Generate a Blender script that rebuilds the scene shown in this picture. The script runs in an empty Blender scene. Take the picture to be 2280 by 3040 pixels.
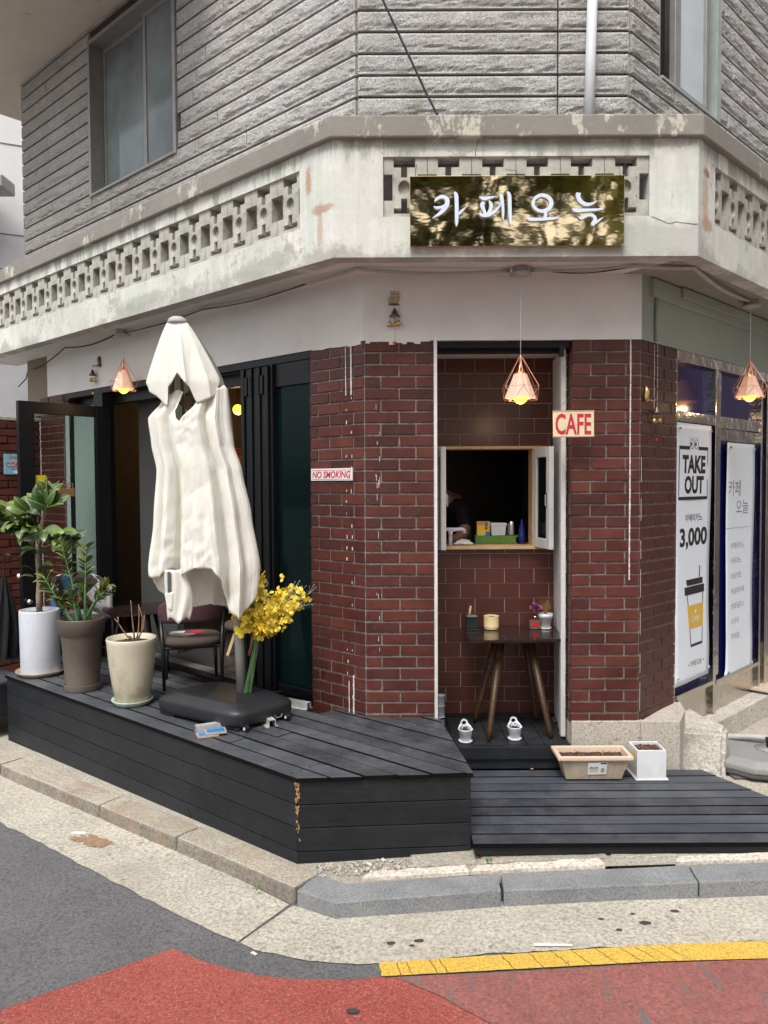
import bpy, bmesh, math, random
from mathutils import Vector, Matrix, noise
random.seed(7)
R = math.radians
scene = bpy.context.scene
col = scene.collection

# ------------------------------------------------------------------ camera
H = 1.62
F_PX, CX, CY = 2300.0, 1140.0, 1520.0            # surveyed lens of the photograph (2280 x 3040)
PITCH, ROLL = math.atan(84 / F_PX), 0.005
cam_d = bpy.data.cameras.new('camera')
cam = bpy.data.objects.new('camera', cam_d)
col.objects.link(cam)
cam.location = (0, 0, H)
cp, sp = math.cos(PITCH), math.sin(PITCH)
FWD = Vector((0, cp, -sp)); r0 = Vector((1, 0, 0)); u0 = Vector((0, sp, cp))
RGT = r0 * math.cos(ROLL) - u0 * math.sin(ROLL)
UPV = u0 * math.cos(ROLL) + r0 * math.sin(ROLL)
cam.matrix_world = Matrix(((RGT.x, UPV.x, -FWD.x, 0), (RGT.y, UPV.y, -FWD.y, 0), (RGT.z, UPV.z, -FWD.z, H), (0, 0, 0, 1)))
cam_d.sensor_fit = 'HORIZONTAL'; cam_d.sensor_width = 36.0
cam_d.lens = 36.0 * F_PX / 2280.0
cam_d.clip_start = 0.05; cam_d.clip_end = 400
scene.camera = cam

# ------------------------------------------------------------------ light: bright overcast
world = bpy.data.worlds.new('World'); scene.world = world
world.use_nodes = True
wn = world.node_tree.nodes; wl = world.node_tree.links
wn.clear()
sky = wn.new('ShaderNodeTexSky'); sky.sky_type = 'NISHITA'; sky.sun_disc = False
sky.sun_elevation = R(58); sky.sun_rotation = R(200)
sky.air_density = 1.0; sky.dust_density = 4.0; sky.ozone_density = 1.0
hs = wn.new('ShaderNodeHueSaturation'); hs.inputs['Saturation'].default_value = 0.22
bg = wn.new('ShaderNodeBackground'); bg.inputs['Strength'].default_value = 0.15
wo = wn.new('ShaderNodeOutputWorld')
wl.new(sky.outputs[0], hs.inputs['Color']); wl.new(hs.outputs[0], bg.inputs['Color']); wl.new(bg.outputs[0], wo.inputs[0])
sun_d = bpy.data.lights.new('sun', 'SUN'); sun_d.energy = 1.5; sun_d.angle = R(22); sun_d.color = (1.0, 0.985, 0.955)
sun = bpy.data.objects.new('sun', sun_d); col.objects.link(sun)
sd = Vector((math.sin(R(200)) * math.cos(R(58)), math.cos(R(200)) * math.cos(R(58)), math.sin(R(58))))
sun.rotation_euler = sd.to_track_quat('Z', 'Y').to_euler()
scene.view_settings.view_transform = 'Standard'
scene.view_settings.look = 'None'
scene.view_settings.gamma = 1.0
scene.view_settings.use_curve_mapping = False
scene.view_settings.exposure = 0.64
scene.cycles.max_bounces = 8

# ------------------------------------------------------------------ survey helpers (real positions of things)
Y0 = 4.44
aL, aR = R(47.6), R(45.3)
dL = Vector((-math.sin(aL), math.cos(aL), 0)); nL = Vector((-math.cos(aL), -math.sin(aL), 0))
dR = Vector((math.sin(aR), math.cos(aR), 0)); nR = Vector((math.cos(aR), -math.sin(aR), 0))
dF = Vector((1, 0, 0)); nF = Vector((0, -1, 0))
KL = Vector((-.112, Y0, 0)); KR = Vector((1.470, Y0, 0))
KLu = Vector((-.143, Y0, 0)); KRu = Vector((1.398, Y0, 0))
PL = Vector((-.258, 4.09, 0)); PR = Vector((1.645, 4.09, 0))      # corners of the ledge
O0 = Vector((0, Y0, 0))
def W(k, d, n, s, o, z):           # point on a facade: s along, o outwards, z up
    v = k + d * s + n * o; return Vector((v.x, v.y, z))
def WL(s, o, z): return W(KL, dL, nL, s, o, z)
def WR(s, o, z): return W(KR, dR, nR, s, o, z)
def WF(x, o, z): return Vector((x, Y0 - o, z))
ZD = .272                          # top of the deck
def zp(x): return -.122 + .028 * max(-5, min(1, x))   # the pavement falls to the left

# ------------------------------------------------------------------ materials
MATS = {}
def new_mat(name):
    m = bpy.data.materials.new(name); m.use_nodes = True
    nt = m.node_tree; b = nt.nodes['Principled BSDF']
    MATS[name] = m
    return m, nt, b
def N(nt, t, **kw):
    n = nt.nodes.new(t)
    for k, v in kw.items():
        if k in n.inputs: n.inputs[k].default_value = v
        else: setattr(n, k, v)
    return n
def ramp(nt, src, stops, interp='LINEAR'):
    r = nt.nodes.new('ShaderNodeValToRGB'); r.color_ramp.interpolation = interp
    e = r.color_ramp.elements
    while len(e) < len(stops): e.new(0.5)
    for i, (p, c) in enumerate(stops):
        e[i].position = p; e[i].color = (c[0], c[1], c[2], 1) if hasattr(c, '__len__') else (c, c, c, 1)
    nt.links.new(src, r.inputs[0]); return r
def mix(nt, fac, a, b, mode='MIX'):
    m = nt.nodes.new('ShaderNodeMix'); m.data_type = 'RGBA'; m.blend_type = mode
    for sock, v in ((m.inputs[0], fac), (m.inputs[6], a), (m.inputs[7], b)):
        if hasattr(v, 'type') and hasattr(v, 'is_output'): nt.links.new(v, sock)
        elif hasattr(v, '__len__'): sock.default_value = (v[0], v[1], v[2], 1)
        else: sock.default_value = v
    return m.outputs[2]
def noisetex(nt, scale, detail=4, rough=.6, vec=None, sc=None, w=None):
    n = N(nt, 'ShaderNodeTexNoise', Scale=scale, Detail=detail, Roughness=rough)
    if vec is None:
        tc = nt.nodes.new('ShaderNodeTexCoord'); vec = tc.outputs['Object']
    if sc is not None:
        mp = nt.nodes.new('ShaderNodeMapping'); mp.inputs['Scale'].default_value = sc
        nt.links.new(vec, mp.inputs[0]); vec = mp.outputs[0]
    nt.links.new(vec, n.inputs['Vector'])
    return n.outputs[0]
def bump(nt, b, h, strength=.3, dist=.01, prev=None):
    bp = N(nt, 'ShaderNodeBump', Strength=strength, Distance=dist)
    nt.links.new(h, bp.inputs['Height'])
    if prev is not None: nt.links.new(prev, bp.inputs['Normal'])
    nt.links.new(bp.outputs[0], b.inputs['Normal']); return bp.outputs[0]
def simple(name, c, rough=.5, metal=0., var=.12, scale=12., bmp=0., bscale=60, spec=.5, rnd=0., trans=0.):
    m, nt, b = new_mat(name)
    b.inputs['Roughness'].default_value = rough; b.inputs['Metallic'].default_value = metal
    b.inputs['Specular IOR Level'].default_value = spec
    f = noisetex(nt, scale, 5)
    lo = [max(0, x * (1 - var)) for x in c]; hi = [min(1, x * (1 + var)) for x in c]
    out = ramp(nt, f, [(.3, lo), (.7, hi)]).outputs[0]
    if rnd:
        oi = nt.nodes.new('ShaderNodeObjectInfo')
        rr = ramp(nt, oi.outputs['Random'], [(0, 1 - rnd), (1, 1 + rnd)])
        out = mix(nt, 1.0, out, rr.outputs[0], 'MULTIPLY')
    nt.links.new(out, b.inputs['Base Color'])
    if bmp: bump(nt, b, noisetex(nt, bscale, 6), bmp, .01)
    if trans:
        b.inputs['Transmission Weight'].default_value = trans
    return m
def M(n): return MATS[n]

simple('black_metal', (.008, .009, .011), .38, .3, .3)
simple('black_plastic', (.012, .012, .014), .45)
simple('white_paint', (.66, .66, .65), .5, var=.06, bmp=.15, bscale=40)
simple('white_plastic', (.72, .74, .80), .28, var=.02)
simple('white_ceramic', (.68, .68, .70), .2, var=.02)
simple('gap_shade', (.006, .006, .006), .95, spec=.1)  # near-black colour standing in for the shade between planks
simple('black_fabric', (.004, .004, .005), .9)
simple('brown_wall', (.10, .09, .083), .8)
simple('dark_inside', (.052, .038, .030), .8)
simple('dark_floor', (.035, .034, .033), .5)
simple('grey_panel', (.055, .056, .054), .8, var=.05)
simple('copper', (.75, .36, .25), .28, .9, var=.05)
simple('steel_grey', (.30, .29, .27), .45, .4, bmp=.05)
simple('cast_bronze', (.13, .11, .075), .38, .8)
simple('brass_bell', (.60, .42, .16), .3, .9)
simple('owl_stone', (.42, .36, .22), .7, .2, bmp=.4, bscale=200)
simple('pipe_white', (.62, .63, .64), .45, var=.05)
simple('conduit_grey', (.40, .39, .37), .6)
simple('cable_black', (.008, .008, .009), .5)
simple('mast_grey', (.27, .275, .25), .45, .2, var=.05)
simple('rib_grey', (.10, .12, .12), .45, .3)
simple('soil', (.055, .030, .018), .95, var=.5, scale=90, bmp=1., bscale=120)
simple('cream_glaze', (.56, .51, .39), .22, var=.08, scale=6)
simple('mint_plastic', (.48, .60, .52), .5, var=.1)
simple('brown_plastic', (.115, .088, .072), .42, var=.1, scale=5)
simple('navy_plastic', (.03, .036, .055), .4)
simple('trunk_bark', (.30, .23, .16), .85, var=.3, scale=60, bmp=.6, bscale=90)
simple('dry_twig', (.25, .14, .09), .85, var=.3, scale=50)
simple('stem_green', (.09, .19, .07), .55, var=.3)
simple('stem_pale', (.34, .40, .34), .6)
simple('yellow_petal', (.70, .53, .045), .65, rnd=.35, var=.15, scale=60)
simple('carnation', (.28, .07, .18), .7, var=.3, scale=80)
simple('dried_flower', (.34, .20, .07), .9, var=.3, scale=80)
simple('black_wood', (.010, .009, .009), .35, var=.3)
simple('maroon_fabric', (.075, .030, .036), .9, bmp=.3, bscale=300)
simple('brown_fabric', (.075, .055, .045), .95, var=.15, scale=60, bmp=.3, bscale=300)
simple('cream_pot', (.72, .56, .30), .45, var=.03)
simple('green_ceramic', (.012, .022, .018), .3)
simple('cactus_tan', (.56, .42, .18), .7)
simple('beige_plastic', (.58, .47, .36), .45, var=.05)
simple('beige_rim', (.70, .52, .40), .4, var=.04)
simple('paper', (.78, .78, .76), .6, var=.03)
simple('mid_grey_plastic', (.24, .24, .235), .5, var=.05, bmp=.15, bscale=250)
simple('dark_grey_plastic', (.09, .09, .09), .55)
simple('blue_print', (.02, .20, .55), .3, var=.15, scale=30)
simple('tile_edge', (.45, .33, .24), .8)
simple('chrome', (.75, .75, .75), .12, 1., var=.02)
simple('pine', (.62, .42, .22), .55, var=.18, scale=14)
simple('green_tray', (.10, .22, .03), .5)
simple('blue_glass', (.01, .03, .22), .15)
simple('carton_yellow', (.80, .55, .03), .5)
simple('red_print', (.55, .02, .02), .4)
simple('sign_red', (.50, .025, .05), .45, var=.15, scale=60)
simple('sign_white', (.78, .74, .72), .4, var=.06)
simple('sign_cream', (.72, .62, .40), .45, var=.1, scale=20)
simple('ink_black', (.014, .012, .014), .5)
simple('ink_grey', (.16, .16, .17), .6)
simple('sleeve_ochre', (.66, .42, .06), .5, var=.02)
simple('banner_white', (.72, .78, .84), .42, var=.02)
simple('film_blue', (.006, .008, .10), .12, var=.3, scale=3)
simple('sky_tin', (.20, .50, .60), .35, var=.08)
simple('sticker_yellow', (.70, .58, .02), .5)
simple('open_wood', (.24, .13, .055), .6)
simple('skin', (.25, .13, .09), .6)
simple('letter_blue_white', (.68, .77, .90), .35, var=.03)
simple('cloth_white', (.70, .68, .64), .9, bmp=.4, bscale=150)
simple('weed_green', (.08, .20, .03), .6)
simple('pot_white_speck', (.56, .58, .62), .5, var=.06)
simple('violet_wrapper', (.25, .12, .55), .3)
simple('street_leaf', (.19, .22, .035), .6, rnd=.5)
simple('light_frame', (.34, .38, .36), .5)
simple('frosted_green', (.26, .33, .30), .45, var=.04)
simple('teal_glass', (.03, .15, .17), .3, var=.3)
simple('foam_insul', (.55, .40, .22), .9)

def glass(name, c, rough=.02, alpha=.25):
    m, nt, b = new_mat(name)
    b.inputs['Base Color'].default_value = (*c, 1); b.inputs['Roughness'].default_value = rough
    b.inputs['Specular IOR Level'].default_value = .6
    tr = nt.nodes.new('ShaderNodeBsdfTransparent'); tr.inputs[0].default_value = (.86, .90, .88, 1)
    fr = N(nt, 'ShaderNodeFresnel', IOR=1.5)
    ma = N(nt, 'ShaderNodeMath', operation='ADD'); ma.inputs[1].default_value = alpha
    ms = nt.nodes.new('ShaderNodeMixShader')
    nt.links.new(fr.outputs[0], ma.inputs[0]); nt.links.new(ma.outputs[0], ms.inputs[0])
    nt.links.new(tr.outputs[0], ms.inputs[1]); nt.links.new(b.outputs[0], ms.inputs[2])
    nt.links.new(ms.outputs[0], nt.nodes['Material Output'].inputs[0])
    return m
glass('clear_glass', (.02, .03, .03), .02, .05)
glass('tint_glass', (.010, .032, .032), .02, .20)
glass('vial_glass', (.25, .20, .20), .05, .35)
glass('window_glass', (.10, .13, .14), .06, .45)

def emis(name, c, s):
    m, nt, b = new_mat(name)
    b.inputs['Base Color'].default_value = (*c, 1)
    b.inputs['Emission Color'].default_value = (*c, 1); b.inputs['Emission Strength'].default_value = s
    return m
emis('bulb_glow', (1.0, .52, .05), 2.0)
emis('led_glow', (.55, 1.0, .90), 2.0)
emis('ball_glow', (1.0, .62, .05), 2.2)

# pale lamp shade: cloth that lets the bulb through
m, nt, b = new_mat('shade_cloth')
b.inputs['Base Color'].default_value = (.80, .72, .66, 1); b.inputs['Roughness'].default_value = .8
tl = nt.nodes.new('ShaderNodeBsdfTranslucent'); tl.inputs[0].default_value = (.80, .68, .58, 1)
ms = nt.nodes.new('ShaderNodeMixShader'); ms.inputs[0].default_value = .4
nt.links.new(b.outputs[0], ms.inputs[1]); nt.links.new(tl.outputs[0], ms.inputs[2]); nt.links.new(ms.outputs[0], nt.nodes['Material Output'].inputs[0])

# parasol cloth
m, nt, b = new_mat('canopy_cloth')
f = noisetex(nt, 3.0, 5)
nt.links.new(ramp(nt, f, [(.3, (.86, .85, .75)), (.7, (.91, .905, .855))]).outputs[0], b.inputs['Base Color'])
b.inputs['Roughness'].default_value = .85
bn = bump(nt, b, noisetex(nt, 7, 4, .6, sc=(1, 1, .22)), .55, .03)
bn = bump(nt, b, noisetex(nt, 420, 2, .5), .15, .002, prev=bn)
bn = bump(nt, b, noisetex(nt, 5, 7, .75, sc=(1.6, 1, .8)), .30, .02, prev=bn)
tl = nt.nodes.new('ShaderNodeBsdfTranslucent'); tl.inputs[0].default_value = (.80, .77, .60, 1)
ms = nt.nodes.new('ShaderNodeMixShader'); ms.inputs[0].default_value = .22
nt.links.new(b.outputs[0], ms.inputs[1]); nt.links.new(tl.outputs[0], ms.inputs[2]); nt.links.new(ms.outputs[0], nt.nodes['Material Output'].inputs[0])

# glazed dark red brick
m, nt, b = new_mat('brick_glazed')
oi = nt.nodes.new('ShaderNodeObjectInfo'); geo = nt.nodes.new('ShaderNodeNewGeometry')
ad = N(nt, 'ShaderNodeVectorMath', operation='ADD')
nt.links.new(geo.outputs['Position'], ad.inputs[0])
f = noisetex(nt, 5, 6, .65, vec=geo.outputs['Position'])
c1 = ramp(nt, oi.outputs['Random'], [(0, (.060, .0165, .012)), (.3, (.078, .0180, .012)), (.7, (.096, .0215, .0135)), (1, (.112, .029, .018))])
f2 = ramp(nt, f, [(.3, .72), (.7, 1.2)])
c2 = mix(nt, 1., c1.outputs[0], f2.outputs[0], 'MULTIPLY')
dust = ramp(nt, noisetex(nt, 22, 8, .75, vec=geo.outputs['Position']), [(.55, 0.), (.85, .30)])
c3 = mix(nt, dust.outputs[0], c2, (.22, .15, .15))
nt.links.new(c3, b.inputs['Base Color'])
nt.links.new(ramp(nt, f, [(.3, .30), (.75, .6)]).outputs[0], b.inputs['Roughness'])
b.inputs['Specular IOR Level'].default_value = .45
bump(nt, b, noisetex(nt, 60, 6, .7, vec=geo.outputs['Position']), .25, .006)
# wall tile, glossy brown red
m, nt, b = new_mat('tile_brown')
oi = nt.nodes.new('ShaderNodeObjectInfo')
nt.links.new(ramp(nt, oi.outputs['Random'], [(0, (.082, .024, .016)), (1, (.098, .029, .019))]).outputs[0], b.inputs['Base Color'])
b.inputs['Roughness'].default_value = .30
simple('grout_pale', (.60, .47, .42), .9)
# mortar
simple('mortar', (.185, .172, .16), .95, var=.45, scale=30, bmp=.8, bscale=120)

# split faced granite
m, nt, b = new_mat('granite_split')
geo = nt.nodes.new('ShaderNodeNewGeometry'); P = geo.outputs['Position']
sp1 = noisetex(nt, 130, 3, .8, vec=P)
base = ramp(nt, sp1, [(.34, (.13, .13, .13)), (.46, (.44, .435, .43)), (.56, (.54, .53, .52)), (.68, (.78, .775, .76))]).outputs[0]
big = ramp(nt, noisetex(nt, 1.3, 6, .7, vec=P), [(.35, (.82, .80, .76)), (.65, (1.05, 1.03, 1.02))]).outputs[0]
c = mix(nt, 1., base, big, 'MULTIPLY')
st = ramp(nt, noisetex(nt, 6, 8, .8, vec=P, sc=(1, 1, .45)), [(.50, 0.), (.72, .75)]).outputs[0]
c = mix(nt, st, c, (.30, .27, .20))
# weathering: brownish grime toward the left end of the building
sx = nt.nodes.new('ShaderNodeSeparateXYZ'); nt.links.new(P, sx.inputs[0])
mr = N(nt, 'ShaderNodeMapRange'); mr.inputs['From Min'].default_value = -.9; mr.inputs['From Max'].default_value = -2.2
mr.inputs['To Max'].default_value = .62
nt.links.new(sx.outputs[0], mr.inputs['Value'])
nz = ramp(nt, noisetex(nt, 2.5, 5, .7, vec=P), [(.3, .4), (.7, 1.)]).outputs[0]
mm = N(nt, 'ShaderNodeMath', operation='MULTIPLY'); nt.links.new(mr.outputs[0], mm.inputs[0]); nt.links.new(nz, mm.inputs[1])
c = mix(nt, mm.outputs[0], c, (.27, .245, .215))
nt.links.new(c, b.inputs['Base Color']); b.inputs['Roughness'].default_value = .9
b1 = bump(nt, b, noisetex(nt, 45, 8, .75, vec=P), .8, .012)
simple('stone_joint', (.050, .044, .039), .95, var=.3)

_PL = Vector((-.258, 4.09, 0)); _PR = Vector((1.645, 4.09, 0))
def _wp(k, d, s_, z_): v = k + d * s_; return (v.x, v.y, z_)
WPOS = dict(a=_wp(_PL, dL, .10, 3.07), a2=_wp(_PL, dL, .10, 2.97), b=_wp(_PR, dR, .10, 2.985), b2=_wp(_PR, dR, .10, 3.25), b3=_wp(_PR, dR, .09, 3.12), d=_wp(_PL, dL, .19, 3.24),
            e=(1.50, 4.09, 2.88), f=_wp(_PL, dL, .55, 2.87), g=_wp(_PL, dL, 1.9, 2.87), h=(.70, 4.09, 3.37))
# weathered render of the ledge: cream paint, grey patches, green algae, rust
m, nt, b = new_mat('ledge_plaster')
geo = nt.nodes.new('ShaderNodeNewGeometry'); P = geo.outputs['Position']
f1 = noisetex(nt, 1.8, 8, .72, vec=P)
f2 = noisetex(nt, 4.5, 9, .75, vec=P)
f3 = noisetex(nt, 2.2, 5, .6, vec=P, sc=(1, 1, .4))
base = ramp(nt, noisetex(nt, 1.6, 7, .75, vec=P), [(.35, (.52, .52, .46)), (.5, (.66, .65, .60)), (.65, (.75, .73, .69))]).outputs[0]
gr = ramp(nt, f1, [(.56, 0.), (.60, 1.)]).outputs[0]; gr2 = ramp(nt, noisetex(nt, 13, 9, .8, vec=P), [(.47, 0.), (.52, .8)]).outputs[0]
g = mix(nt, 1., gr, gr2, 'MULTIPLY')
c = mix(nt, g, base, (.35, .34, .31))
al = ramp(nt, f3, [(.52, 0.), (.66, .5)]).outputs[0]
c = mix(nt, al, c, (.50, .60, .50))
dk = ramp(nt, noisetex(nt, 7, 10, .8, vec=P, sc=(1, 1, .5)), [(.60, 0.), (.67, .8)]).outputs[0]
c = mix(nt, dk, c, (.20, .20, .16))
ru = ramp(nt, noisetex(nt, 3.1, 5, .8, vec=P, sc=(1.6, 1.6, .35)), [(.665, 0.), (.72, .85)]).outputs[0]
c = mix(nt, ru, c, (.42, .17, .06))
sz = nt.nodes.new('ShaderNodeSeparateXYZ'); nt.links.new(P, sz.inputs[0])
def band_mask(zlo, zhi, nsrc, thr):
    m1 = N(nt, 'ShaderNodeMapRange'); m1.inputs['From Min'].default_value = zlo; m1.inputs['From Max'].default_value = zhi
    nt.links.new(sz.outputs[2], m1.inputs['Value'])
    m2 = N(nt, 'ShaderNodeMath', operation='MULTIPLY'); m2.inputs[1].default_value = .34; nt.links.new(m1.outputs[0], m2.inputs[0])
    m3 = N(nt, 'ShaderNodeMath', operation='ADD'); nt.links.new(m2.outputs[0], m3.inputs[0]); nt.links.new(nsrc, m3.inputs[1])
    return ramp(nt, m3.outputs[0], [(thr, 0.), (thr + .10, .75)]).outputs[0]
fs = ramp(nt, noisetex(nt, 16, 5, .7, vec=P, sc=(1, 1, .07)), [(.45, 0.), (.75, .45)]).outputs[0]
c = mix(nt, fs, c, (.42, .41, .36))
def spot(cen, rad, thr, colr, amt):
    v1 = N(nt, 'ShaderNodeVectorMath', operation='SUBTRACT'); v1.inputs[1].default_value = cen; nt.links.new(P, v1.inputs[0])
    v2 = N(nt, 'ShaderNodeVectorMath', operation='DIVIDE'); v2.inputs[1].default_value = rad; nt.links.new(v1.outputs[0], v2.inputs[0])
    v3 = N(nt, 'ShaderNodeVectorMath', operation='LENGTH'); nt.links.new(v2.outputs[0], v3.inputs[0])
    a1 = N(nt, 'ShaderNodeMath', operation='MULTIPLY'); a1.inputs[1].default_value = 1.7; nt.links.new(noisetex(nt, 14, 8, .8, vec=P), a1.inputs[0])
    a2 = N(nt, 'ShaderNodeMath', operation='SUBTRACT'); nt.links.new(a1.outputs[0], a2.inputs[0])
    a3 = N(nt, 'ShaderNodeMath', operation='MULTIPLY'); a3.inputs[1].default_value = .75; nt.links.new(v3.outputs['Value'], a3.inputs[0]); nt.links.new(a3.outputs[0], a2.inputs[1])
    return mix(nt, ramp(nt, a2.outputs[0], [(thr - .02, 0.), (thr + .30, amt)]).outputs[0], c, colr)
for cen, rad, thr, colr, amt in (
        (WPOS['a'], (.10, .10, .035), .16, (.38, .19, .10), .65), (WPOS['a2'], (.03, .03, .16), .18, (.45, .28, .17), .6), (WPOS['b'], (.10, .10, .05), .16, (.38, .19, .10), .65),
        (WPOS['b2'], (.05, .05, .03), .16, (.22, .07, .04), .9), (WPOS['b3'], (.05, .05, .22), .20, (.50, .30, .18), .6), (WPOS['d'], (.03, .03, .10), .2, (.42, .20, .09), .7),
        (WPOS['e'], (.55, .1, .12), .10, (.42, .42, .39), .7), (WPOS['f'], (.40, .3, .07), .14, (.40, .40, .36), .8), (WPOS['g'], (.45, .45, .07), .14, (.40, .40, .36), .8), (WPOS['h'], (1.2, .1, .035), .14, (.27, .28, .24), .7)):
    c = spot(cen, rad, thr, colr, amt)
c = mix(nt, band_mask(3.10, 3.42, noisetex(nt, 7, 6, .7, vec=P, sc=(1, 1, .16)), .74), c, (.25, .26, .21))
c = mix(nt, band_mask(3.05, 2.80, noisetex(nt, 2.6, 8, .75, vec=P), .76), c, (.36, .355, .32))
nt.links.new(c, b.inputs['Base Color']); b.inputs['Roughness'].default_value = .9
bump(nt, b, noisetex(nt, 25, 8, .7, vec=P), .35, .01)
# coping: greyer
m, nt, b = new_mat('coping_concrete')
geo = nt.nodes.new('ShaderNodeNewGeometry'); P = geo.outputs['Position']
f1 = noisetex(nt, 3.0, 9, .75, vec=P, sc=(1, 1, .5))
c = ramp(nt, noisetex(nt, 2, 5, .7, vec=P), [(.3, (.22, .205, .18)), (.7, (.29, .27, .24))]).outputs[0]
pt = ramp(nt, f1, [(.565, 0.), (.595, .85)]).outputs[0]
c = mix(nt, pt, c, (.60, .57, .46))
ru = ramp(nt, noisetex(nt, 2.7, 5, .8, vec=P, sc=(2, 2, .3)), [(.66, 0.), (.72, .8)]).outputs[0]
c = mix(nt, ru, c, (.36, .17, .08))
nt.links.new(c, b.inputs['Base Color']); b.inputs['Roughness'].default_value = .9
bump(nt, b, noisetex(nt, 30, 8, .7, vec=P), .4, .01)
simple('block_concrete', (.42, .41, .36), .95, var=.35, scale=9, bmp=.3, bscale=50)

def plaster(name, c, stain, amt=.5):
    m, nt, b = new_mat(name)
    geo = nt.nodes.new('ShaderNodeNewGeometry'); P = geo.outputs['Position']
    base = ramp(nt, noisetex(nt, 1.6, 7, .7, vec=P), [(.3, [x * .90 for x in c]), (.7, [x * 1.06 for x in c])]).outputs[0]
    s = ramp(nt, noisetex(nt, 3.5, 9, .8, vec=P), [(.60, 0.), (.74, amt)]).outputs[0]
    cc = mix(nt, s, base, stain)
    sp_ = ramp(nt, noisetex(nt, 34, 2, .5, vec=P), [(.80, 0.), (.82, .8)]).outputs[0]
    cc = mix(nt, sp_, cc, [x * .3 for x in stain])
    nt.links.new(cc, b.inputs['Base Color']); b.inputs['Roughness'].default_value = .85
    bump(nt, b, noisetex(nt, 14, 7, .65, vec=P), .25, .008)
plaster('plaster_white', (.72, .705, .675), (.38, .35, .31), .4)
plaster('plaster_green', (.32, .355, .305), (.13, .14, .10), .6)
plaster('soffit_green', (.30, .29, .25), (.13, .125, .10), .8)
plaster('plaster_brown', (.20, .16, .125), (.07, .055, .045), .8)
plaster('eave_paint', (.62, .55, .46), (.18, .16, .13), .8)
plaster('pale_stucco', (.68, .66, .66), (.45, .43, .47), .7)
plaster('speckled_stucco', (.38, .37, .39), (.18, .18, .19), .8)

# ground materials
def ground(name, cols, sc1, sc2, speck=None, bmp=.5, bs=60, rough=.9, extra=None):
    m, nt, b = new_mat(name)
    geo = nt.nodes.new('ShaderNodeNewGeometry'); P = geo.outputs['Position']
    c = ramp(nt, noisetex(nt, sc1, 8, .7, vec=P), [(.3, cols[0]), (.7, cols[1])]).outputs[0]
    f = ramp(nt, noisetex(nt, sc2, 4, .8, vec=P), [(.38, .62), (.5, 1.), (.62, 1.30)]).outputs[0]
    c = mix(nt, 1., c, f, 'MULTIPLY')
    if speck:
        s = ramp(nt, noisetex(nt, speck[0], 2, .5, vec=P), [(speck[1], 0.), (speck[1] + .03, speck[3])]).outputs[0]
        c = mix(nt, s, c, speck[2])
    if extra: c = extra(nt, c, P)
    nt.links.new(c, b.inputs['Base Color']); b.inputs['Roughness'].default_value = rough
    bump(nt, b, noisetex(nt, bs, 8, .75, vec=P), bmp, .012)
    return m
def asphalt_x(nt, c, P):
    s = ramp(nt, noisetex(nt, 160, 2, .5, vec=P), [(.66, 0.), (.72, .55)]).outputs[0]
    c = mix(nt, s, c, (.46, .45, .44))
    s = ramp(nt, noisetex(nt, 70, 3, .6, vec=P), [(.30, .6), (.38, 0.)]).outputs[0]
    c = mix(nt, s, c, (.07, .065, .065))
    return c
ground('asphalt', ((.115, .110, .113), (.175, .168, .170)), 1.6, 70, (90, .30, (.04, .04, .04), -.0), .6, 110, .85, asphalt_x)
def conc_x(nt, c, P):
    sp_ = ramp(nt, noisetex(nt, 28, 3, .6, vec=P), [(.31, .8), (.37, 0.)]).outputs[0]
    c = mix(nt, sp_, c, (.22, .20, .17))
    st = ramp(nt, noisetex(nt, 3.2, 7, .75, vec=P), [(.47, 0.), (.72, .6)]).outputs[0]
    c = mix(nt, st, c, (.36, .31, .25))
    return c
ground('gutter_concrete', ((.41, .375, .31), (.56, .515, .43)), 2.6, 60, None, .55, 70, .9, conc_x)
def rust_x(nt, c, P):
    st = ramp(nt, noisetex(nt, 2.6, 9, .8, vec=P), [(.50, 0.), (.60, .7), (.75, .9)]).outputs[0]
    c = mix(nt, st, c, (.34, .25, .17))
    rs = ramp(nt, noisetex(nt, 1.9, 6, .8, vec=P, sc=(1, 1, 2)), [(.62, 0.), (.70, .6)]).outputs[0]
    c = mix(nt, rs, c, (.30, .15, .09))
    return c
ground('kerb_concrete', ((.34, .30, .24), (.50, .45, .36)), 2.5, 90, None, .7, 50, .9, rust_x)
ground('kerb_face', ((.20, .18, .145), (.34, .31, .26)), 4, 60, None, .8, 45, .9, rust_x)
ground('pavement_concrete', ((.34, .31, .25), (.48, .43, .36)), 1.7, 80, None, .6, 50, .9, conc_x)
ground('cream_mortar', ((.60, .53, .45), (.68, .61, .52)), 3, 60, None, .4, 60)
ground('kerb_granite', ((.19, .195, .20), (.28, .285, .29)), 5, 130, None, .35, 90, .8, lambda nt, c, P: mix(nt, ramp(nt, noisetex(nt, 6, 9, .8, vec=P), [(.52, 0.), (.70, .55)]).outputs[0], c, (.30, .28, .24)))
ground('plinth_granite', ((.42, .38, .32), (.50, .455, .39)), 5, 140, (55, .62, (.17, .15, .12), .6), .4, 60)
ground('broken_concrete', ((.44, .41, .35), (.62, .58, .51)), 4, 60, None, .9, 22, .9, conc_x)
def red_x(nt, c, P):
    s = ramp(nt, noisetex(nt, 115, 3, .65, vec=P), [(.56, 0.), (.64, .6)]).outputs[0]
    c = mix(nt, s, c, (.52, .30, .24))
    return c
ground('red_new', ((.34, .062, .048), (.43, .105, .078)), 2.2, 80, None, .7, 60, .6, red_x)
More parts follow.
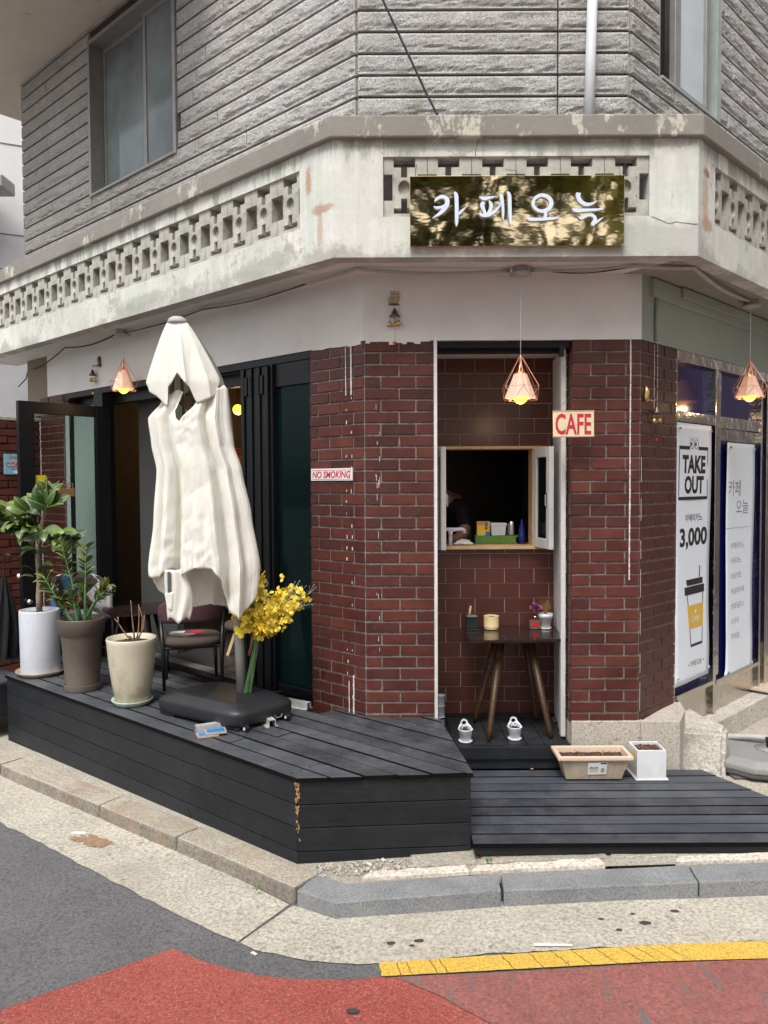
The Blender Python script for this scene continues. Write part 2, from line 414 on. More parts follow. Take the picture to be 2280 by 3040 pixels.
def redw_x(nt, c, P):
    mp = nt.nodes.new('ShaderNodeMapping'); mp.inputs['Rotation'].default_value = (0, 0, R(-48)); mp.inputs['Scale'].default_value = (26, 2.2, 1)
    nt.links.new(P, mp.inputs[0])
    n = N(nt, 'ShaderNodeTexNoise', Scale=4.0, Detail=6, Roughness=.7); nt.links.new(mp.outputs[0], n.inputs['Vector'])
    s = ramp(nt, n.outputs[0], [(.50, 0.), (.58, .8)]).outputs[0]
    c = mix(nt, s, c, (.25, .11, .10))
    n2 = N(nt, 'ShaderNodeTexNoise', Scale=1.2, Detail=7, Roughness=.75); 
    mp2 = nt.nodes.new('ShaderNodeMapping'); mp2.inputs['Rotation'].default_value = (0, 0, R(-48)); mp2.inputs['Scale'].default_value = (9, 1.6, 1)
    nt.links.new(P, mp2.inputs[0]); nt.links.new(mp2.outputs[0], n2.inputs['Vector'])
    s = ramp(nt, n2.outputs[0], [(.60, 0.), (.62, .95)]).outputs[0]
    c = mix(nt, s, c, (.16, .15, .14))
    return c
ground('red_worn', ((.27, .085, .072), (.37, .140, .118)), 2.5, 70, None, .5, 70, .7, redw_x)
def yel_x(nt, c, P):
    s = ramp(nt, noisetex(nt, 9, 7, .8, vec=P), [(.62, 0.), (.72, .35)]).outputs[0]
    return mix(nt, s, c, (.45, .35, .18))
ground('yellow_paint', ((.66, .40, .062), (.74, .47, .09)), 2.5, 120, None, .3, 80, .6, yel_x)

# black stained timber
def timber(name, c, rough, axis, dusty=.25):
    m, nt, b = new_mat(name)
    geo = nt.nodes.new('ShaderNodeNewGeometry'); P = geo.outputs['Position']
    mp = nt.nodes.new('ShaderNodeMapping'); mp.inputs['Rotation'].default_value = (0, 0, -axis); mp.inputs['Scale'].default_value = (1.2, 22, 22)
    nt.links.new(P, mp.inputs[0])
    g = N(nt, 'ShaderNodeTexNoise', Scale=2.5, Detail=6, Roughness=.7); nt.links.new(mp.outputs[0], g.inputs['Vector'])
    oi = nt.nodes.new('ShaderNodeObjectInfo')
    base = ramp(nt, g.outputs[0], [(.3, [x * .7 for x in c]), (.7, [x * 1.35 for x in c])]).outputs[0]
    rr = ramp(nt, oi.outputs['Random'], [(0, .70), (1, 1.3)]).outputs[0]
    base = mix(nt, 1., base, rr, 'MULTIPLY')
    d = ramp(nt, noisetex(nt, 3.1, 8, .75, vec=P), [(.45, 0.), (.75, dusty)]).outputs[0]
    cc = mix(nt, d, base, (.17, .17, .18))
    sc_ = ramp(nt, noisetex(nt, 2.2, 9, .8, vec=P), [(.60, 0.), (.625, .22 if rough < .45 else 0.), (.65, 0.)]).outputs[0]
    cc = mix(nt, sc_, cc, (.30, .27, .23))
    kn = ramp(nt, noisetex(nt, 7, 3, .5, vec=P), [(.70, 0.), (.76, .8)]).outputs[0]
    cc = mix(nt, kn, cc, [x * .4 for x in c])
    nt.links.new(cc, b.inputs['Base Color'])
    b.inputs['Roughness'].default_value = rough; b.inputs['Specular IOR Level'].default_value = .32
    bump(nt, b, g.outputs[0], .45, .008)
    return m
AX_D = math.atan2(.6505, -.7595)
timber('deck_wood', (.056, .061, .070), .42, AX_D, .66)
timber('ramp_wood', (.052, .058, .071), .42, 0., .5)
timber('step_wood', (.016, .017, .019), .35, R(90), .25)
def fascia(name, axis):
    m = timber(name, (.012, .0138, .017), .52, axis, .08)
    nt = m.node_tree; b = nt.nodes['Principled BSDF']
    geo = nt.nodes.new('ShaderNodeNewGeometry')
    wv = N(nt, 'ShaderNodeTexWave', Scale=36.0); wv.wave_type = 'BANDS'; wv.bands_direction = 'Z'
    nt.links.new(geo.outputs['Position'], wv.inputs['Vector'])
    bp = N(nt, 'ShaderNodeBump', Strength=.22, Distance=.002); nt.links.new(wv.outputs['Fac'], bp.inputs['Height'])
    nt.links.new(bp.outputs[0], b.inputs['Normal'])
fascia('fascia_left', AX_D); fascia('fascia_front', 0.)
m = timber('walnut', (.055, .028, .012), .3, R(90), 0.)
simple('table_gloss', (.022, .013, .010), .10, var=.2)
simple('raw_wood', (.42, .25, .11), .8, var=.35, scale=40, bmp=.8, bscale=80)

# brass mirror sign with a dented face
m, nt, b = new_mat('mirror_brass')
b.inputs['Base Color'].default_value = (.82, .64, .38, 1); b.inputs['Metallic'].default_value = 1.; b.inputs['Roughness'].default_value = .035
geo = nt.nodes.new('ShaderNodeNewGeometry'); P = geo.outputs['Position']
n1 = bump(nt, b, noisetex(nt, 2.2, 1, .4, vec=P), .10, .05)
n2 = bump(nt, b, noisetex(nt, 9, 2, .5, vec=P, sc=(1, 1, 2.2)), .05, .004, prev=n1)
# stainless framing, softly dented
m, nt, b = new_mat('stainless')
b.inputs['Base Color'].default_value = (.52, .49, .44, 1); b.inputs['Metallic'].default_value = 1.; b.inputs['Roughness'].default_value = .16
geo = nt.nodes.new('ShaderNodeNewGeometry'); P = geo.outputs['Position']
bump(nt, b, noisetex(nt, 7, 4, .6, vec=P), .5, .02)
# leaves
def leafmat(name, lo, hi, edge):
    m, nt, b = new_mat(name)
    oi = nt.nodes.new('ShaderNodeObjectInfo')
    c = ramp(nt, oi.outputs['Random'], [(0, lo), (.8, hi), (1, [min(1, x * 1.5) for x in hi])]).outputs[0]
    tc = nt.nodes.new('ShaderNodeTexCoord'); s = nt.nodes.new('ShaderNodeSeparateXYZ'); nt.links.new(tc.outputs['Object'], s.inputs[0])
    ab = N(nt, 'ShaderNodeMath', operation='ABSOLUTE'); nt.links.new(s.outputs[1], ab.inputs[0])
    vein = ramp(nt, ab.outputs[0], [(0.0, .8), (.0035, 0.)]).outputs[0]
    c = mix(nt, vein, c, [min(1, x * 2.2 + .04) for x in hi])
    e = ramp(nt, noisetex(nt, 6, 4, .7), [(.62, 0.), (.70, .8)]).outputs[0]
    c = mix(nt, e, c, edge)
    nt.links.new(c, b.inputs['Base Color']); b.inputs['Roughness'].default_value = .38
    return m
leafmat('rubber_leaf', (.030, .070, .018), (.13, .19, .045), (.36, .36, .10))
leafmat('zz_leaf', (.04, .06, .014), (.12, .14, .03), (.34, .14, .05))

# woven patchwork fabric of the chairs: squares of different cloth
m, nt, b = new_mat('patchwork')
tc = nt.nodes.new('ShaderNodeTexCoord')
mp = nt.nodes.new('ShaderNodeMapping'); mp.inputs['Rotation'].default_value = (0, R(45), R(45)); mp.inputs['Scale'].default_value = (9, 9, 9)
nt.links.new(tc.outputs['Object'], mp.inputs[0])
fl = N(nt, 'ShaderNodeVectorMath', operation='FLOOR'); nt.links.new(mp.outputs[0], fl.inputs[0])
wnz = nt.nodes.new('ShaderNodeTexWhiteNoise'); wnz.noise_dimensions = '3D'; nt.links.new(fl.outputs[0], wnz.inputs['Vector'])
r_ = ramp(nt, wnz.outputs['Value'], [(0, (.05, .035, .035)), (.28, (.13, .12, .115)), (.46, (.42, .40, .40)), (.62, (.62, .60, .60)), (.76, (.05, .16, .32)), (.88, (.55, .02, .03))], 'CONSTANT')
wv = ramp(nt, noisetex(nt, 220, 2, .5), [(.3, .75), (.7, 1.2)]).outputs[0]
nt.links.new(mix(nt, 1., r_.outputs[0], wv, 'MULTIPLY'), b.inputs['Base Color']); b.inputs['Roughness'].default_value = .95
# painting seen inside
m, nt, b = new_mat('painting')
c = ramp(nt, noisetex(nt, 4, 5, .7, sc=(1, 1, 3)), [(.35, (.05, .02, .01)), (.5, (.30, .09, .02)), (.65, (.45, .22, .05))]).outputs[0]
nt.links.new(c, b.inputs['Base Color'])
# far brick building (only ever mirrored in the panes)
m, nt, b = new_mat('far_brick')
br = N(nt, 'ShaderNodeTexBrick', Scale=1.0); br.inputs['Color1'].default_value = (.34, .17, .12, 1); br.inputs['Color2'].default_value = (.40, .21, .15, 1)
br.inputs['Mortar'].default_value = (.55, .50, .44, 1); br.inputs['Brick Width'].default_value = .2; br.inputs['Row Height'].default_value = .067; br.inputs['Mortar Size'].default_value = .008
tc = nt.nodes.new('ShaderNodeTexCoord'); mp = nt.nodes.new('ShaderNodeMapping'); mp.inputs['Rotation'].default_value = (R(90), 0, 0)
nt.links.new(tc.outputs['Object'], mp.inputs[0]); nt.links.new(mp.outputs[0], br.inputs['Vector']); nt.links.new(br.outputs['Color'], b.inputs['Base Color'])

def dirty(name, z0, z1, colr=(.10, .075, .05), amt=.6, scale=9):
    m = M(name); nt = m.node_tree; b = nt.nodes['Principled BSDF']; src = b.inputs['Base Color'].links[0].from_socket
    geo = nt.nodes.new('ShaderNodeNewGeometry'); sz = nt.nodes.new('ShaderNodeSeparateXYZ'); nt.links.new(geo.outputs['Position'], sz.inputs[0])
    m1 = N(nt, 'ShaderNodeMapRange'); m1.inputs['From Min'].default_value = z1; m1.inputs['From Max'].default_value = z0; nt.links.new(sz.outputs[2], m1.inputs['Value'])
    m2 = N(nt, 'ShaderNodeMath', operation='MULTIPLY'); m2.inputs[1].default_value = .30; nt.links.new(m1.outputs[0], m2.inputs[0])
    m3 = N(nt, 'ShaderNodeMath', operation='ADD'); nt.links.new(m2.outputs[0], m3.inputs[0]); nt.links.new(noisetex(nt, scale, 8, .75, vec=geo.outputs['Position'], sc=(1, 1, .5)), m3.inputs[1])
    nt.links.new(mix(nt, ramp(nt, m3.outputs[0], [(.58, 0.), (.80, amt)]).outputs[0], src, colr), b.inputs['Base Color'])
dirty('cream_glaze', ZD, ZD + .35, (.33, .27, .17), .7); dirty('brown_plastic', ZD, ZD + .4, (.19, .16, .13), .6)
dirty('beige_plastic', -.03, .12, (.25, .20, .14), .55); dirty('mint_plastic', ZD, ZD + .05, (.35, .28, .14), .6); dirty('white_ceramic', -.03, .08, (.42, .38, .32), .35)
dirty('mid_grey_plastic', -.1, .05, (.32, .29, .25), .5); dirty('white_paint', .1, 1.2, (.35, .32, .28), .4)

# ------------------------------------------------------------------ object helpers
def tag(o, label=None, cat=None, group=None, kind=None):
    if label: o['label'] = label
    if cat: o['category'] = cat
    if group: o['group'] = group
    if kind: o['kind'] = kind
    return o
def empty(name, loc, label, cat, group=None, rz=0.):
    o = bpy.data.objects.new(name, None); col.objects.link(o)
    o.location = loc; o.rotation_euler = (0, 0, rz); o.empty_display_size = .1
    tag(o, label, cat, group); return o
def wloc(o):
    m = Matrix.LocRotScale(o.location, o.rotation_euler, o.scale)
    if o.parent: m = wloc(o.parent) @ o.matrix_parent_inverse @ m
    return m
def link(name, me, mat, parent=None, mw=None, smooth=False, kind=None, label=None):
    if mat is not None and not me.materials:
        for mm_ in (mat if isinstance(mat, (list, tuple)) else [mat]):
            me.materials.append(M(mm_) if isinstance(mm_, str) else mm_)
    if smooth:
        for p in me.polygons: p.use_smooth = True
    o = bpy.data.objects.new(name, me); col.objects.link(o)
    if mw is not None:
        l, r, s = mw.decompose(); o.location = l; o.rotation_euler = r.to_euler(); o.scale = s
    if parent is not None:
        o.parent = parent; o.matrix_parent_inverse = wloc(parent).inverted()
    if kind: o['kind'] = kind
    if label: o['label'] = label
    return o
def from_bm(name, bm, recalc=True):
    if recalc: bmesh.ops.recalc_face_normals(bm, faces=bm.faces)
    me = bpy.data.meshes.new(name); bm.to_mesh(me); bm.free(); return me
def add_hex(bm, c):                      # 8 corners: bottom 0-3, top 4-7
    v = [bm.verts.new(p) for p in c]
    for f in ((0, 3, 2, 1), (4, 5, 6, 7), (0, 1, 5, 4), (1, 2, 6, 5), (2, 3, 7, 6), (3, 0, 4, 7)): bm.faces.new([v[i] for i in f])
    return v
def add_box(bm, x0, x1, y0, y1, z0, z1, mx=None):
    c = [Vector(p) for p in ((x0, y0, z0), (x1, y0, z0), (x1, y1, z0), (x0, y1, z0), (x0, y0, z1), (x1, y0, z1), (x1, y1, z1), (x0, y1, z1))]
    if mx is not None: c = [mx @ p for p in c]
    return add_hex(bm, c)
def add_fbox(bm, w, s0, s1, o0, o1, z0, z1):      # box in facade coordinates
    return add_hex(bm, [w(s0, o0, z0), w(s1, o0, z0), w(s1, o1, z0), w(s0, o1, z0), w(s0, o0, z1), w(s1, o0, z1), w(s1, o1, z1), w(s0, o1, z1)])
def add_prism(bm, poly, z0, z1):
    f0 = (lambda p: z0(p)) if callable(z0) else (lambda p: z0)
    f1 = (lambda p: z1(p)) if callable(z1) else (lambda p: z1)
    a = [bm.verts.new((p[0], p[1], f0(p))) for p in poly]; b_ = [bm.verts.new((p[0], p[1], f1(p))) for p in poly]
    n = len(poly)
    bm.faces.new(a[::-1]); bm.faces.new(b_)
    for i in range(n): bm.faces.new((a[i], a[(i + 1) % n], b_[(i + 1) % n], b_[i]))
def add_tube(bm, pts, r, seg=8, cap=True, rings=None):
    pts = [Vector(p) for p in pts]; n = len(pts); prev = None; rl = []
    rad = r if hasattr(r, '__len__') else [r] * n
    up = Vector((0, 0, 1))
    for i, p in enumerate(pts):
        t = (pts[min(i + 1, n - 1)] - pts[max(i - 1, 0)]).normalized()
        if prev is None:
            a = t.cross(up)
            if a.length < .05: a = t.cross(Vector((1, 0, 0)))
            a.normalize()
        else:
            a = prev - t * prev.dot(t)
            if a.length < 1e-5: a = t.cross(up)
            a.normalize()
        prev = a; b_ = t.cross(a)
        rl.append([bm.verts.new(p + (a * math.cos(k * 2 * math.pi / seg) + b_ * math.sin(k * 2 * math.pi / seg)) * rad[i]) for k in range(seg)])
    for i in range(n - 1):
        for k in range(seg):
            bm.faces.new((rl[i][k], rl[i][(k + 1) % seg], rl[i + 1][(k + 1) % seg], rl[i + 1][k]))
    if cap: bm.faces.new(rl[0][::-1]); bm.faces.new(rl[-1])
def add_lathe(bm, prof, c, seg=28, mx=None):       # prof: (r, z) list
    c = Vector(c); rl = []
    for r, z in prof:
        if r < 1e-6:
            p = Vector((0, 0, z)); rl.append([bm.verts.new(c + (mx @ p if mx else p))])
        else:
            ring = []
            for k in range(seg):
                p = Vector((r * math.cos(k * 2 * math.pi / seg), r * math.sin(k * 2 * math.pi / seg), z))
                ring.append(bm.verts.new(c + (mx @ p if mx else p)))
            rl.append(ring)
    for a, b_ in zip(rl[:-1], rl[1:]):
        for k in range(seg):
            k2 = (k + 1) % seg
            if len(a) == 1 and len(b_) == 1: continue
            if len(a) == 1: bm.faces.new((a[0], b_[k], b_[k2]))
            elif len(b_) == 1: bm.faces.new((a[k], a[k2], b_[0]))
            else: bm.faces.new((a[k], a[k2], b_[k2], b_[k]))
def obj(name, fn, mat, parent=None, smooth=False, bevel=0., kind=None, label=None, seg=2, recalc=True, mw=None):
    bm = bmesh.new(); fn(bm)
    me = from_bm(name, bm, recalc)
    o = link(name, me, mat, parent, mw, smooth, kind, label)
    if bevel:
        md = o.modifiers.new('bevel', 'BEVEL'); md.width = bevel; md.segments = seg; md.limit_method = 'ANGLE'; md.angle_limit = R(40)
        md.harden_normals = False
    return o
def smooth_by_angle(o, ang=40):
    me = o.data
    for p in me.polygons: p.use_smooth = True
    bm = bmesh.new(); bm.from_mesh(me)
    for e in bm.edges:
        if len(e.link_faces) == 2 and e.calc_face_angle(0) > R(ang): e.smooth = False
    bm.to_mesh(me); bm.free()
    return o
def place(name, me, parent, loc, rz=0., scale=1., rot=None, kind=None):
    o = bpy.data.objects.new(name, me); col.objects.link(o)
    o.location = loc; o.rotation_euler = rot if rot is not None else (0, 0, rz)
    o.scale = (scale,) * 3 if not hasattr(scale, '__len__') else scale
    if parent is not None: o.parent = parent; o.matrix_parent_inverse = wloc(parent).inverted()
    return o
def text_mesh(body, size, bold=0., extrude=.0006, align='LEFT', shear=0., spacing=1.):
    cu = bpy.data.curves.new('txt', 'FONT'); cu.body = body; cu.size = size; cu.extrude = extrude; cu.offset = bold
    cu.align_x = align; cu.shear = shear; cu.space_character = spacing; cu.resolution_u = 3
    o = bpy.data.objects.new('txt', cu); col.objects.link(o)
    bpy.context.view_layer.update()
    me = bpy.data.meshes.new_from_object(o.evaluated_get(bpy.context.evaluated_depsgraph_get()))
    bpy.data.objects.remove(o)
    return me
def frame_mx(origin, right, outward):
    """local x = right, local y = up, local z = outward"""
    up = Vector((0, 0, 1))
    m = Matrix((( right.x, up.x, outward.x, origin.x), (right.y, up.y, outward.y, origin.y), (right.z, up.z, outward.z, origin.z), (0, 0, 0, 1)))
    return m
def fit_text(name, body, origin, right, outward, width, height, mat, parent, bold=0., slant=0., extrude=.0006, label=None, up_tilt=0.):
    """text whose lower left corner is at origin, stretched to width x height"""
    me = text_mesh(body, 1., bold=bold, extrude=0., shear=slant)
    xs = [v.co.x for v in me.vertices]; ys = [v.co.y for v in me.vertices]
    if not xs: return None
    x0, x1, y0, y1 = min(xs), max(xs), min(ys), max(ys)
    for v in me.vertices:
        v.co.x = (v.co.x - x0) / (x1 - x0) * width; v.co.y = (v.co.y - y0) / (y1 - y0) * height + v.co.x * up_tilt
    mx = frame_mx(origin, right, outward)
    me.transform(mx); me.name = name; me.materials.clear()
    return link(name, me, mat, parent, label=label)
def wobble(bm, amp, scale, seed=0.):
    for v in bm.verts:
        v.co += noise.noise_vector(v.co * scale + Vector((seed, seed, 0))) * amp

# ================================================================== SETTING
def sheet(name, poly, off, mat, jag=0., kind='structure', fn=None):
    """a flat sheet lying on the sloping pavement"""
    bm = bmesh.new()
    vs = [bm.verts.new((p[0], p[1], 0)) for p in poly]
    bm.faces.new(vs)
    for xx in (-5, 1):
        bmesh.ops.bisect_plane(bm, geom=bm.verts[:] + bm.edges[:] + bm.faces[:], plane_co=(xx, 0, 0), plane_no=(1, 0, 0))
    bmesh.ops.triangulate(bm, faces=bm.faces)
    for v in bm.verts: v.co.z = zp(v.co.x) + off
    for f in bm.faces:
        if f.normal.z < 0: f.normal_flip()
    me = from_bm(name, bm, False)
    return link(name, me, mat, None, kind=kind)
def jagline(pts, step, amp, seed=0.):
    out = []
    for a, b_ in zip(pts[:-1], pts[1:]):
        a = Vector((a[0], a[1], 0)); b_ = Vector((b_[0], b_[1], 0)); n = max(1, int((b_ - a).length / step))
        t = (b_ - a).normalized(); nn = Vector((-t.y, t.x, 0))
        for i in range(n):
            p = a.lerp(b_, i / n)
            q = p + nn * (noise.noise(p * 9 + Vector((seed, 0, 0))) + .5 * noise.noise(p * 40 + Vector((0, seed, 0)))) * amp
            out.append((q.x, q.y))
    out.append((pts[-1][0], pts[-1][1])); return out

sheet('road', [(-60, -60), (60, -60), (60, 60), (-60, 60)], -.075, 'asphalt')
GUT = [(-7.0, 8.2), (-2.147, 4.25), (-1.701, 3.898), (-1.255, 3.537), (-.733, 3.129), (-.517, 2.983), (-.30, 2.895), (-.113, 2.865), (.068, 2.872), (.457, 2.908), (.978, 2.923), (1.487, 2.953), (4.5, 3.2)]
gj = jagline(GUT, .035, .012, 3.)
KF = [(-7.0, 8.52), (-2.501, 4.966), (-1.054, 3.829), (-.365, 3.277), (-.212, 3.177), (.494, 3.227), (1.643, 3.30), (4.5, 3.49)]
# gutter slabs, with open joints between them
def split_gutter():
    cut = [Vector((-.40, 3.33)), Vector((-.62, 2.9))]
    left = [p for p in gj if p[0] < -.60] + [(-.595, 3.035), (-.42, 3.30)] + [(-1.054, 3.86), (-2.501, 5.0), (-7, 8.6)]
    right = [(-.588, 3.026)] + [p for p in gj if p[0] > -.58] + [(4.5, 3.55), (1.643, 3.36), (.494, 3.27), (-.19, 3.22), (-.405, 3.29)]
    return left, right
gl, gr_ = split_gutter()
sheet('gutter', gl, -.0705, 'gutter_concrete'); sheet('gutter', gr_, -.0705, 'gutter_concrete')
# pavement behind the kerbs
sheet('pavement', [(-7, 8.66), (-2.42, 5.08), (-.98, 3.94), (-.33, 3.42), (-.177, 3.33), (.505, 3.385), (1.714, 3.45), (4.6, 3.64), (4.6, 12), (-7, 12)], -.004, 'pavement_concrete')
# kerbs
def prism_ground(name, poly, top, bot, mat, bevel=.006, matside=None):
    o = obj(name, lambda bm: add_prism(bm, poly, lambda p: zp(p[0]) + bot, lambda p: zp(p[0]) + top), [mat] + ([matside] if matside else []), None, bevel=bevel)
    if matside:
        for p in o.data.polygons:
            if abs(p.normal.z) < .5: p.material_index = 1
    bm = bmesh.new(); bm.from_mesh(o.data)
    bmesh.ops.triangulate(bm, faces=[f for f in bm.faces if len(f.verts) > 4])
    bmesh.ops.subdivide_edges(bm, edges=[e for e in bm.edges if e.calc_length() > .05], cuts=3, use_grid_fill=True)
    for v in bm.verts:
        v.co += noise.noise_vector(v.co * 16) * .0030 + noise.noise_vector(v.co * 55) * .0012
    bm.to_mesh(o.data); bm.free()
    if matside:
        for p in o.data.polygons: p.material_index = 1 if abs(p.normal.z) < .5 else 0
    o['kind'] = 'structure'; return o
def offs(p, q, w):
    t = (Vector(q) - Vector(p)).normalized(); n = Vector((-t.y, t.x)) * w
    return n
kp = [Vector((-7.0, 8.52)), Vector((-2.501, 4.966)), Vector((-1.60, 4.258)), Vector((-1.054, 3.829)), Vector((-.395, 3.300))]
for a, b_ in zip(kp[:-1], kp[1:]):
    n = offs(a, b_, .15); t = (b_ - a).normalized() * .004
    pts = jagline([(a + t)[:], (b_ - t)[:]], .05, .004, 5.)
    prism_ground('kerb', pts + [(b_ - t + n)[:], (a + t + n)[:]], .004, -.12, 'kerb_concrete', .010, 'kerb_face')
prism_ground('kerb', [(-.385, 3.285), (-.212, 3.177), (.488, 3.227), (.499, 3.372), (-.177, 3.330), (-.304, 3.425)], .0, -.12, 'kerb_granite', .006)
prism_ground('kerb', [(.500, 3.228), (1.340, 3.262), (1.352, 3.412), (.511, 3.373)], .0, -.12, 'kerb_granite', .006)
prism_ground('kerb', [(1.346, 3.262), (3.0, 3.37), (3.0, 3.52), (1.358, 3.412)], .0, -.12, 'kerb_granite', .006)
# pale bedding mortar behind the granite kerb
for pts, s_ in (([(-.11, 3.35), (.37, 3.375)], 1.), ([(.376, 3.377), (.98, 3.40)], 2.), ([(1.30, 3.42), (2.2, 3.47)], 4.)):
    a, b_ = Vector(pts[0]), Vector(pts[1])
    top = jagline([(b_.x - .01, b_.y + .065), (a.x + .04, a.y + .055)], .04, .012, s_)
    bmx = [(a.x, a.y), (b_.x, b_.y)] + top
    prism_ground('mortar_bed', bmx, .010, -.05, 'cream_mortar', .004)
for x0, x1 in ((.10, .42), (.43, 1.02), (1.03, 1.75)):
    prism_ground('pavement_slab', [(x0, 3.447 + .03 * x0)] + jagline([(x0 + .01, 3.447 + .03 * x0), (x1 - .008, 3.447 + .03 * x1)], .06, .005, x0)[1:] + [(x1 - .006, 3.60), (x0 + .02, 3.58)], .006, -.05, 'pavement_concrete', .004)
# painted road surfaces
RN = [(-1.95, 2.30), (-1.365, 2.672), (-.849, 3.005), (-.70, 2.915), (-.564, 2.850), (-.44, 2.812), (-.356, 2.795), (-.23, 2.782), (-.11, 2.777), (-.03, 2.790)]
rn = jagline(RN, .04, .004, 9.)
edge = jagline([(-.03, 2.79), (.066, 2.760), (.20, 2.66), (.38, 2.49), (.75, 2.05), (1.3, 1.4)], .04, .006, 2.)
sheet('red_paving', rn + edge[1:] + [(1.3, .2), (-4, .2), (-4, 1.0)], -.0712, 'red_new')
sheet('red_paving', [(x + .004, y) for x, y in edge[1:]] [::-1] + [(.02, 2.784), (.438, 2.790), (.941, 2.812), (1.427, 2.838), (4.5, 3.03), (4.5, .2), (1.305, .2)], -.0708, 'red_worn')
# yellow line, cracked across
def yellow(bm):
    xs = [-.024, .045, .083, .178, .215, .455, .563, .658, .735, .83, .925, .985, 1.04, 1.10, 1.5, 1.9, 2.4, 3.0, 4.5]
    top = lambda x: 2.872 + .052 * max(0, x) - .006
    bot = lambda x: 2.784 + .036 * max(0, x)
    for i, (a, b_) in enumerate(zip(xs[:-1], xs[1:])):
        n = 7
        sk = .012 + .006 * i
        L = [Vector((a + .0017 + (1 - t) * 0 - (t - .5) * sk * .9 + noise.noise(Vector((a * 7, t * 6, 0))) * .006, bot(a) + (top(a) - bot(a)) * t, 0)) for t in [k / n for k in range(n + 1)]]
        Rr = [Vector((b_ - .0017 - (t - .5) * (sk + .006) * .9 + noise.noise(Vector((b_ * 7, t * 6, 0))) * .006, bot(b_) + (top(b_) - bot(b_)) * t, 0)) for t in [k / n for k in range(n + 1)]]
        m_ = max(1, int((b_ - a) / .03))
        B = [Vector((L[0].x + (Rr[0].x - L[0].x) * k / m_, L[0].y + (Rr[0].y - L[0].y) * k / m_ + noise.noise(Vector((a * 30 + k, 3, 0))) * .003, 0)) for k in range(1, m_)]
        T = [Vector((Rr[-1].x + (L[-1].x - Rr[-1].x) * k / m_, Rr[-1].y + (L[-1].y - Rr[-1].y) * k / m_ + noise.noise(Vector((a * 30 + k, 7, 0))) * .003, 0)) for k in range(1, m_)]
        vs = [bm.verts.new((p.x, p.y, zp(p.x) - .0665)) for p in [L[0]] + B + Rr + T + L[1:][::-1]]
        f = bm.faces.new(vs)
    bmesh.ops.triangulate(bm, faces=bm.faces)
    for f in bm.faces:
        if f.normal.z < 0: f.normal_flip()
obj('yellow_line', yellow, 'yellow_paint', recalc=False, kind='structure')
# the stained patch and flakes on the gutter
def blob(name, cx, cy, rx, ry, off, mat, seed, kind='structure', n=36, amp=.25, z=None, rot=0.):
    def f(bm):
        vs = []
        for k in range(n):
            a = k * 2 * math.pi / n
            rr = 1 + amp * noise.noise(Vector((math.cos(a) * 2 + seed, math.sin(a) * 2, seed))) + amp * .5 * noise.noise(Vector((math.cos(a) * 7 + seed, math.sin(a) * 7, 0)))
            x_, y_ = rx * rr * math.cos(a), ry * rr * math.sin(a)
            x = cx + x_ * math.cos(rot) - y_ * math.sin(rot); y = cy + x_ * math.sin(rot) + y_ * math.cos(rot)
            vs.append(bm.verts.new((x, y, (zp(x) if z is None else z) + off)))
        bm.faces.new(vs)
    o = obj(name, f, mat, recalc=False, kind=kind)
    for p in o.data.polygons:
        if p.normal.z < 0: o.data.flip_normals(); break
    return o
simple('rust_stain', (.30, .185, .12), .95, var=.3, scale=30)
simple('lime_white', (.72, .68, .62), .9)
simple('tar', (.055, .05, .05), .8)
blob('rust_patch', -1.545, 3.985, .115, .045, -.0675, 'rust_stain', 1.3, rot=R(-25), n=110, amp=.8)
blob('lime_patch', -1.64, 4.075, .045, .016, -.0675, 'lime_white', 4.2, rot=R(-10))
for i, (x, y, r_) in enumerate(((1.05, 3.075, .018), (.93, 3.03, .010), (1.20, 3.16, .013), (.88, 3.11, .009), (.02, 2.99, .013), (.13, 3.0, .014), (1.02, 3.14, .008), (.10, 2.97, .008))):
    blob('tar_spot', x, y, r_ * 1.4, r_ * .8, -.0675, 'tar', i * 2.3, n=14)
blob('tar_spot', -.115, 2.60, .024, .013, -.0652, 'tar', 9.1, n=16)

# ================================================================== THE CAFE BUILDING
B = empty('cafe_building', (0.6, 5.2, 0), 'corner building with split granite upper floor, pierced balcony ledge and dark red brick piers', 'building')

# --- brick piers -------------------------------------------------
BP = .067; BH = .057
def brick_mesh(L, D=.088):
    bm = bmesh.new(); add_box(bm, -L / 2, L / 2, -D / 2, D / 2, -BH / 2, BH / 2)
    for v in bm.verts: pass
    e = [ed for ed in bm.edges]
    bmesh.ops.bevel(bm, geom=e, offset=.0025, segments=1, affect='EDGES')
    me = from_bm('brick', bm); me.materials.append(M('brick_glazed')); return me
_bm = {}
def bmesh_len(L):
    k = round(L, 3)
    if k not in _bm: _bm[k] = brick_mesh(k)
    return _bm[k]
def brick_face(parent, w, ang, s0, s1, z0, z1, pattern, ztop=2.432, stuff=None, jit=.0022, wrap=None):
    """bricks over a facade strip; w maps (s, outwards, z), ang is the strip's direction in plan"""
    nrows = int((ztop - z0) / BP) + 1
    for r_ in range(nrows):
        zc = ztop - .004 - BH / 2 - r_ * BP
        zz0, zz1 = zc - BH / 2, zc + BH / 2
        if zz1 < z0 + .01: break
        clipz = zz0 < z0
        pieces = pattern[r_ % len(pattern)]
        s = s0
        for k, L in enumerate(pieces):
            a, b_ = s, min(s + L, s1)
            s += L + .010
            if b_ - a < .02: continue
            o_ = -.044 + random.uniform(-jit, jit)
            me = bmesh_len(b_ - a)
            p = w((a + b_) / 2, o_, zc + random.uniform(-.0006, .0006))
            rz = ang + random.uniform(-.004, .004)
            if stuff is not None:
                m4 = Matrix.Translation(p) @ Matrix.Rotation(rz, 4, 'Z')
                tmp = me.copy(); tmp.transform(m4); stuff.from_mesh(tmp); bpy.data.meshes.remove(tmp)
            else:
                place('brick', me, parent, p, rz)
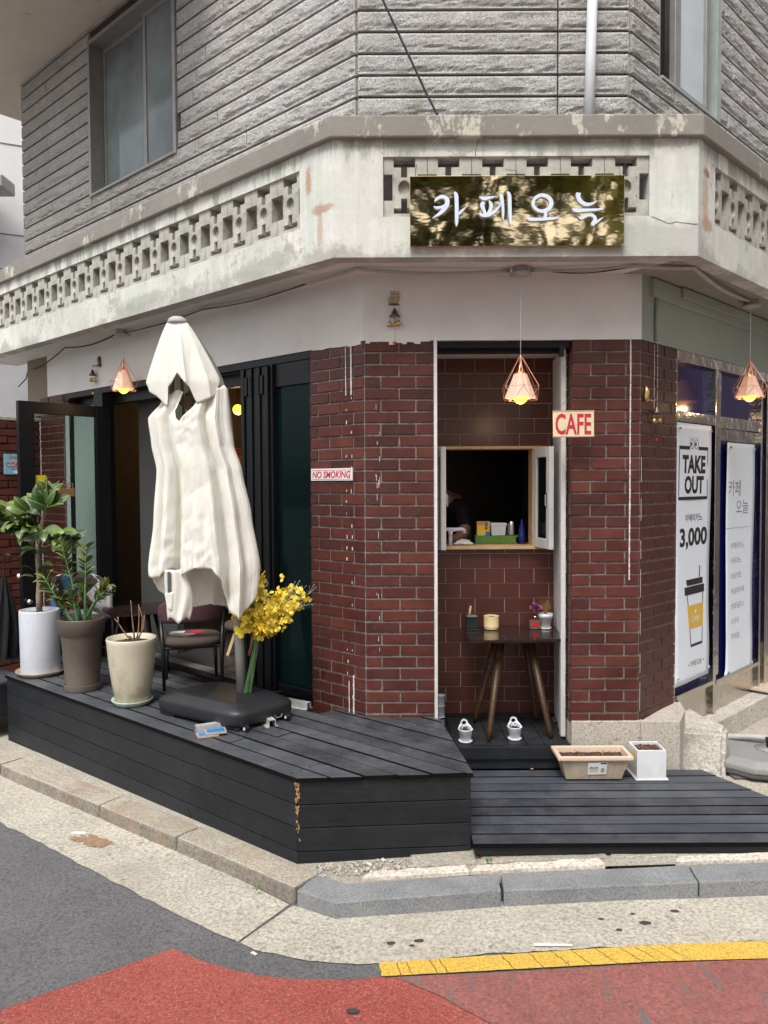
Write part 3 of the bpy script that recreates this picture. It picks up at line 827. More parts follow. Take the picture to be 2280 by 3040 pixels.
aFL = math.atan2(dL.y, dL.x); aFR = math.atan2(dR.y, dR.x)
pL = obj('brick_pier', lambda bm: (add_prism(bm, [WL(0, -.007, 0)[:2], WF(.293, .0 - .007, 0)[:2], (.293, 4.70), WL(.46, -.30, 0)[:2], WL(.452, -.007, 0)[:2]], .10, 2.431)), 'mortar', B)
pat_a = [[.078, .19, .19], [.178, .19, .19]]
brick_face(pL, WL, aFL, .006, .455, .265, 2.432, pat_a)
brick_face(pL, WF, 0., -.106, .29, .265, 2.432, [[.19, .195], [.085, .19, .10]])
pR = obj('brick_pier', lambda bm: (add_prism(bm, [WF(1.083, -.007, 0)[:2], WF(1.468, -.007, 0)[:2], WR(.46, -.007, 0)[:2], WR(.46, -.22, 0)[:2], (1.20, 4.72), (1.083, 4.72)], .235, 2.431)), 'mortar', B)
brick_face(pR, WF, 0., 1.078, 1.464, .242, 2.432, [[.10, .19, .10], [.19, .19]])
sb = bmesh.new()
brick_face(None, WR, aFR, .006, .455, .242, 2.432, [[.075, .19, .19], [.17, .19, .08]], stuff=sb)
# the narrow side of the pier inside the serving recess
def Wside(s, o, z): return Vector((1.082 - o - .0, Y0 + s, z)) if False else Vector((1.076 - o, Y0 + s, z))
brick_face(None, Wside, R(90), .012, .16, .242, 2.38, [[.15], [.07, .07]], stuff=sb)
link('brickwork', from_bm('brickwork', sb, False), 'brick_glazed', pR, kind='stuff')
# far left pier
pF = obj('brick_pier', lambda bm: add_fbox(bm, WL, 3.73, 4.19, -.30, -.007, -.3, 2.431), 'mortar', B)
sb = bmesh.new()
brick_face(None, WL, aFL, 3.735, 4.19, .0, 2.432, [[.078, .19, .17], [.178, .19, .07]], stuff=sb)
def Wret(s, o, z): return WL(3.73 - .0 + 0 - o if False else 3.73 + .0 - o * 1., -s, z)
brick_face(None, lambda s, o, z: WL(3.727 - (o + .088), -s, z), aFR, .012, .29, .0, 2.432, [[.19, .08], [.09, .18]], stuff=sb)
link('brickwork', from_bm('brickwork', sb, False), 'brick_glazed', pF, kind='stuff')

# --- paint drips and white lines left on the piers ----------------
simple('old_paint', (.62, .60, .57), .8, var=.2, scale=50)
def strip(bm, w, s, z0, z1, wd, o=.0015, seed=0.):
    n = max(2, int((z1 - z0) / .012)); va = []
    for i in range(n + 1):
        z = z0 + (z1 - z0) * i / n; ww = wd * (1 + .5 * noise.noise(Vector((s * 9, z * 60, seed))))
        dx = noise.noise(Vector((z * 8, s, seed))) * .0015
        va.append((bm.verts.new(w(s - ww / 2 + dx, o, z)), bm.verts.new(w(s + ww / 2 + dx, o, z))))
    for (a, b_), (c, d) in zip(va[:-1], va[1:]): bm.faces.new((a, b_, d, c))
def lines_left(bm):
    strip(bm, WL, .144, 2.135, 2.425, .0065, .002, 1.); strip(bm, WL, .100, 2.135, 2.425, .011, .002, 2.)
    z = 2.12
    while z > .30:
        for s in (.142, .100):
            if random.random() < .45: strip(bm, WL, s + random.uniform(-.003, .003), z - random.uniform(.006, .02), z + random.uniform(.001, .007), random.uniform(.004, .009), .002, z)
        z -= BP
    strip(bm, WL, .132, .272, .46, .007, .002, 5.); strip(bm, WL, .094, .272, .50, .010, .002, 6.)
    for i in range(9): strip(bm, WF, .0 + random.uniform(-.10, .02), random.uniform(.5, 2.2), 0, .002) if False else None
    for i in range(16):
        s = random.choice((.05, .02, -.03)) ; z = random.uniform(.6, 2.2)
        strip(bm, WF, -.04 + random.uniform(-.005, .02), z, z + random.uniform(.01, .05), .0025, .002, i)
obj('paint_line', lines_left, 'old_paint', pL, recalc=False, kind='stuff')
def lines_right(bm):
    z = 1.06
    while z < 2.43:
        strip(bm, WF, 1.408, z, z + .07, .0075, .0025, z); z += .066
    z = 2.0
    while z < 2.40:
        strip(bm, WR, .155, z, z + .07, .006, .0025, z); strip(bm, WR, .195, z + .03, z + .09, .006, .0025, z + 3); z += .07
    for i in range(7): strip(bm, WR, .003, .3 + i * .22, .3 + i * .22 + random.uniform(.08, .2), .006, .003, i)
obj('paint_line', lines_right, 'old_paint', pR, recalc=False, kind='stuff')
# plaster crumbs smeared over the top course
def smear(bm):
    for (w, a, b_) in ((WL, .02, .43), (WF, -.10, .27)):
        s = a
        while s < b_:
            h = abs(noise.noise(Vector((s * 14, 1, 0)))) * .035 + .006
            L = random.uniform(.02, .05)
            add_fbox(bm, w, s, min(s + L, b_), -.003, .004, 2.434 - h, 2.436); s += L
obj('plaster_smear', smear, 'plaster_white', pL)

# --- plaster bands between brick and soffit -----------------------
ZS = 2.805
def band(bm, w, s0, s1, z0, z1, t=.10, o=.0): add_fbox(bm, w, s0, s1, o - t, o, z0, z1)
obj('plaster_band', lambda bm: (add_prism(bm, [WL(4.03, .0, 0)[:2], KL[:2], KR[:2], (KR.x + .02, KR.y + .2), (-.05, Y0 + .22), WL(4.03, -.16, 0)[:2]], 2.434, ZS + .02)), 'plaster_white', B)
obj('plaster_band', lambda bm: band(bm, WR, .004, 5.0, 2.434, ZS + .02, .2, -.002), 'plaster_green', B)
obj('rail', lambda bm: band(bm, WR, .10, 5.0, 2.69, 2.795, .03, .025), 'plaster_green', B, bevel=.004)
obj('rail', lambda bm: band(bm, WR, .45, 5.0, 2.735, 2.795, .02, .046), 'plaster_green', B, bevel=.004)
obj('pipe_stub', lambda bm: add_tube(bm, [WR(.165, .012, 2.44), WR(.16, .014, 2.55), WR(.165, .012, 2.69)], .012), 'plaster_green', B, smooth=True)
obj('pillar', lambda bm: add_fbox(bm, WL, 4.035, 4.45, -.3, -.001, 2.27, ZS + .01), 'plaster_brown', B)
obj('end_wall', lambda bm: add_fbox(bm, WL, 4.19, 4.45, -2.5, -.30, -.3, ZS + .01), 'speckled_stucco', B)

# --- ledge: soffit slab, pierced parapet, coping -------------------
def WPL(s, o, z): return W(PL, dL, nL, s, o, z)
def WPR(s, o, z): return W(PR, dR, nR, s, o, z)
def WPF(x, o, z): return Vector((x, 4.09 - o, z))
def poly_ledge(o_out, o_in, sl=6.2, sr=4.5):
    tl = math.tan(R(42.4 / 2)); tr = math.tan(R(44.7 / 2))
    out = [WPL(sl, o_out, 0), Vector((PL.x - o_out * tl, 4.09 - o_out, 0)), Vector((PR.x + o_out * tr, 4.09 - o_out, 0)), WPR(sr, o_out, 0)]
    inn = [WPR(sr, o_in, 0), Vector((PR.x + o_in * tr, 4.09 - o_in, 0)), Vector((PL.x - o_in * tl, 4.09 - o_in, 0)), WPL(sl, o_in, 0)]
    return [p[:2] for p in out + inn]
def strips(bm, o_out, o_in, z0, z1, sl=4.95, sr=4.5):
    p = poly_ledge(o_out, o_in, sl, sr)
    for i in range(3):
        q = [p[i], p[i + 1], p[6 - i], p[7 - i]]
        add_prism(bm, q, z0, z1)
def solid_ring(bm, o_out, o_in, z0, z1, sl=4.95, sr=4.5):
    p = poly_ledge(o_out, o_in, sl, sr)
    add_prism(bm, p, z0, z1)
obj('soffit', lambda bm: solid_ring(bm, -.004, -.42, ZS, ZS + .07), 'plaster_white', B)
# right part of the soffit is bare and greenish
obj('soffit', lambda bm: add_prism(bm, [(PR.x - .28, 4.44), WPR(.0, -.006, 0)[:2], WPR(4.4, -.006, 0)[:2], WPR(4.4, -.40, 0)[:2], (PR.x - .20, 4.452)], ZS - .003, ZS + .03), 'soffit_green', B)
par = obj('parapet', lambda bm: solid_ring(bm, 0., -.10, ZS - .004, 3.008), 'ledge_plaster', B)
obj('parapet', lambda bm: solid_ring(bm, 0., -.10, 3.318, 3.405), 'ledge_plaster', B)
BW, Z0b, Z1b = .231, 3.008, 3.318
XF0, XF1 = .004, .004 + 6 * BW
SL0 = .231
SR0 = .147
SR1 = .210
obj('parapet_post', lambda bm: add_prism(bm, [WPL(.258, 0, 0)[:2], PL[:2], (XF0, 4.09), (XF0, 4.19), (PL.x + .036, 4.19), WPL(.258, -.10, 0)[:2]], 3.0081, 3.3179), 'ledge_plaster', B)
obj('parapet_post', lambda bm: add_prism(bm, [(XF1, 4.09), PR[:2], WPR(SR1, 0, 0)[:2], WPR(SR1, -.10, 0)[:2], (PR.x - .04, 4.19), (XF1, 4.19)], 3.0081, 3.3179), 'ledge_plaster', B)
obj('coping', lambda bm: solid_ring(bm, .032, -.135, 3.405, 3.517), 'coping_concrete', B, bevel=.008)
def crack(bm):
    pts = [(1.40, 3.005), (1.45, 2.985), (1.49, 2.965), (1.53, 2.975), (1.58, 2.970), (1.643, 2.965)]
    q = jagline(pts, .012, .006, 4.)
    for (x0, z0), (x1, z1) in zip(q[:-1], q[1:]):
        bm.faces.new([bm.verts.new(p) for p in ((x0, 4.0885, z0 - .0016), (x1, 4.0885, z1 - .0012), (x1, 4.0885, z1 + .0012), (x0, 4.0885, z0 + .0016))])
obj('crack', crack, 'tar', par, recalc=False)
def crack2(bm):
    q = jagline([(.505, 3.40), (.490, 3.36), (.485, 3.318)], .012, .006, 6.)
    for (x0, z0), (x1, z1) in zip(q[:-1], q[1:]):
        bm.faces.new([bm.verts.new(p) for p in ((x0 - .0016, 4.0885, z0), (x1 - .0014, 4.0885, z1), (x1 + .0014, 4.0885, z1), (x0 + .0016, 4.0885, z0))])
obj('crack', crack2, 'tar', par, recalc=False)
# pierced block
def block_bm():
    us = [0, .21, .235, .405, .545, .73, .79, 1]; vs = [0, .165, .28, .33, .68, .715, .84, .93, 1]
    def hole(u, v):
        return (.235 < u < .73 and v < .165) or (.405 < u < .545 and .165 < v < .33) or ((u < .21 or u > .79) and .28 < v < .715) or (.405 < u < .545 and .68 < v < .84) or (.235 < u < .73 and .84 < v < .93)
    bm = bmesh.new(); W_, H_, D_ = BW - .003, Z1b - Z0b, .075
    hh = [[hole((us[i] + us[i + 1]) / 2, (vs[j] + vs[j + 1]) / 2) for j in range(8)] for i in range(7)]
    def P(u, v, d): return Vector(((u - .5) * W_, d, H_ * (.5 - v)))
    cells = [(i, j) for i in range(7) for j in range(8) if not hh[i][j]]
    dish = {(2, 3), (3, 3), (4, 3)}
    for i, j in cells:
        u0, u1, v0, v1 = us[i], us[i + 1], vs[j], vs[j + 1]
        for d, rv in ((0., 0), (D_, 1)):
            if d == 0. and (i, j) in dish: continue
            q = [P(u0, v0, d), P(u1, v0, d), P(u1, v1, d), P(u0, v1, d)]
            bm.faces.new([bm.verts.new(p) for p in q])
        for (di, dj, a, b_) in ((-1, 0, (u0, v0), (u0, v1)), (1, 0, (u1, v0), (u1, v1)), (0, -1, (u0, v0), (u1, v0)), (0, 1, (u0, v1), (u1, v1))):
            ni, nj = i + di, j + dj
            if ni < 0 or nj < 0 or ni > 6 or nj > 7 or hh[ni][nj]:
                bm.faces.new([bm.verts.new(p) for p in (P(*a, 0), P(*b_, 0), P(*b_, D_), P(*a, D_))])
    # round dish in the middle
    cu, cv = .475, .505; n = 24; sq = []; ci = []; cen = bm.verts.new(P(cu, cv, .026)); cm = []
    for k in range(n):
        a = (k + .5) * 2 * math.pi / n; c, s = math.cos(a), math.sin(a)
        hu, hv = (.2475, .175); cu2 = .4825
        t = min(hu / abs(c) if abs(c) > 1e-6 else 9, hv / abs(s) * 1.0 if abs(s) > 1e-6 else 9)
        u_, v_ = cu2 + c * t, cv + s * t
        sq.append(bm.verts.new(P(min(.73, max(.235, u_)), min(.68, max(.33, v_)), 0)))
        ci.append(bm.verts.new(P(cu, cv, 0) + Vector((c * .032, 0, -s * .040))))
        cm.append(bm.verts.new(P(cu, cv, .024) + Vector((c * .0295, 0, -s * .0375))))
    for k in range(n):
        k2 = (k + 1) % n
        bm.faces.new((sq[k], sq[k2], ci[k2], ci[k])); bm.faces.new((ci[k], ci[k2], cm[k2], cm[k])); bm.faces.new((cm[k], cm[k2], cen))
    bmesh.ops.remove_doubles(bm, verts=bm.verts, dist=.0004)
    me = from_bm('breeze_block', bm); me.materials.append(M('block_concrete')); return me
blk = block_bm()
zc = (Z0b + Z1b) / 2
for i in range(6): place('breeze_block', blk, B, (XF0 + BW * (i + .5), 4.09 + .012, zc), 0.)
for i in range(20):
    p = WPL(SL0 + BW * (i + .5), -.012, zc); place('breeze_block', blk, B, p, aFL + math.pi)
for i in range(9):
    p = WPR(SR0 + BW * (i + .5), -.012, zc); place('breeze_block', blk, B, p, aFR)

# --- upper storey ---------------------------------------------------
CP = .1193
def WUL(s, o, z): return W(KLu, dL, nL, s, o, z)
def WUR(s, o, z): return W(KRu, dR, nR, s, o, z)
ZU0, ZU1 = 2.88, 5.378
def upper_core(bm):
    add_fbox(bm, lambda s, o, z: WUL(s, o, z), 0.0, 4.41, -.45, -.028, ZU0, 3.99)
    add_prism(bm, [WUL(.0, -.028, 0)[:2], WUL(1.80, -.028, 0)[:2], WUL(1.80, -.4, 0)[:2], (KLu.x + .1, Y0 + .45)], 3.9901, ZU1)
    add_fbox(bm, WUL, 3.085, 4.41, -.45, -.028, 3.9901, ZU1)
    add_fbox(bm, WUL, 1.80, 3.085, -.45, -.028, 5.262, ZU1)
    add_prism(bm, [(KLu.x + .011, Y0 + .028), (KRu.x - .011, Y0 + .028), (KRu.x - .011, Y0 + .5), (KLu.x + .011, Y0 + .5)], ZU0, ZU1 + .5)
    add_fbox(bm, WUR, .0, 5., -.45, -.028, ZU0, 4.03)
    add_fbox(bm, WUR, .0, .368, -.45, -.028, 4.0301, ZU1 + .5)
    add_fbox(bm, WUR, 1.235, 5., -.45, -.028, 4.0301, ZU1 + .5)
obj('wall_core', upper_core, 'stone_joint', B)
def stone(parent, w, s0, s1, z0, z1, seed):
    bm = bmesh.new(); nx = max(3, int((s1 - s0) / .018)); nz = 8
    g = []
    sd_ = seed * 3.7
    def face(s, z, u, v):
        e = min(u, 1 - u) * (s1 - s0); e2 = min(v, 1 - v) * (z1 - z0)
        k = min(1, min(e / .012, e2 / .012))
        rr = noise.fractal(Vector((s * 9 + sd_, z * 26, sd_)), 1.0, 2.1, 4) * .005
        r2 = noise.noise(Vector((s * 45, z * 70, sd_))) * .002
        line = .30 + .30 * noise.noise(Vector((s * 2.2 + sd_, 7, 0))) + .16 * noise.noise(Vector((s * 13, sd_, 1))) + .05 * noise.noise(Vector((s * 50, sd_, 1)))
        t = max(0, min(1, (line - v) / .16)); t = t * t * (3 - 2 * t)
        amt = .5 + .5 * noise.noise(Vector((s * 1.1 + sd_, 2, sd_)))
        return k * (rr * (1 + t) + r2 - t * .015 * amt) + (k - 1) * .007
    for i in range(nx + 1):
        u = i / nx; s = s0 + (s1 - s0) * u; row = []
        for j in range(nz + 1):
            v = j / nz; z = z0 + (z1 - z0) * v
            row.append(bm.verts.new(w(s, face(s, z, u, v), z)))
        g.append(row)
    for i in range(nx):
        for j in range(nz): bm.faces.new((g[i][j], g[i + 1][j], g[i + 1][j + 1], g[i][j + 1]))
    # returns to the joint
    def skirt(line_, pts):
        b_ = [bm.verts.new(p) for p in pts]
        for k in range(len(line_) - 1): bm.faces.new((line_[k], line_[k + 1], b_[k + 1], b_[k]))
    skirt([g[i][0] for i in range(nx + 1)], [w(s0 + (s1 - s0) * i / nx, -.03, z0) for i in range(nx + 1)])
    skirt([g[i][nz] for i in range(nx + 1)], [w(s0 + (s1 - s0) * i / nx, -.03, z1) for i in range(nx + 1)])
    skirt(g[0], [w(s0, -.03, z0 + (z1 - z0) * j / nz) for j in range(nz + 1)])
    skirt(g[nx], [w(s1, -.03, z0 + (z1 - z0) * j / nz) for j in range(nz + 1)])
    return link('granite_block', from_bm('granite_block', bm), 'granite_split', parent)
sd_i = 0
row = 0; z = 3.440
while z < ZU1 - .01:
    z0, z1 = z + .0088, min(z + CP - .0088, ZU1 - .002)
    # left wall
    cuts = [.012]
    while cuts[-1] < 4.41: cuts.append(cuts[-1] + random.uniform(.9, 1.9))
    cuts[-1] = 4.41
    if len(cuts) > 2 and cuts[-1] - cuts[-2] < .25: cuts.pop(-2)
    for a, b_ in zip(cuts[:-1], cuts[1:]):
        segs = [(a, b_)]
        if z1 > 4.0 and z0 < 5.255:
            lo = (z0 > 3.99)
            if lo:
                out = []
                for p, q in segs:
                    if q <= 1.80 or p >= 3.085: out.append((p, q))
                    else:
                        if p < 1.80: out.append((p, 1.80))
                        if q > 3.085: out.append((3.085, q))
                segs = out
        for p, q in segs:
            if q - p > .05: stone(B, WUL, p + .003, q - .003, z0, z1, sd_i); sd_i += 1
    # front
    if z < 4.75:
        for a, b_ in ((KLu.x + .008, .985), (.995, KRu.x - .008)): stone(B, WF, a, b_, z0, z1, sd_i); sd_i += 1
    if z < 5.3:
        cuts = [.012, .5 + random.uniform(-.1, .3), 1.5 + random.uniform(-.2, .3), 2.6, 3.8]
        for a, b_ in zip(cuts[:-1], cuts[1:]):
            out = [(a, b_)]
            if z0 > 4.0:
                out = []
                if a < .368: out.append((a, min(b_, .368)))
                if b_ > 1.235: out.append((max(a, 1.235), b_))
            for p, q in out:
                if q - p > .05: stone(B, WUR, p + .003, q - .003, z0, z1, sd_i); sd_i += 1
    z += CP
# eave: a painted slab that turns the corner of the building
obj('eave', lambda bm: add_prism(bm, [WUL(5.15, .95, 0)[:2], WUL(1.2, .95, 0)[:2], WUL(1.2, -1.0, 0)[:2], WUL(5.15, -3., 0)[:2]], ZU1, ZU1 + .16), 'eave_paint', B, bevel=.01)
obj('eave_beam', lambda bm: add_fbox(bm, WUL, 4.41, 4.55, .0, .90, 5.25, ZU1 + .001), 'eave_paint', B, bevel=.008) if False else None

# windows of the upper floor
def up_window(w, s0, s1, z0, z1, mull, glassmat, depth=.12, left_first=True, nm='window'):
    wd = empty_part = obj(nm, lambda bm: (
        add_fbox(bm, w, s0, s0 + .035, -depth - .06, .012, z0, z1), add_fbox(bm, w, s1 - .035, s1, -depth - .06, .012, z0, z1),
        add_fbox(bm, w, s0 + .0351, s1 - .0351, -depth - .06, .012, z1 - .03, z1), add_fbox(bm, w, s0 + .0351, s1 - .0351, -depth - .06, .018, z0, z0 + .02)), 'steel_grey', B, bevel=.002)
    for a, b_, o in ((s0 + .04, mull + .02, -depth * .55), (mull - .02, s1 - .04, -depth * .9)):
        f_ = obj('frame', lambda bm: (
            add_fbox(bm, w, a, a + .035, o - .025, o, z0 + .02, z1 - .03), add_fbox(bm, w, b_ - .035, b_, o - .025, o, z0 + .02, z1 - .03),
            add_fbox(bm, w, a + .0351, b_ - .0351, o - .025, o, z1 - .07, z1 - .03), add_fbox(bm, w, a + .0351, b_ - .0351, o - .025, o, z0 + .02, z0 + .055)), 'steel_grey', wd, bevel=.002)
        obj('pane', lambda bm: add_fbox(bm, w, a + .035, b_ - .035, o - .016, o - .010, z0 + .055, z1 - .07), glassmat, wd)
    obj('backing', lambda bm: add_fbox(bm, w, s0, s1, -.50, -.46, z0, z1), 'dark_inside', wd)
    return wd
simple('window_haze', (.17, .20, .205), .08, var=.5, scale=1.0)
simple('window_white', (.55, .60, .62), .15, var=.12, scale=2.)
up_window(WUL, 1.80, 3.085, 4.00, 5.262, 2.33, 'window_haze')
wr = obj('window', lambda bm: (add_fbox(bm, WUR, .368, .385, -.12, -.012, 4.03, 5.6), add_fbox(bm, WUR, .3851, 1.1649, -.12, .004, 4.03, 4.048), add_fbox(bm, WUR, 1.165, 1.235, -.08, .006, 4.03, 5.6)), 'light_frame', B, bevel=.003)
fr_ = obj('frame', lambda bm: (add_fbox(bm, WUR, .580, .655, -.05, -.010, 4.0485, 5.5), add_fbox(bm, WUR, 1.030, 1.070, -.05, -.010, 4.0485, 5.5), add_fbox(bm, WUR, .6551, 1.0299, -.05, -.010, 4.0485, 4.075)), 'steel_grey', wr, bevel=.003)
obj('pane', lambda bm: add_fbox(bm, WUR, .655, 1.030, -.036, -.030, 4.075, 5.5), 'window_white', wr)
obj('pane', lambda bm: add_fbox(bm, WUR, .385, .580, -.085, -.080, 4.048, 5.5), 'black_plastic', wr)
obj('pane', lambda bm: add_fbox(bm, WUR, 1.070, 1.165, -.075, -.070, 4.048, 5.5), 'black_plastic', wr)
# drain pipe on the upper wall
dp = obj('drain_pipe', lambda bm: add_tube(bm, [(1.148, 4.385, 3.50), (1.158, 4.385, 3.95), (1.175, 4.385, 4.6)], .0285, 16), 'pipe_white', B, smooth=True)

# --- serving recess: tiled wall, jambs, hatch -----------------------
YT = 5.0
tw = obj('tiled_wall', lambda bm: (add_box(bm, .27, .3335, YT + .004, YT + .10, .06, 2.46), add_box(bm, .9565, 1.15, YT + .004, YT + .10, .06, 2.46),
    add_box(bm, .3336, .9564, YT + .004, YT + .10, .06, 1.205), add_box(bm, .3336, .9564, YT + .004, YT + .10, 1.845, 2.46)), 'grout_pale', B)
TW, TH = .1905, .0965
GR = .0036
def tile(x0, x1, z0, z1):
    k = (round(x1 - x0, 3), round(z1 - z0, 3))
    if k not in _bm:
        bm = bmesh.new(); add_box(bm, -k[0] / 2, k[0] / 2, 0, .008, -k[1] / 2, k[1] / 2)
        me = from_bm('tile', bm); me.materials.append(M('tile_brown')); _bm[k] = me
    place('tile', _bm[k], tw, ((x0 + x1) / 2, YT + random.uniform(-.0003, .0003), (z0 + z1) / 2))
zt = 2.418; r_ = 0
while zt > .12:
    z0, z1 = max(zt - TH + GR, .124), zt
    x = .3265 - (.118 if r_ % 2 == 0 else .022)
    while x < 1.105:
        a, b_ = max(x, .318), min(x + TW - GR, 1.105)
        if b_ - a > .012:
            if z1 <= 1.206 or z0 >= 1.845: tile(a, b_, z0, z1)
            else:
                zz = []
                if z0 < 1.204 < z1: zz.append((z0, 1.203))
                if z0 < 1.847 < z1: zz.append((1.848, z1))
                for p, q in zz: tile(a, b_, p, q)
                if not zz:
                    if a < .3335: tile(a, min(b_, .3315), z0, z1) if min(b_, .3315) - a > .01 else None
                    if b_ > .9565: tile(max(a, .9585), b_, z0, z1) if b_ - max(a, .9585) > .01 else None
        x += TW
    zt -= TH; r_ += 1
obj('door_jamb', lambda bm: add_box(bm, .286, .3035, 4.395, 4.47, .10, 2.43), 'white_paint', B, bevel=.002)
obj('door_jamb', lambda bm: (wobble(bm, .001, 12) if False else add_hex(bm, [Vector(p) for p in ((1.040, 4.53, .12), (1.066, 4.53, .12), (1.066, 4.57, .12), (1.040, 4.57, .12), (1.036, 4.53, 2.40), (1.062, 4.53, 2.40), (1.062, 4.57, 2.40), (1.036, 4.57, 2.40))])), 'white_paint', B, bevel=.002)
obj('door_jamb', lambda bm: add_hex(bm, [Vector(p) for p in ((1.064, 4.572, .12), (1.12, 4.572, .12), (1.15, 5.003, .12), (1.102, 4.998, .12), (1.056, 4.572, 2.40), (1.12, 4.572, 2.40), (1.15, 5.003, 2.40), (1.086, 4.998, 2.40))]), 'white_paint', B)
obj('door_head', lambda bm: add_box(bm, .29, 1.10, 4.86, 5.0, 2.42, 2.50), 'white_paint', B)
obj('roller_track', lambda bm: (add_box(bm, .285, 1.075, 4.47, 4.53, 2.395, 2.434), add_box(bm, .285, 1.075, 4.545, 4.575, 2.375, 2.42)), 'black_metal', B, bevel=.004)
obj('track_end', lambda bm: add_box(bm, 1.005, 1.030, 4.44, 4.47, 2.34, 2.395), 'black_metal', B, bevel=.003)
obj('recess_ceiling', lambda bm: add_box(bm, .28, 1.12, 4.56, 5.01, 2.46, 2.50), 'plaster_white', B)
obj('recess_side', lambda bm: add_box(bm, .28, .296, 4.47, 5.0, .10, 2.46), 'plaster_white', B)
obj('skirting', lambda bm: add_box(bm, .297, 1.10, 4.975, 4.996, .103, .125), 'black_wood', B)
# hatch: wooden lining and two white casements opened outwards
hatch = obj('serving_hatch', lambda bm: (add_box(bm, .322, 1.045, 4.955, 5.12, 1.196, 1.2165), add_box(bm, .322, 1.045, 4.955, 5.12, 1.838, 1.856),
    add_box(bm, .3225, .336, 4.985, 5.12, 1.2166, 1.8379), add_box(bm, .954, .968, 4.985, 5.12, 1.2166, 1.8379)), 'pine', B, bevel=.002)
def casement(p0, ang, wdt, flip):
    ca = obj('casement', lambda bm: None, None, B)
    bm = bmesh.new(); t = .032; zz0, zz1 = 1.212, 1.842; fr = .052
    mx = Matrix.Translation(p0) @ Matrix.Rotation(ang, 4, 'Z')
    add_box(bm, 0, fr, 0, t, zz0, zz1, mx); add_box(bm, wdt - fr, wdt, 0, t, zz0, zz1, mx)
    add_box(bm, fr, wdt - fr, 0, t, zz0, zz0 + .062, mx); add_box(bm, fr, wdt - fr, 0, t, zz1 - .062, zz1, mx)
    bmesh.ops.recalc_face_normals(bm, faces=bm.faces); bm.to_mesh(ca.data); bm.free(); ca.data.materials.append(M('white_paint'))
    md = ca.modifiers.new('bevel', 'BEVEL'); md.width = .004; md.segments = 2
    obj('pane', lambda bm: add_box(bm, fr + .001, wdt - fr - .001, .012, .016, zz0 + .062, zz1 - .062, mx), 'clear_glass', ca)
    obj('catch', lambda bm: (add_box(bm, wdt - .04, wdt - .02, -.006 if not flip else t, 0 if not flip else t + .006, 1.49, 1.56, mx), add_tube(bm, [mx @ Vector((wdt - .03, -.012 if not flip else t + .012, 1.48)), mx @ Vector((wdt - .03, -.012 if not flip else t + .012, 1.55))], .005)), 'chrome', ca)
    obj('hinge', lambda bm: add_box(bm, .004, .03, -.004 if flip else t, 0 if flip else t + .004, 1.76, 1.81, mx), 'steel_grey', ca)
    return ca
casement(Vector((.337, 4.98, 0)), R(-88), .27, True)
casement(Vector((.958, 4.98, 0)), R(-80) , .27, False)
# --- rooms behind: dark kitchen and seating room --------------------
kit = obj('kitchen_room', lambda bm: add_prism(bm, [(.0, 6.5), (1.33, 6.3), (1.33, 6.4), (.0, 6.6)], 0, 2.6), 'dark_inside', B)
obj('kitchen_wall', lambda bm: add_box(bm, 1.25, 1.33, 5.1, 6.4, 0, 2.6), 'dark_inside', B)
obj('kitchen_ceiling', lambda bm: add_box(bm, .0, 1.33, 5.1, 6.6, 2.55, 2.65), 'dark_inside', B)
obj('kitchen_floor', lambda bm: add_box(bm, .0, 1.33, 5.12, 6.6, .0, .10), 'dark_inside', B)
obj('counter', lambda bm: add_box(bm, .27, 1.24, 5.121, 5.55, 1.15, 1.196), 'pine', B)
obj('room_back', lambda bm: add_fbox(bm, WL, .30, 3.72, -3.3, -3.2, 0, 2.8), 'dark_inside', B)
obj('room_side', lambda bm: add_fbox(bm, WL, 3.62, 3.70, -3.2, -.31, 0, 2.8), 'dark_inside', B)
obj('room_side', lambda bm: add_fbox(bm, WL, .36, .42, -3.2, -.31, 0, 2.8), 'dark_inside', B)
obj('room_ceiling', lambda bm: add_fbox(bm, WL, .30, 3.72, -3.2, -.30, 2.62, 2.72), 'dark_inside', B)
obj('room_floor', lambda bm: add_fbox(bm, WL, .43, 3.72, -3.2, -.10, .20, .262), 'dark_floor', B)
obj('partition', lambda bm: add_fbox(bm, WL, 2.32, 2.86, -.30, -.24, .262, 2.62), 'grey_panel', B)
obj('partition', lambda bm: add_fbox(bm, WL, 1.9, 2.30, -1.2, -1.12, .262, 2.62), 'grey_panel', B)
# opening head: black track under the plaster, grey liner
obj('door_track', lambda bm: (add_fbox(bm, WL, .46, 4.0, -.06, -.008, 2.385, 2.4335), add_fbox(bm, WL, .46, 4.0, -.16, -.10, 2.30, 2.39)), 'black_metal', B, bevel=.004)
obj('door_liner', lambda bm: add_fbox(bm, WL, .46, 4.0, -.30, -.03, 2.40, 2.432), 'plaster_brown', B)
obj('threshold', lambda bm: (add_fbox(bm, WL, .46, 3.72, -.06, -.045, .262, .278), add_fbox(bm, WL, .46, 3.72, -.10, -.085, .262, .278)), 'steel_grey', B)
# folded stack of glass door leaves (edges toward the street)
for i in range(7):
    s = 1.105 - i * .041
    obj('folding_leaf', lambda bm: (add_fbox(bm, WL, s - .034, s, -.06, .03 - .012 * (i % 2), ZD + .01, 2.375), add_fbox(bm, WL, s - .034, s, -.70, -.0601, 2.31, 2.375)), 'black_metal', B, bevel=.004)
for i in (1, 2, 4, 5):
    s = 1.105 - i * .041
    obj('hinge', lambda bm: add_fbox(bm, WL, s - .030, s - .004, .02, .034, 2.20, 2.32), 'black_metal', B, bevel=.002)
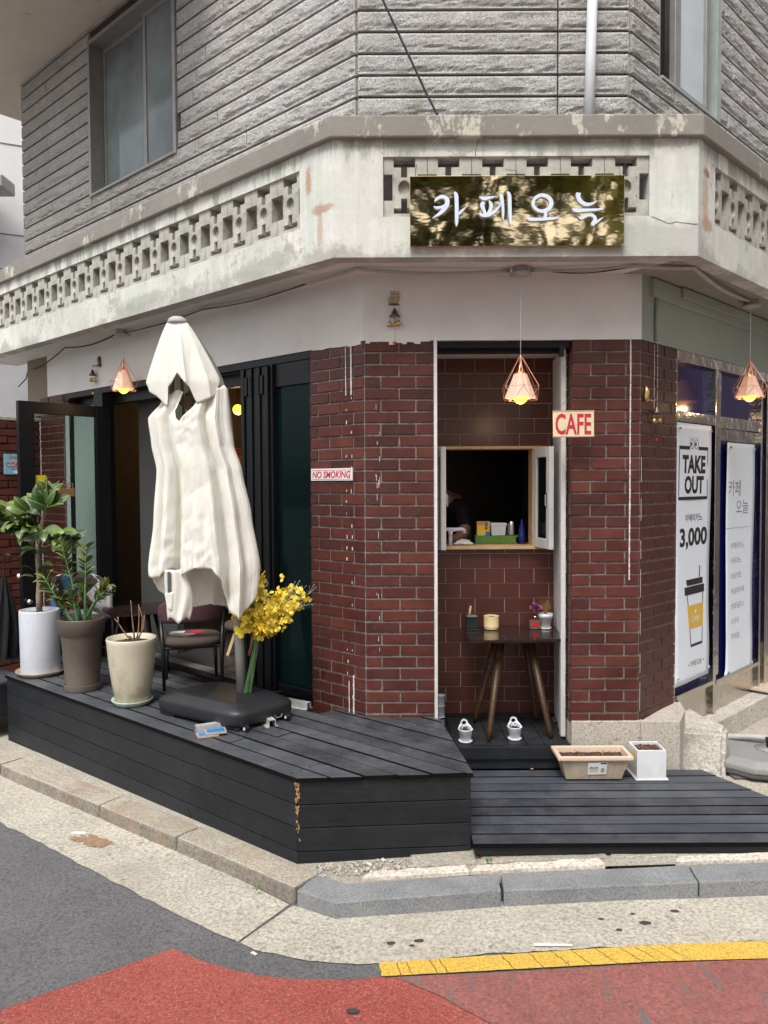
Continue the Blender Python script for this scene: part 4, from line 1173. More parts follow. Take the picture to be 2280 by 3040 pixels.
# fixed glass bay beside the brick pier
bay = obj('glass_bay', lambda bm: (add_fbox(bm, WL, .800, .822, -.06, .012, ZD, 2.385), add_fbox(bm, WL, .456, .474, -.05, -.012, ZD, 2.385), add_fbox(bm, WL, .474, .80, -.05, -.012, 2.24, 2.385), add_fbox(bm, WL, .474, .80, -.05, -.012, ZD, ZD + .06)), 'black_metal', B, bevel=.003)
obj('pane', lambda bm: add_fbox(bm, WL, .474, .80, -.034, -.028, ZD + .06, 2.24), 'tint_glass', bay)
obj('blind', lambda bm: [add_fbox(bm, WL, .46, 1.02, -.12 - .0004 * k, -.116, ZD + .02 + k * .115, ZD + .02 + k * .115 + .111) for k in range(6)], 'teal_glass', bay)
obj('curtain', lambda bm: (lambda n: [bm.faces.new([bm.verts.new(WL(1.02 + .07 * a / n, -.25 - .02 * math.sin(a * 1.3), z_)) for a, z_ in ((k, .3), (k + 1, .3), (k + 1, 2.2), (k, 2.2))]) for k in range(n)])(24), 'grey_panel', bay, smooth=True)
# left fixed bay seen through the open door: frosted panel, pale jamb
obj('frosted_panel', lambda bm: add_fbox(bm, WL, 3.15, 3.565, -.04, -.02, ZD, 2.30), 'frosted_green', B)
obj('door_jamb', lambda bm: add_fbox(bm, WL, 3.61, 3.69, -.05, .0, ZD, 2.30), 'light_frame', B, bevel=.003)
obj('door_jamb', lambda bm: add_fbox(bm, WL, 3.57, 3.605, -.05, .004, ZD, 2.30), 'black_metal', B)
obj('door_jamb', lambda bm: add_fbox(bm, WL, 3.0, 3.145, -.10, .01, ZD, 2.385), 'black_metal', B, bevel=.003)
# open glass door, standing square to the facade
dor = obj('glass_door', lambda bm: (add_fbox(bm, WL, 2.93, 2.975, .60, .665 + .055, ZD + .012, 2.265), add_fbox(bm, WL, 2.93, 2.975, -.02, .10, ZD + .012, 2.265),
    add_fbox(bm, WL, 2.93, 2.975, .1001, .5999, 2.175, 2.265), add_fbox(bm, WL, 2.93, 2.975, .1001, .5999, ZD + .012, ZD + .20)), 'black_metal', B, bevel=.003)
obj('pane', lambda bm: add_fbox(bm, WL, 2.948, 2.954, .10, .60, ZD + .20, 2.175), 'clear_glass', dor)
obj('knob', lambda bm: add_lathe(bm, [(0, -.02), (.02, -.018), (.026, 0), (.02, .018), (0, .02)], WL(2.905, .675, .731), 14), 'chrome', dor, smooth=True)
obj('sticker', lambda bm: add_fbox(bm, WL, 2.9415, 2.9445, .515, .598, 1.57, 1.70), 'sticker_yellow', dor)
for k, (wd_, tx) in enumerate(((.045, 'STAFF'), (.035, 'ONLY'))):
    fit_text('lettering', tx, WL(2.9405, .578, 1.645 - k * .03), -nL, -dL, wd_, .010, 'ink_black', dor) if False else None

# --- right facade ---------------------------------------------------
sf = obj('shopfront', lambda bm: (
    add_fbox(bm, WR, .450, .480, -.10, -.006, .20, 2.433),
    add_fbox(bm, WR, .4801, 4.2, -.10, -.002, 2.365, 2.433),
    add_fbox(bm, WR, 1.035, 1.079, -.10, .004, .06, 2.3649),
    add_fbox(bm, WR, 1.0791, 1.178, -.06, -.02, .30, 2.3649),
    add_fbox(bm, WR, .4801, 1.0349, -.08, -.006, 1.995, 2.062),
    add_fbox(bm, WR, 1.1781, 1.86, -.08, -.006, 1.985, 2.062), add_fbox(bm, WR, 1.1781, 1.86, -.06, -.02, 1.900, 1.982),
    add_fbox(bm, WR, .4801, 1.0349, -.10, .010, .262, .292), add_fbox(bm, WR, 1.0791, 1.86, -.10, .010, .255, .283),
    add_fbox(bm, WR, 1.8601, 1.886, -.10, .004, .06, 2.3649), add_fbox(bm, WR, 1.975, 2.06, -.10, .004, .06, 2.3649)), 'stainless', B, bevel=.003)
obj('kick_panel', lambda bm: (add_fbox(bm, WR, .4801, 1.0349, -.07, -.02, .06, .2615),), 'stainless', sf)
obj('kick_panel', lambda bm: (add_fbox(bm, WR, 1.0792, 1.8599, -.07, -.02, .05, .2545),), 'stainless', sf)
obj('kick_panel', lambda bm: (add_fbox(bm, WR, 1.8861, 1.9749, -.07, -.02, .05, .40),), 'stainless', sf)
for a, b_, z0, z1 in ((.4802, 1.0348, 2.0625, 2.3645), (.4802, 1.0348, .2925, 1.9945), (1.1782, 1.8598, 2.0625, 2.3645), (1.1782, 1.8598, .2835, 1.8995), (1.8862, 1.9748, .405, 2.3645)):
    obj('blue_pane', lambda bm: add_fbox(bm, WR, a, b_, -.050, -.042, z0, z1), 'film_blue', sf)
obj('side_lights', lambda bm: add_fbox(bm, WR, 2.125, 4.5, -.10, -.06, .05, 2.375), 'steel_grey', sf)
obj('sill_step', lambda bm: (add_prism(bm, [WR(.90, .09, 0)[:2], WR(1.88, .10, 0)[:2], WR(1.88, -.1, 0)[:2], WR(.40, -.1, 0)[:2], WR(.40, .03, 0)[:2]], -.2, .055),), 'broken_concrete', B, bevel=.01)
obj('sill_step', lambda bm: (add_fbox(bm, WR, 1.90, 4.2, -.1, .13, -.2, .06),), 'broken_concrete', B, bevel=.01)
obj('sill_plate', lambda bm: (add_fbox(bm, WR, 1.78, 2.6, -.02, .20, .075, .088),), 'beige_plastic', B)

# plinth stones under the right pier
def rough_block(name, poly, z0, z1f, mat, parent, amp=.008, cuts=3, bev=.008):
    bm = bmesh.new(); add_prism(bm, poly, z0, z1f)
    bmesh.ops.triangulate(bm, faces=bm.faces)
    bmesh.ops.subdivide_edges(bm, edges=bm.edges, cuts=cuts, use_grid_fill=True)
    wobble(bm, amp, 14, 3.); wobble(bm, amp * .5, 40, 8.)
    return link(name, from_bm(name, bm), mat, parent)
obj('plinth_stone', lambda bm: add_prism(bm, [(1.078, 4.425), (1.472, 4.425), (1.53, 4.52), (1.10, 4.9), (1.078, 4.75)], -.12, .243), 'plinth_granite', B, bevel=.004)
obj('plinth_stone', lambda bm: add_prism(bm, [(1.477, 4.423), (1.475, 4.43), (1.86, 4.86), (1.80, 4.60), (1.70, 4.415)], -.105, lambda p: .243 if p[1] < 4.45 else .252), 'plinth_granite', B, bevel=.006)

# ================================================================== NEIGHBOURS
yw = empty('brick_wall', WL(4.3, .5, 0), 'dark red brick yard wall with grey coping behind the open glass door', 'wall')
obj('core', lambda bm: add_fbox(bm, WL, 4.215, 4.40, .0, 2.4, -.3, 2.21), 'mortar', yw)
nb = 0
for r_ in range(36):
    zc_ = 2.20 - .004 - BH / 2 - r_ * BP
    if zc_ < -.1: break
    o = .012 + (.0 if r_ % 2 else .10)
    if r_ % 2 == 0: place('brick', bmesh_len(.085), yw, WL(4.215 - .040 + .044, .055, zc_), aFR); nb += 1
    while o < .95:
        place('brick', bmesh_len(.19), yw, WL(4.219 + random.uniform(-.002, .002), o + .095, zc_), aFR); o += .20; nb += 1
obj('coping', lambda bm: add_fbox(bm, WL, 4.19, 4.43, -.02, 2.4, 2.211, 2.245), 'pavement_concrete', yw, bevel=.006)
nbld = empty('neighbour_building', (-5.6, 9.5, 0), 'pale speckled stucco building rising behind the left end of the cafe', 'building')
obj('wall', lambda bm: add_prism(bm, [(-9.0, 8.2), (-4.2, 10.4), (-4.6, 14), (-9, 14)], -.5, 9.0), 'pale_stucco', nbld)
obj('lower_wall', lambda bm: add_prism(bm, [(-9.0, 7.9), (-3.95, 9.35), (-3.9, 9.5), (-9, 9.0)], -.5, 3.55), 'speckled_stucco', nbld)
for z_ in (5.25, 4.78):
    obj('window_hood', lambda bm: add_box(bm, -5.6, -4.62 if z_ > 5 else -4.85, 9.55, 9.9, z_, z_ + .16), 'steel_grey', nbld, bevel=.02)
for z_ in (4.4, 5.0 - .15, 3.9, 6.0):
    obj('wall_seam', lambda bm: add_prism(bm, [(-9.0, 8.192), (-4.2, 10.392), (-4.21, 10.40), (-9.0, 8.2)], z_, z_ + .012), 'mortar', nbld)
# houses and trees on the other sides of the streets (mirrored in brass and glass)
ob = empty('brick_apartment', (6.5, 1.5, 0), 'light brown brick apartment mirrored in the blue panes of the shopfront', 'building')
mxb = Matrix.Translation((6.6, 3.4, 0)) @ Matrix.Rotation(R(45), 4, 'Z')
me = bpy.data.meshes.new('wall'); bmb = bmesh.new(); add_box(bmb, 0, 14, -4, 0, -.3, 8.5); me = from_bm('wall', bmb)
link('wall', me, 'far_brick', ob, mxb)
for i in range(5):
    for j in range(2):
        wdo = obj('window', lambda bm: add_box(bm, 1.0 + i * 2.6, 2.4 + i * 2.6, -.02, .05, 1.3 + j * 2.9, 2.8 + j * 2.9, mxb), 'white_paint', ob)
        obj('pane', lambda bm: add_box(bm, 1.08 + i * 2.6, 2.32 + i * 2.6, .051, .06, 1.38 + j * 2.9, 2.72 + j * 2.9, mxb), 'window_haze', wdo)
leaf_me = None
def street_tree(loc, h, seed, label):
    rnd = random.Random(seed)
    t = empty('street_tree', loc, label, 'tree', 'trees across the street')
    p0 = Vector(loc)
    def trunk(bm):
        add_tube(bm, [p0 + Vector((0, 0, -.3)), p0 + Vector((.05, 0, h * .35)), p0 + Vector((0, .1, h * .7)), p0 + Vector((.1, 0, h))], [.16, .13, .08, .02], 8)
        for k in range(9):
            a = rnd.uniform(0, 6.28); z_ = h * rnd.uniform(.35, .8)
            add_tube(bm, [p0 + Vector((0, 0, z_)), p0 + Vector((math.cos(a) * .9, math.sin(a) * .9, z_ + .6)), p0 + Vector((math.cos(a) * 1.7, math.sin(a) * 1.7, z_ + 1.2))], [.05, .03, .01], 5)
    obj('trunk', trunk, 'trunk_bark', t, smooth=True)
    def crown(bm):
        for c in range(80):
            a = rnd.uniform(0, 6.28); rr = rnd.uniform(.2, 2.6); cc = p0 + Vector((math.cos(a) * rr, math.sin(a) * rr, h * .38 + rnd.uniform(0, h * .62)))
            for k in range(60):
                q = cc + Vector((rnd.gauss(0, .32), rnd.gauss(0, .32), rnd.gauss(0, .25)))
                u = Vector((rnd.gauss(0, 1), rnd.gauss(0, 1), rnd.gauss(0, .5))).normalized() * .13; v = u.cross(Vector((rnd.gauss(0, 1), rnd.gauss(0, 1), rnd.gauss(0, 1)))).normalized() * .085
                bm.faces.new([bm.verts.new(x) for x in (q - u, q + v, q + u, q - v)])
    o = obj('crown', crown, 'street_leaf', t, recalc=False, kind='stuff')
street_tree((-2.6, -5.0, 0), 9.6, 1, 'leafy street tree opposite the cafe, left one mirrored in the brass sign')
street_tree((1.2, -5.8, 0), 8.6, 2, 'leafy street tree opposite the cafe, middle one mirrored in the brass sign')
street_tree((4.6, -5.0, 0), 9.8, 3, 'leafy street tree opposite the cafe, right one mirrored in the brass sign')

# ================================================================== TIMBER DECK, STEP, RAMP
def clip(poly, px, py, nx, ny):
    """keep the side where (p - P).n >= 0"""
    out = []
    for i in range(len(poly)):
        a, b_ = poly[i], poly[(i + 1) % len(poly)]
        da = (a[0] - px) * nx + (a[1] - py) * ny; db = (b_[0] - px) * nx + (b_[1] - py) * ny
        if da >= 0: out.append(a)
        if da * db < 0:
            t = da / (da - db); out.append((a[0] + (b_[0] - a[0]) * t, a[1] + (b_[1] - a[1]) * t))
    return out
dk = empty('wooden_deck', (-1.0, 4.4, zp(-1)), 'raised black stained timber deck in front of the folding doors', 'deck')
cA, cB = Vector((-2.711, 5.481)), Vector((-.412, 3.512)); cC, cD = Vector((.406, 3.568)), Vector((.306, 4.437))
dD = (cA - cB).normalized(); nD = Vector((-dD.y, dD.x))          # nD points to the house
if nD.y < 0: nD = -nD
PW = .1105
def plank_poly(k):
    o0, o1 = k * PW + .0015, (k + 1) * PW - .0082
    a = cB + dD * -2.5 + nD * o0; b_ = cB + dD * 4.2 + nD * o0; c = cB + dD * 4.2 + nD * o1; d = cB + dD * -2.5 + nD * o1
    return [tuple(a), tuple(b_), tuple(c), tuple(d)]
nDr = Vector((cD.y - cC.y, -(cD.x - cC.x))).normalized(); nDr = -nDr if nDr.x > 0 else nDr
for k in range(16):
    q = plank_poly(k)
    q = clip(q, cB.x, cB.y - .004, 0.0685 * 0 - (cC.y - cB.y), cC.x - cB.x)       # front edge
    q = clip(q, cC.x + .004, cC.y, nDr.x, nDr.y)
    # far-left end of the raised part
    wide = q
    if k < 3: q = clip(q, cA.x - .004, cA.y, -dD.x, -dD.y)
    else: q = clip(q, *WL(3.16, 0, 0)[:2], -dL.x, -dL.y)
    mid = (k + .5) * PW
    # position of the plank against the house line at the pier corner
    o_at = ((cB + nD * mid) - Vector(KL[:2])).dot(Vector(nL[:2]))
    if o_at > .07: q = clip(q, *WL(0, .0, 0)[:2], nL.x, nL.y)
    elif o_at > -.07: q = clip(clip(q, 0, 4.60, 0, -1), *WL(.25, 0, 0)[:2], -dL.x, -dL.y)
    else: q = clip(q, 0, 4.437, 0, -1)
    if len(q) < 3: continue
    # some boards are butted from two lengths
    cuts_ = {1: [.62], 2: [1.9], 3: [.5], 5: [1.2], 6: [2.2]}.get(k, [])
    parts_ = [q]
    for c_ in cuts_:
        c0 = cB + dD * c_; new = []
        for p_ in parts_:
            a_ = clip(p_, c0.x + dD.x * .0015, c0.y + dD.y * .0015, dD.x, dD.y); b2 = clip(p_, c0.x - dD.x * .0015, c0.y - dD.y * .0015, -dD.x, -dD.y)
            new += [x for x in (a_, b2) if len(x) > 2]
        parts_ = new
    for p_ in parts_:
        dz = random.uniform(-.0022, .0022)
        o = obj('plank', lambda bm: add_prism(bm, p_, ZD - .022 + dz, ZD + dz), ['deck_wood', 'gap_shade'], dk, bevel=.0025)
        for pf in o.data.polygons: pf.material_index = 1 if abs(pf.normal.z) < .5 else 0  # board sides painted near-black so the deck gaps look shaded
def screws(bm):
    rnd = random.Random(3)
    for k in range(9):
        for off_ in (.02, .62, 1.22, 1.82, 2.3):
            for q in (.025, .083):
                p = cB + dD * (off_ + .03 + (.0 if k else .0)) + nD * (k * PW + q) + Vector((rnd.uniform(-.003, .003), rnd.uniform(-.003, .003)))
                add_tube(bm, [(p.x, p.y, ZD - .002), (p.x, p.y, ZD + .0022)], .0035, 6)
obj('screw_heads', screws, 'ink_black', dk, kind='stuff')
# fascia boards, front and left
def fboard(a, b_, z0, z1, mat, t=.02):
    n = Vector((-(b_ - a).y, (b_ - a).x)).normalized() * t
    if n.y < 0: n = -n
    fl = lambda p: max(z0, zp(p[0]) + .0) if False else z0
    obj('fascia_board', lambda bm: add_prism(bm, [tuple(a), tuple(b_), tuple(b_ + n), tuple(a + n)], z0, z1), mat, dk, bevel=.003)
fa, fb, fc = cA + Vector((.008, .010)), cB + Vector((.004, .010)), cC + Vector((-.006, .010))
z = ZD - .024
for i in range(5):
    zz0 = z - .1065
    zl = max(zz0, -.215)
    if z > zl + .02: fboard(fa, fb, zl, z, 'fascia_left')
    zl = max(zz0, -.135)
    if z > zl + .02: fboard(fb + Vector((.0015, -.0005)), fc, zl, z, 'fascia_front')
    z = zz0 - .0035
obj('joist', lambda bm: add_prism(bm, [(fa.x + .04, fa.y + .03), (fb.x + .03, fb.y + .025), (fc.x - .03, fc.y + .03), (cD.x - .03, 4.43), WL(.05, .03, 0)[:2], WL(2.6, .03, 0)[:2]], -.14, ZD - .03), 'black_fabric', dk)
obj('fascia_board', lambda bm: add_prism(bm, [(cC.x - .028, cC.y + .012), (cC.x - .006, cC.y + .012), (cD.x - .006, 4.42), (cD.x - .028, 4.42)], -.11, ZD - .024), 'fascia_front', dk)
# chewed, bare corner
def chewed(bm):
    rnd = random.Random(4)
    for i in range(52):
        z_ = ZD - .004 - rnd.random() ** 1.5 * .30
        s = rnd.uniform(-.004, .010) if z_ < ZD - .03 else rnd.uniform(-.008, .055)
        r_ = rnd.uniform(.004, .011) * (1 if z_ > .1 else .6)
        c = Vector((cB.x + .004 + s * .9, cB.y + .008 + abs(rnd.gauss(0, .0015)), z_))
        v = [bm.verts.new(c + Vector((rnd.uniform(-1, 1) * r_, -abs(rnd.uniform(.001, .006)), rnd.uniform(-1.6, 1.6) * r_))) for _ in range(4)] + [bm.verts.new(c + Vector((rnd.uniform(-1, 1) * r_, .004, rnd.uniform(-1, 1) * r_))) for _ in range(3)]
        try: bmesh.ops.convex_hull(bm, input=v)
        except Exception: pass
obj('bare_wood', chewed, 'raw_wood', dk, label='chewed corner showing raw wood')
# lower timber landing on the left
sd_ = empty('timber_step', WL(3.0, 1.0, -.2), 'lower black timber step beyond the left end of the deck', 'step')
for k in range(4):
    obj('plank', lambda bm: add_fbox(bm, WL, 2.70, 3.9, .80 + k * .11, .905 + k * .11, .185, .205), 'deck_wood', sd_, bevel=.003)
obj('riser', lambda bm: add_fbox(bm, WL, 2.70, 3.9, .80, 1.225, -.05, .184), 'fascia_left', sd_)
obj('tread', lambda bm: add_fbox(bm, WL, 2.74, 3.9, 1.235, 1.40, .01, .03), 'deck_wood', sd_, bevel=.003)
obj('riser', lambda bm: (add_fbox(bm, WL, 2.74, 3.9, 1.235, 1.385, -.08, .009), add_fbox(bm, WL, 2.74, 3.9, 1.235, 1.385, -.25, -.085)), 'fascia_left', sd_)

# step inside the recess
st = empty('timber_step', (.7, 4.6, -.03), 'black timber step with the bar table on it, inside the tiled recess', 'step')
xs = [.300, .395, .505, .612, .718, .825, .93, 1.078]
for a, b_ in zip(xs[:-1], xs[1:]):
    obj('plank', lambda bm: add_prism(bm, [(a + .002, 4.46), (b_ - .002, 4.46), (b_ - .002, 4.974), (a + .002, 4.974)], .083, .101 + random.uniform(-.001, .001)), 'step_wood', st, bevel=.003)
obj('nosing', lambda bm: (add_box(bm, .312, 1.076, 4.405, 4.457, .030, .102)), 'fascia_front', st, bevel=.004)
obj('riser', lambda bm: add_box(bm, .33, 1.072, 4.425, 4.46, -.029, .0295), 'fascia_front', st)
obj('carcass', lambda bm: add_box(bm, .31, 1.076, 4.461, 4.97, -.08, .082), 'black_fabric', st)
if False: obj('step_end', lambda bm: add_box(bm, .62, 1.076, 4.36, 4.42, -.08, -.031), 'fascia_front', st)

# low ramp in front of the recess
rp = empty('timber_ramp', (1.0, 3.9, -.1), 'low black plank platform between the raised deck and the concrete corner stone', 'platform')
ys = 3.490; k = 0
while ys < 4.40:
    y1 = min(ys + .1012, 4.422)
    pass
    # slanted right edge
    if y1 > 3.85:
        xr = 1.815 + (4.40 - ys) * .02
        q = [(.402, ys + .0040), (1.815 + (4.40 - ys) * .50, ys + .0040), (1.815 + (4.40 - y1) * .50, y1 - .0062), (.402, y1 - .0062)]
    else:
        q = [(.402, ys + .0040), (1.815 + (4.40 - ys) * .50, ys + .0040), (1.815 + (4.40 - y1) * .50, y1 - .0062), (.402, y1 - .0062)]
    dz = random.uniform(-.0015, .0015)
    o = obj('plank', lambda bm: add_prism(bm, q, -.052 + dz, -.030 + dz), ['ramp_wood', 'gap_shade'], rp, bevel=.0025)
    for pf in o.data.polygons: pf.material_index = 1 if abs(pf.normal.z) < .5 else 0  # same painted shade on the sides of the ramp boards
    ys = y1; k += 1
obj('edge_beam', lambda bm: (add_box(bm, .41, 2.24, 3.505, 3.545, -.088, -.053)), 'fascia_front', rp)
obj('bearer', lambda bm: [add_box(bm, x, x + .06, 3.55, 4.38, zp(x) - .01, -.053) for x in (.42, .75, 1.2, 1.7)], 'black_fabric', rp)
# gravel and grit at the deck corner
def rubble(bm):
    rnd = random.Random(11)
    for i in range(520):
        x = rnd.uniform(-.32, .18); y = 3.395 + rnd.random() * .13 + .06 * max(0, x)
        if y > 3.50 + .07 * (x + .4): continue
        if rnd.random() < (x + .3) * 1.2: continue
        r_ = rnd.random() ** 3 * .011 + .0025
        c = Vector((x, y, zp(x) + r_ * .4))
        vs = [bm.verts.new(c + Vector((rnd.gauss(0, 1), rnd.gauss(0, 1), rnd.gauss(0, .7))).normalized() * r_ * rnd.uniform(.7, 1.2)) for _ in range(7)]
        bmesh.ops.convex_hull(bm, input=vs)
simple('rubble_stone', (.50, .45, .40), .95, var=.35, scale=40)
o = obj('rubble', rubble, 'rubble_stone', kind='stuff', recalc=True)
def pebble(x, y, r_, mat, label, cat='stone', z=None):
    def f(bm):
        rnd = random.Random(int(x * 1000)); zz = zp(x) if z is None else z
        vs = [bm.verts.new(Vector((x, y, zz + r_ * .55)) + Vector((rnd.gauss(0, 1), rnd.gauss(0, 1), rnd.gauss(0, .6))).normalized() * r_) for _ in range(14)]
        bmesh.ops.convex_hull(bm, input=vs)
    return tag(obj('pebble', f, mat), label, cat)
pebble(-.075, 3.475, .014, 'lime_white', 'white pebble lying in the rubble below the deck corner')
pebble(-.03, 3.40, .009, 'rubble_stone', 'small grey chip of rubble beside the white pebble')
def weed(name, x, y, label, n, h, z=0.):
    def f(bm):
        rnd = random.Random(int(abs(x) * 999))
        for i in range(n):
            a = rnd.uniform(0, 6.28); L = h * rnd.uniform(.5, 1)
            p = Vector((x, y, zp(x) + z)); d = Vector((math.cos(a), math.sin(a), 1.1)).normalized()
            s = d.cross(Vector((0, 0, 1))).normalized() * L * .28
            m_ = p + d * L * .55
            bm.faces.new([bm.verts.new(q) for q in (p, m_ + s, p + d * L, m_ - s)])
    return tag(obj(name, f, 'weed_green', recalc=False), label, 'weed')
weed('weed', .47, 3.475, 'small green weed in the pavement crack in front of the platform', 16, .028)
weed('weed', .465, 3.455, 'tiny green sprig just in front of the pavement weed', 8, .018)
weed('weed', -.575, 3.385, 'single green blade growing at the foot of the left kerb', 3, .03, -.05)
def litter(name, pts, mat, label, cat, th=.0015, off=-.066):
    return tag(obj(name, lambda bm: add_prism(bm, pts, lambda p: zp(p[0]) + off, lambda p: zp(p[0]) + off + th), mat), label, cat)
litter('paper_scrap', [(.57, 2.935), (.72, 2.925), (.722, 2.937), (.575, 2.952)], 'lime_white', 'thin white strip of litter beside the yellow line', 'litter', .002, -.065)
litter('paper_scrap', [(-.53, 2.955), (-.508, 2.94), (-.500, 2.948), (-.522, 2.965)], 'lime_white', 'small white scrap at the edge of the asphalt near the gutter joint', 'litter', .003, -.070)
litter('wrapper', [(-.98, 2.475), (-.955, 2.46), (-.935, 2.485), (-.95, 2.492)], 'violet_wrapper', 'crumpled violet wrapper on the red paving', 'litter', .004, -.070)
litter('leaf_litter', [(.83, 4.38), (.845, 4.373), (.85, 4.385), (.838, 4.39)], 'raw_wood', 'dry brown leaf scrap at the foot of the step', 'litter', .003, .08)
pebble(-1.93, 4.68, .012, 'dry_twig', 'dark brown clod in the gutter at the left', 'clod', z=-.245)
def twig(bm):
    rnd = random.Random(5)
    for i in range(4):
        p = Vector((1.97 + rnd.uniform(-.02, .02), 3.95 + rnd.uniform(-.02, .02), -.085)); pts = [p]
        for k in range(5): pts.append(pts[-1] + Vector((.035, rnd.uniform(-.015, .02), rnd.uniform(-.003, .006))))
        add_tube(bm, pts, .0022, 5)
tag(obj('twig', twig, 'dry_twig', smooth=True), 'dry brown twigs on the concrete beside the platform end', 'twig')
# big broken stones at the corner
def bigstone(name, base, z0, z1, mat, label, seed, lean=(0, 0)):
    bm = bmesh.new(); add_prism(bm, base, z0, z1)
    for v in bm.verts:
        if v.co.z > 0: v.co.x += lean[0]; v.co.y += lean[1]
    bmesh.ops.bevel(bm, geom=bm.edges[:], offset=.022, segments=2, affect='EDGES')
    bmesh.ops.triangulate(bm, faces=[f for f in bm.faces if len(f.verts) > 4])
    bmesh.ops.subdivide_edges(bm, edges=[e for e in bm.edges if e.calc_length() > .04], cuts=4, use_grid_fill=True)
    for v in bm.verts: v.co += noise.noise_vector(v.co * 11 + Vector((seed, 0, 0))) * .010 + noise.noise_vector(v.co * 38) * .0035
    return tag(link(name, from_bm(name, bm), mat, None), label, 'stone')
bigstone('corner_stone', [(1.745, 4.56), (1.97, 4.44), (2.045, 4.56), (1.98, 4.98), (1.80, 4.92)], -.15, .155, 'broken_concrete', 'big broken lump of concrete with rounded top right of the brick pier', 2., (.01, .03))
bigstone('rubble_stone', [(1.70, 4.62), (1.745, 4.64), (1.78, 4.92), (1.72, 4.90)], -.14, .14, 'broken_concrete', 'narrow crumbling mortar wedge in the gap beside the plinth stone', 5.)
bigstone('rubble_stone', [(1.78, 4.36), (1.90, 4.33), (2.0, 4.44), (1.78, 4.52)], -.14, -.082, 'broken_concrete', 'low cracked scab of mortar at the foot of the broken corner stone', 7.)

# ================================================================== SIGN AND THINGS ON THE WALLS
sg = empty('sign_board', (.69, 4.055, 2.85), 'mirror polished brass signboard with pale calligraphy on the balcony', 'sign')
XS0, XS1, ZS0, ZS1 = .141, 1.251, 2.847, 3.207
YB = 4.06
obj('panel', lambda bm: add_box(bm, XS0, XS1, YB, YB + .026, ZS0, ZS1), 'mirror_brass', sg, bevel=.0015)
obj('bracket', lambda bm: (add_box(bm, .3, .33, YB + .0262, 4.089, 2.9, 3.15), add_box(bm, 1.05, 1.08, YB + .0262, 4.089, 2.9, 3.15)), 'steel_grey', sg)
# brush strokes: (x, y, width) in the crop of the sign, 1659 x 628 px over the board's frame
def sg_pt(x, y):
    u = (x - 38) / (1645 - 38); v = (y - 44) / (582 - 44)
    return XS0 + (XS1 - XS0) * u, ZS1 - (ZS1 - ZS0) * v
def brush(bm, pts, d0=0.0, d1=.008, ease=True):
    pts_ = []
    P_ = [Vector((p[0], p[1], p[2])) for p in pts]
    n = len(P_)
    for i in range(n - 1):                         # catmull-rom
        a = P_[max(i - 1, 0)]; b_ = P_[i]; c = P_[i + 1]; d = P_[min(i + 2, n - 1)]
        for k in range(6):
            t = k / 6
            pts_.append(.5 * ((2 * b_) + (c - a) * t + (2 * a - 5 * b_ + 4 * c - d) * t * t + (3 * b_ - a - 3 * c + d) * t ** 3))
    pts_.append(P_[-1])
    L, Rr = [], []
    for i, p in enumerate(pts_):
        t = (pts_[min(i + 1, len(pts_) - 1)] - pts_[max(i - 1, 0)]); t = Vector((t.x, t.y)).normalized(); nn = Vector((-t.y, t.x)) * p.z / 2
        L.append((p.x + nn.x, p.y + nn.y)); Rr.append((p.x - nn.x, p.y - nn.y))
    def mk(q, d): x, z_ = sg_pt(*q); return bm.verts.new((x, YB - .004 - d, z_))
    fl = [mk(q, d1) for q in L]; fr = [mk(q, d1) for q in Rr]; bl = [mk(q, d0) for q in L]; br = [mk(q, d0) for q in Rr]
    for i in range(len(L) - 1):
        bm.faces.new((fl[i], fl[i + 1], fr[i + 1], fr[i])); bm.faces.new((fl[i], bl[i], bl[i + 1], fl[i + 1])); bm.faces.new((fr[i], fr[i + 1], br[i + 1], br[i]))
    bm.faces.new((fl[0], fr[0], br[0], bl[0])); bm.faces.new((fl[-1], bl[-1], br[-1], fr[-1]))
L1 = [[(222, 244, 6), (240, 225, 20), (275, 208, 24), (310, 222, 30), (318, 255, 34), (300, 295, 32), (262, 335, 24), (208, 370, 4)], [(217, 282, 6), (240, 292, 20), (275, 288, 20), (305, 268, 12)],
      [(368, 172, 6), (384, 195, 26), (388, 260, 27), (388, 340, 26), (388, 400, 22), (388, 432, 8)], [(400, 345, 14), (425, 318, 18), (460, 288, 3)]]
L2 = [[(556, 210, 6), (590, 224, 26), (630, 218, 22), (678, 208, 4)], [(592, 252, 26), (578, 272, 30), (588, 305, 26), (605, 345, 18)], [(630, 240, 8), (645, 270, 26), (640, 305, 24), (620, 345, 22)],
      [(555, 335, 8), (580, 352, 24), (625, 350, 26), (670, 325, 22), (705, 285, 14), (722, 265, 8)], [(706, 190, 6), (722, 215, 26), (732, 290, 20), (734, 345, 18), (734, 390, 6)], [(690, 262, 6), (715, 268, 14)],
      [(760, 174, 6), (780, 198, 24), (784, 280, 26), (786, 360, 24), (788, 430, 6)]]
L3 = [[(1026, 188, 22), (1028, 205, 30)]]
ring = [(1026 + math.cos(a) * 68, 262 + math.sin(a) * 60, 26 + 5 * math.cos(a)) for a in [i * 2 * math.pi / 14 - 1.6 for i in range(15)]]
L3 += [ring, [(1048, 318, 20), (1052, 350, 24), (1045, 372, 26)], [(910, 374, 8), (940, 384, 26), (1030, 384, 22), (1110, 378, 20), (1148, 374, 5)]]
L4 = [[(1298, 184, 34), (1296, 215, 30), (1315, 250, 30), (1355, 272, 26), (1400, 266, 18), (1438, 244, 4)], [(1250, 302, 8), (1280, 318, 28), (1360, 316, 22), (1440, 312, 16), (1484, 308, 6)],
      [(1298, 366, 6), (1318, 380, 18), (1345, 366, 18), (1385, 354, 20), (1415, 368, 24), (1420, 395, 26), (1398, 428, 26)], [(1396, 432, 20), (1430, 408, 20), (1482, 372, 4)]]
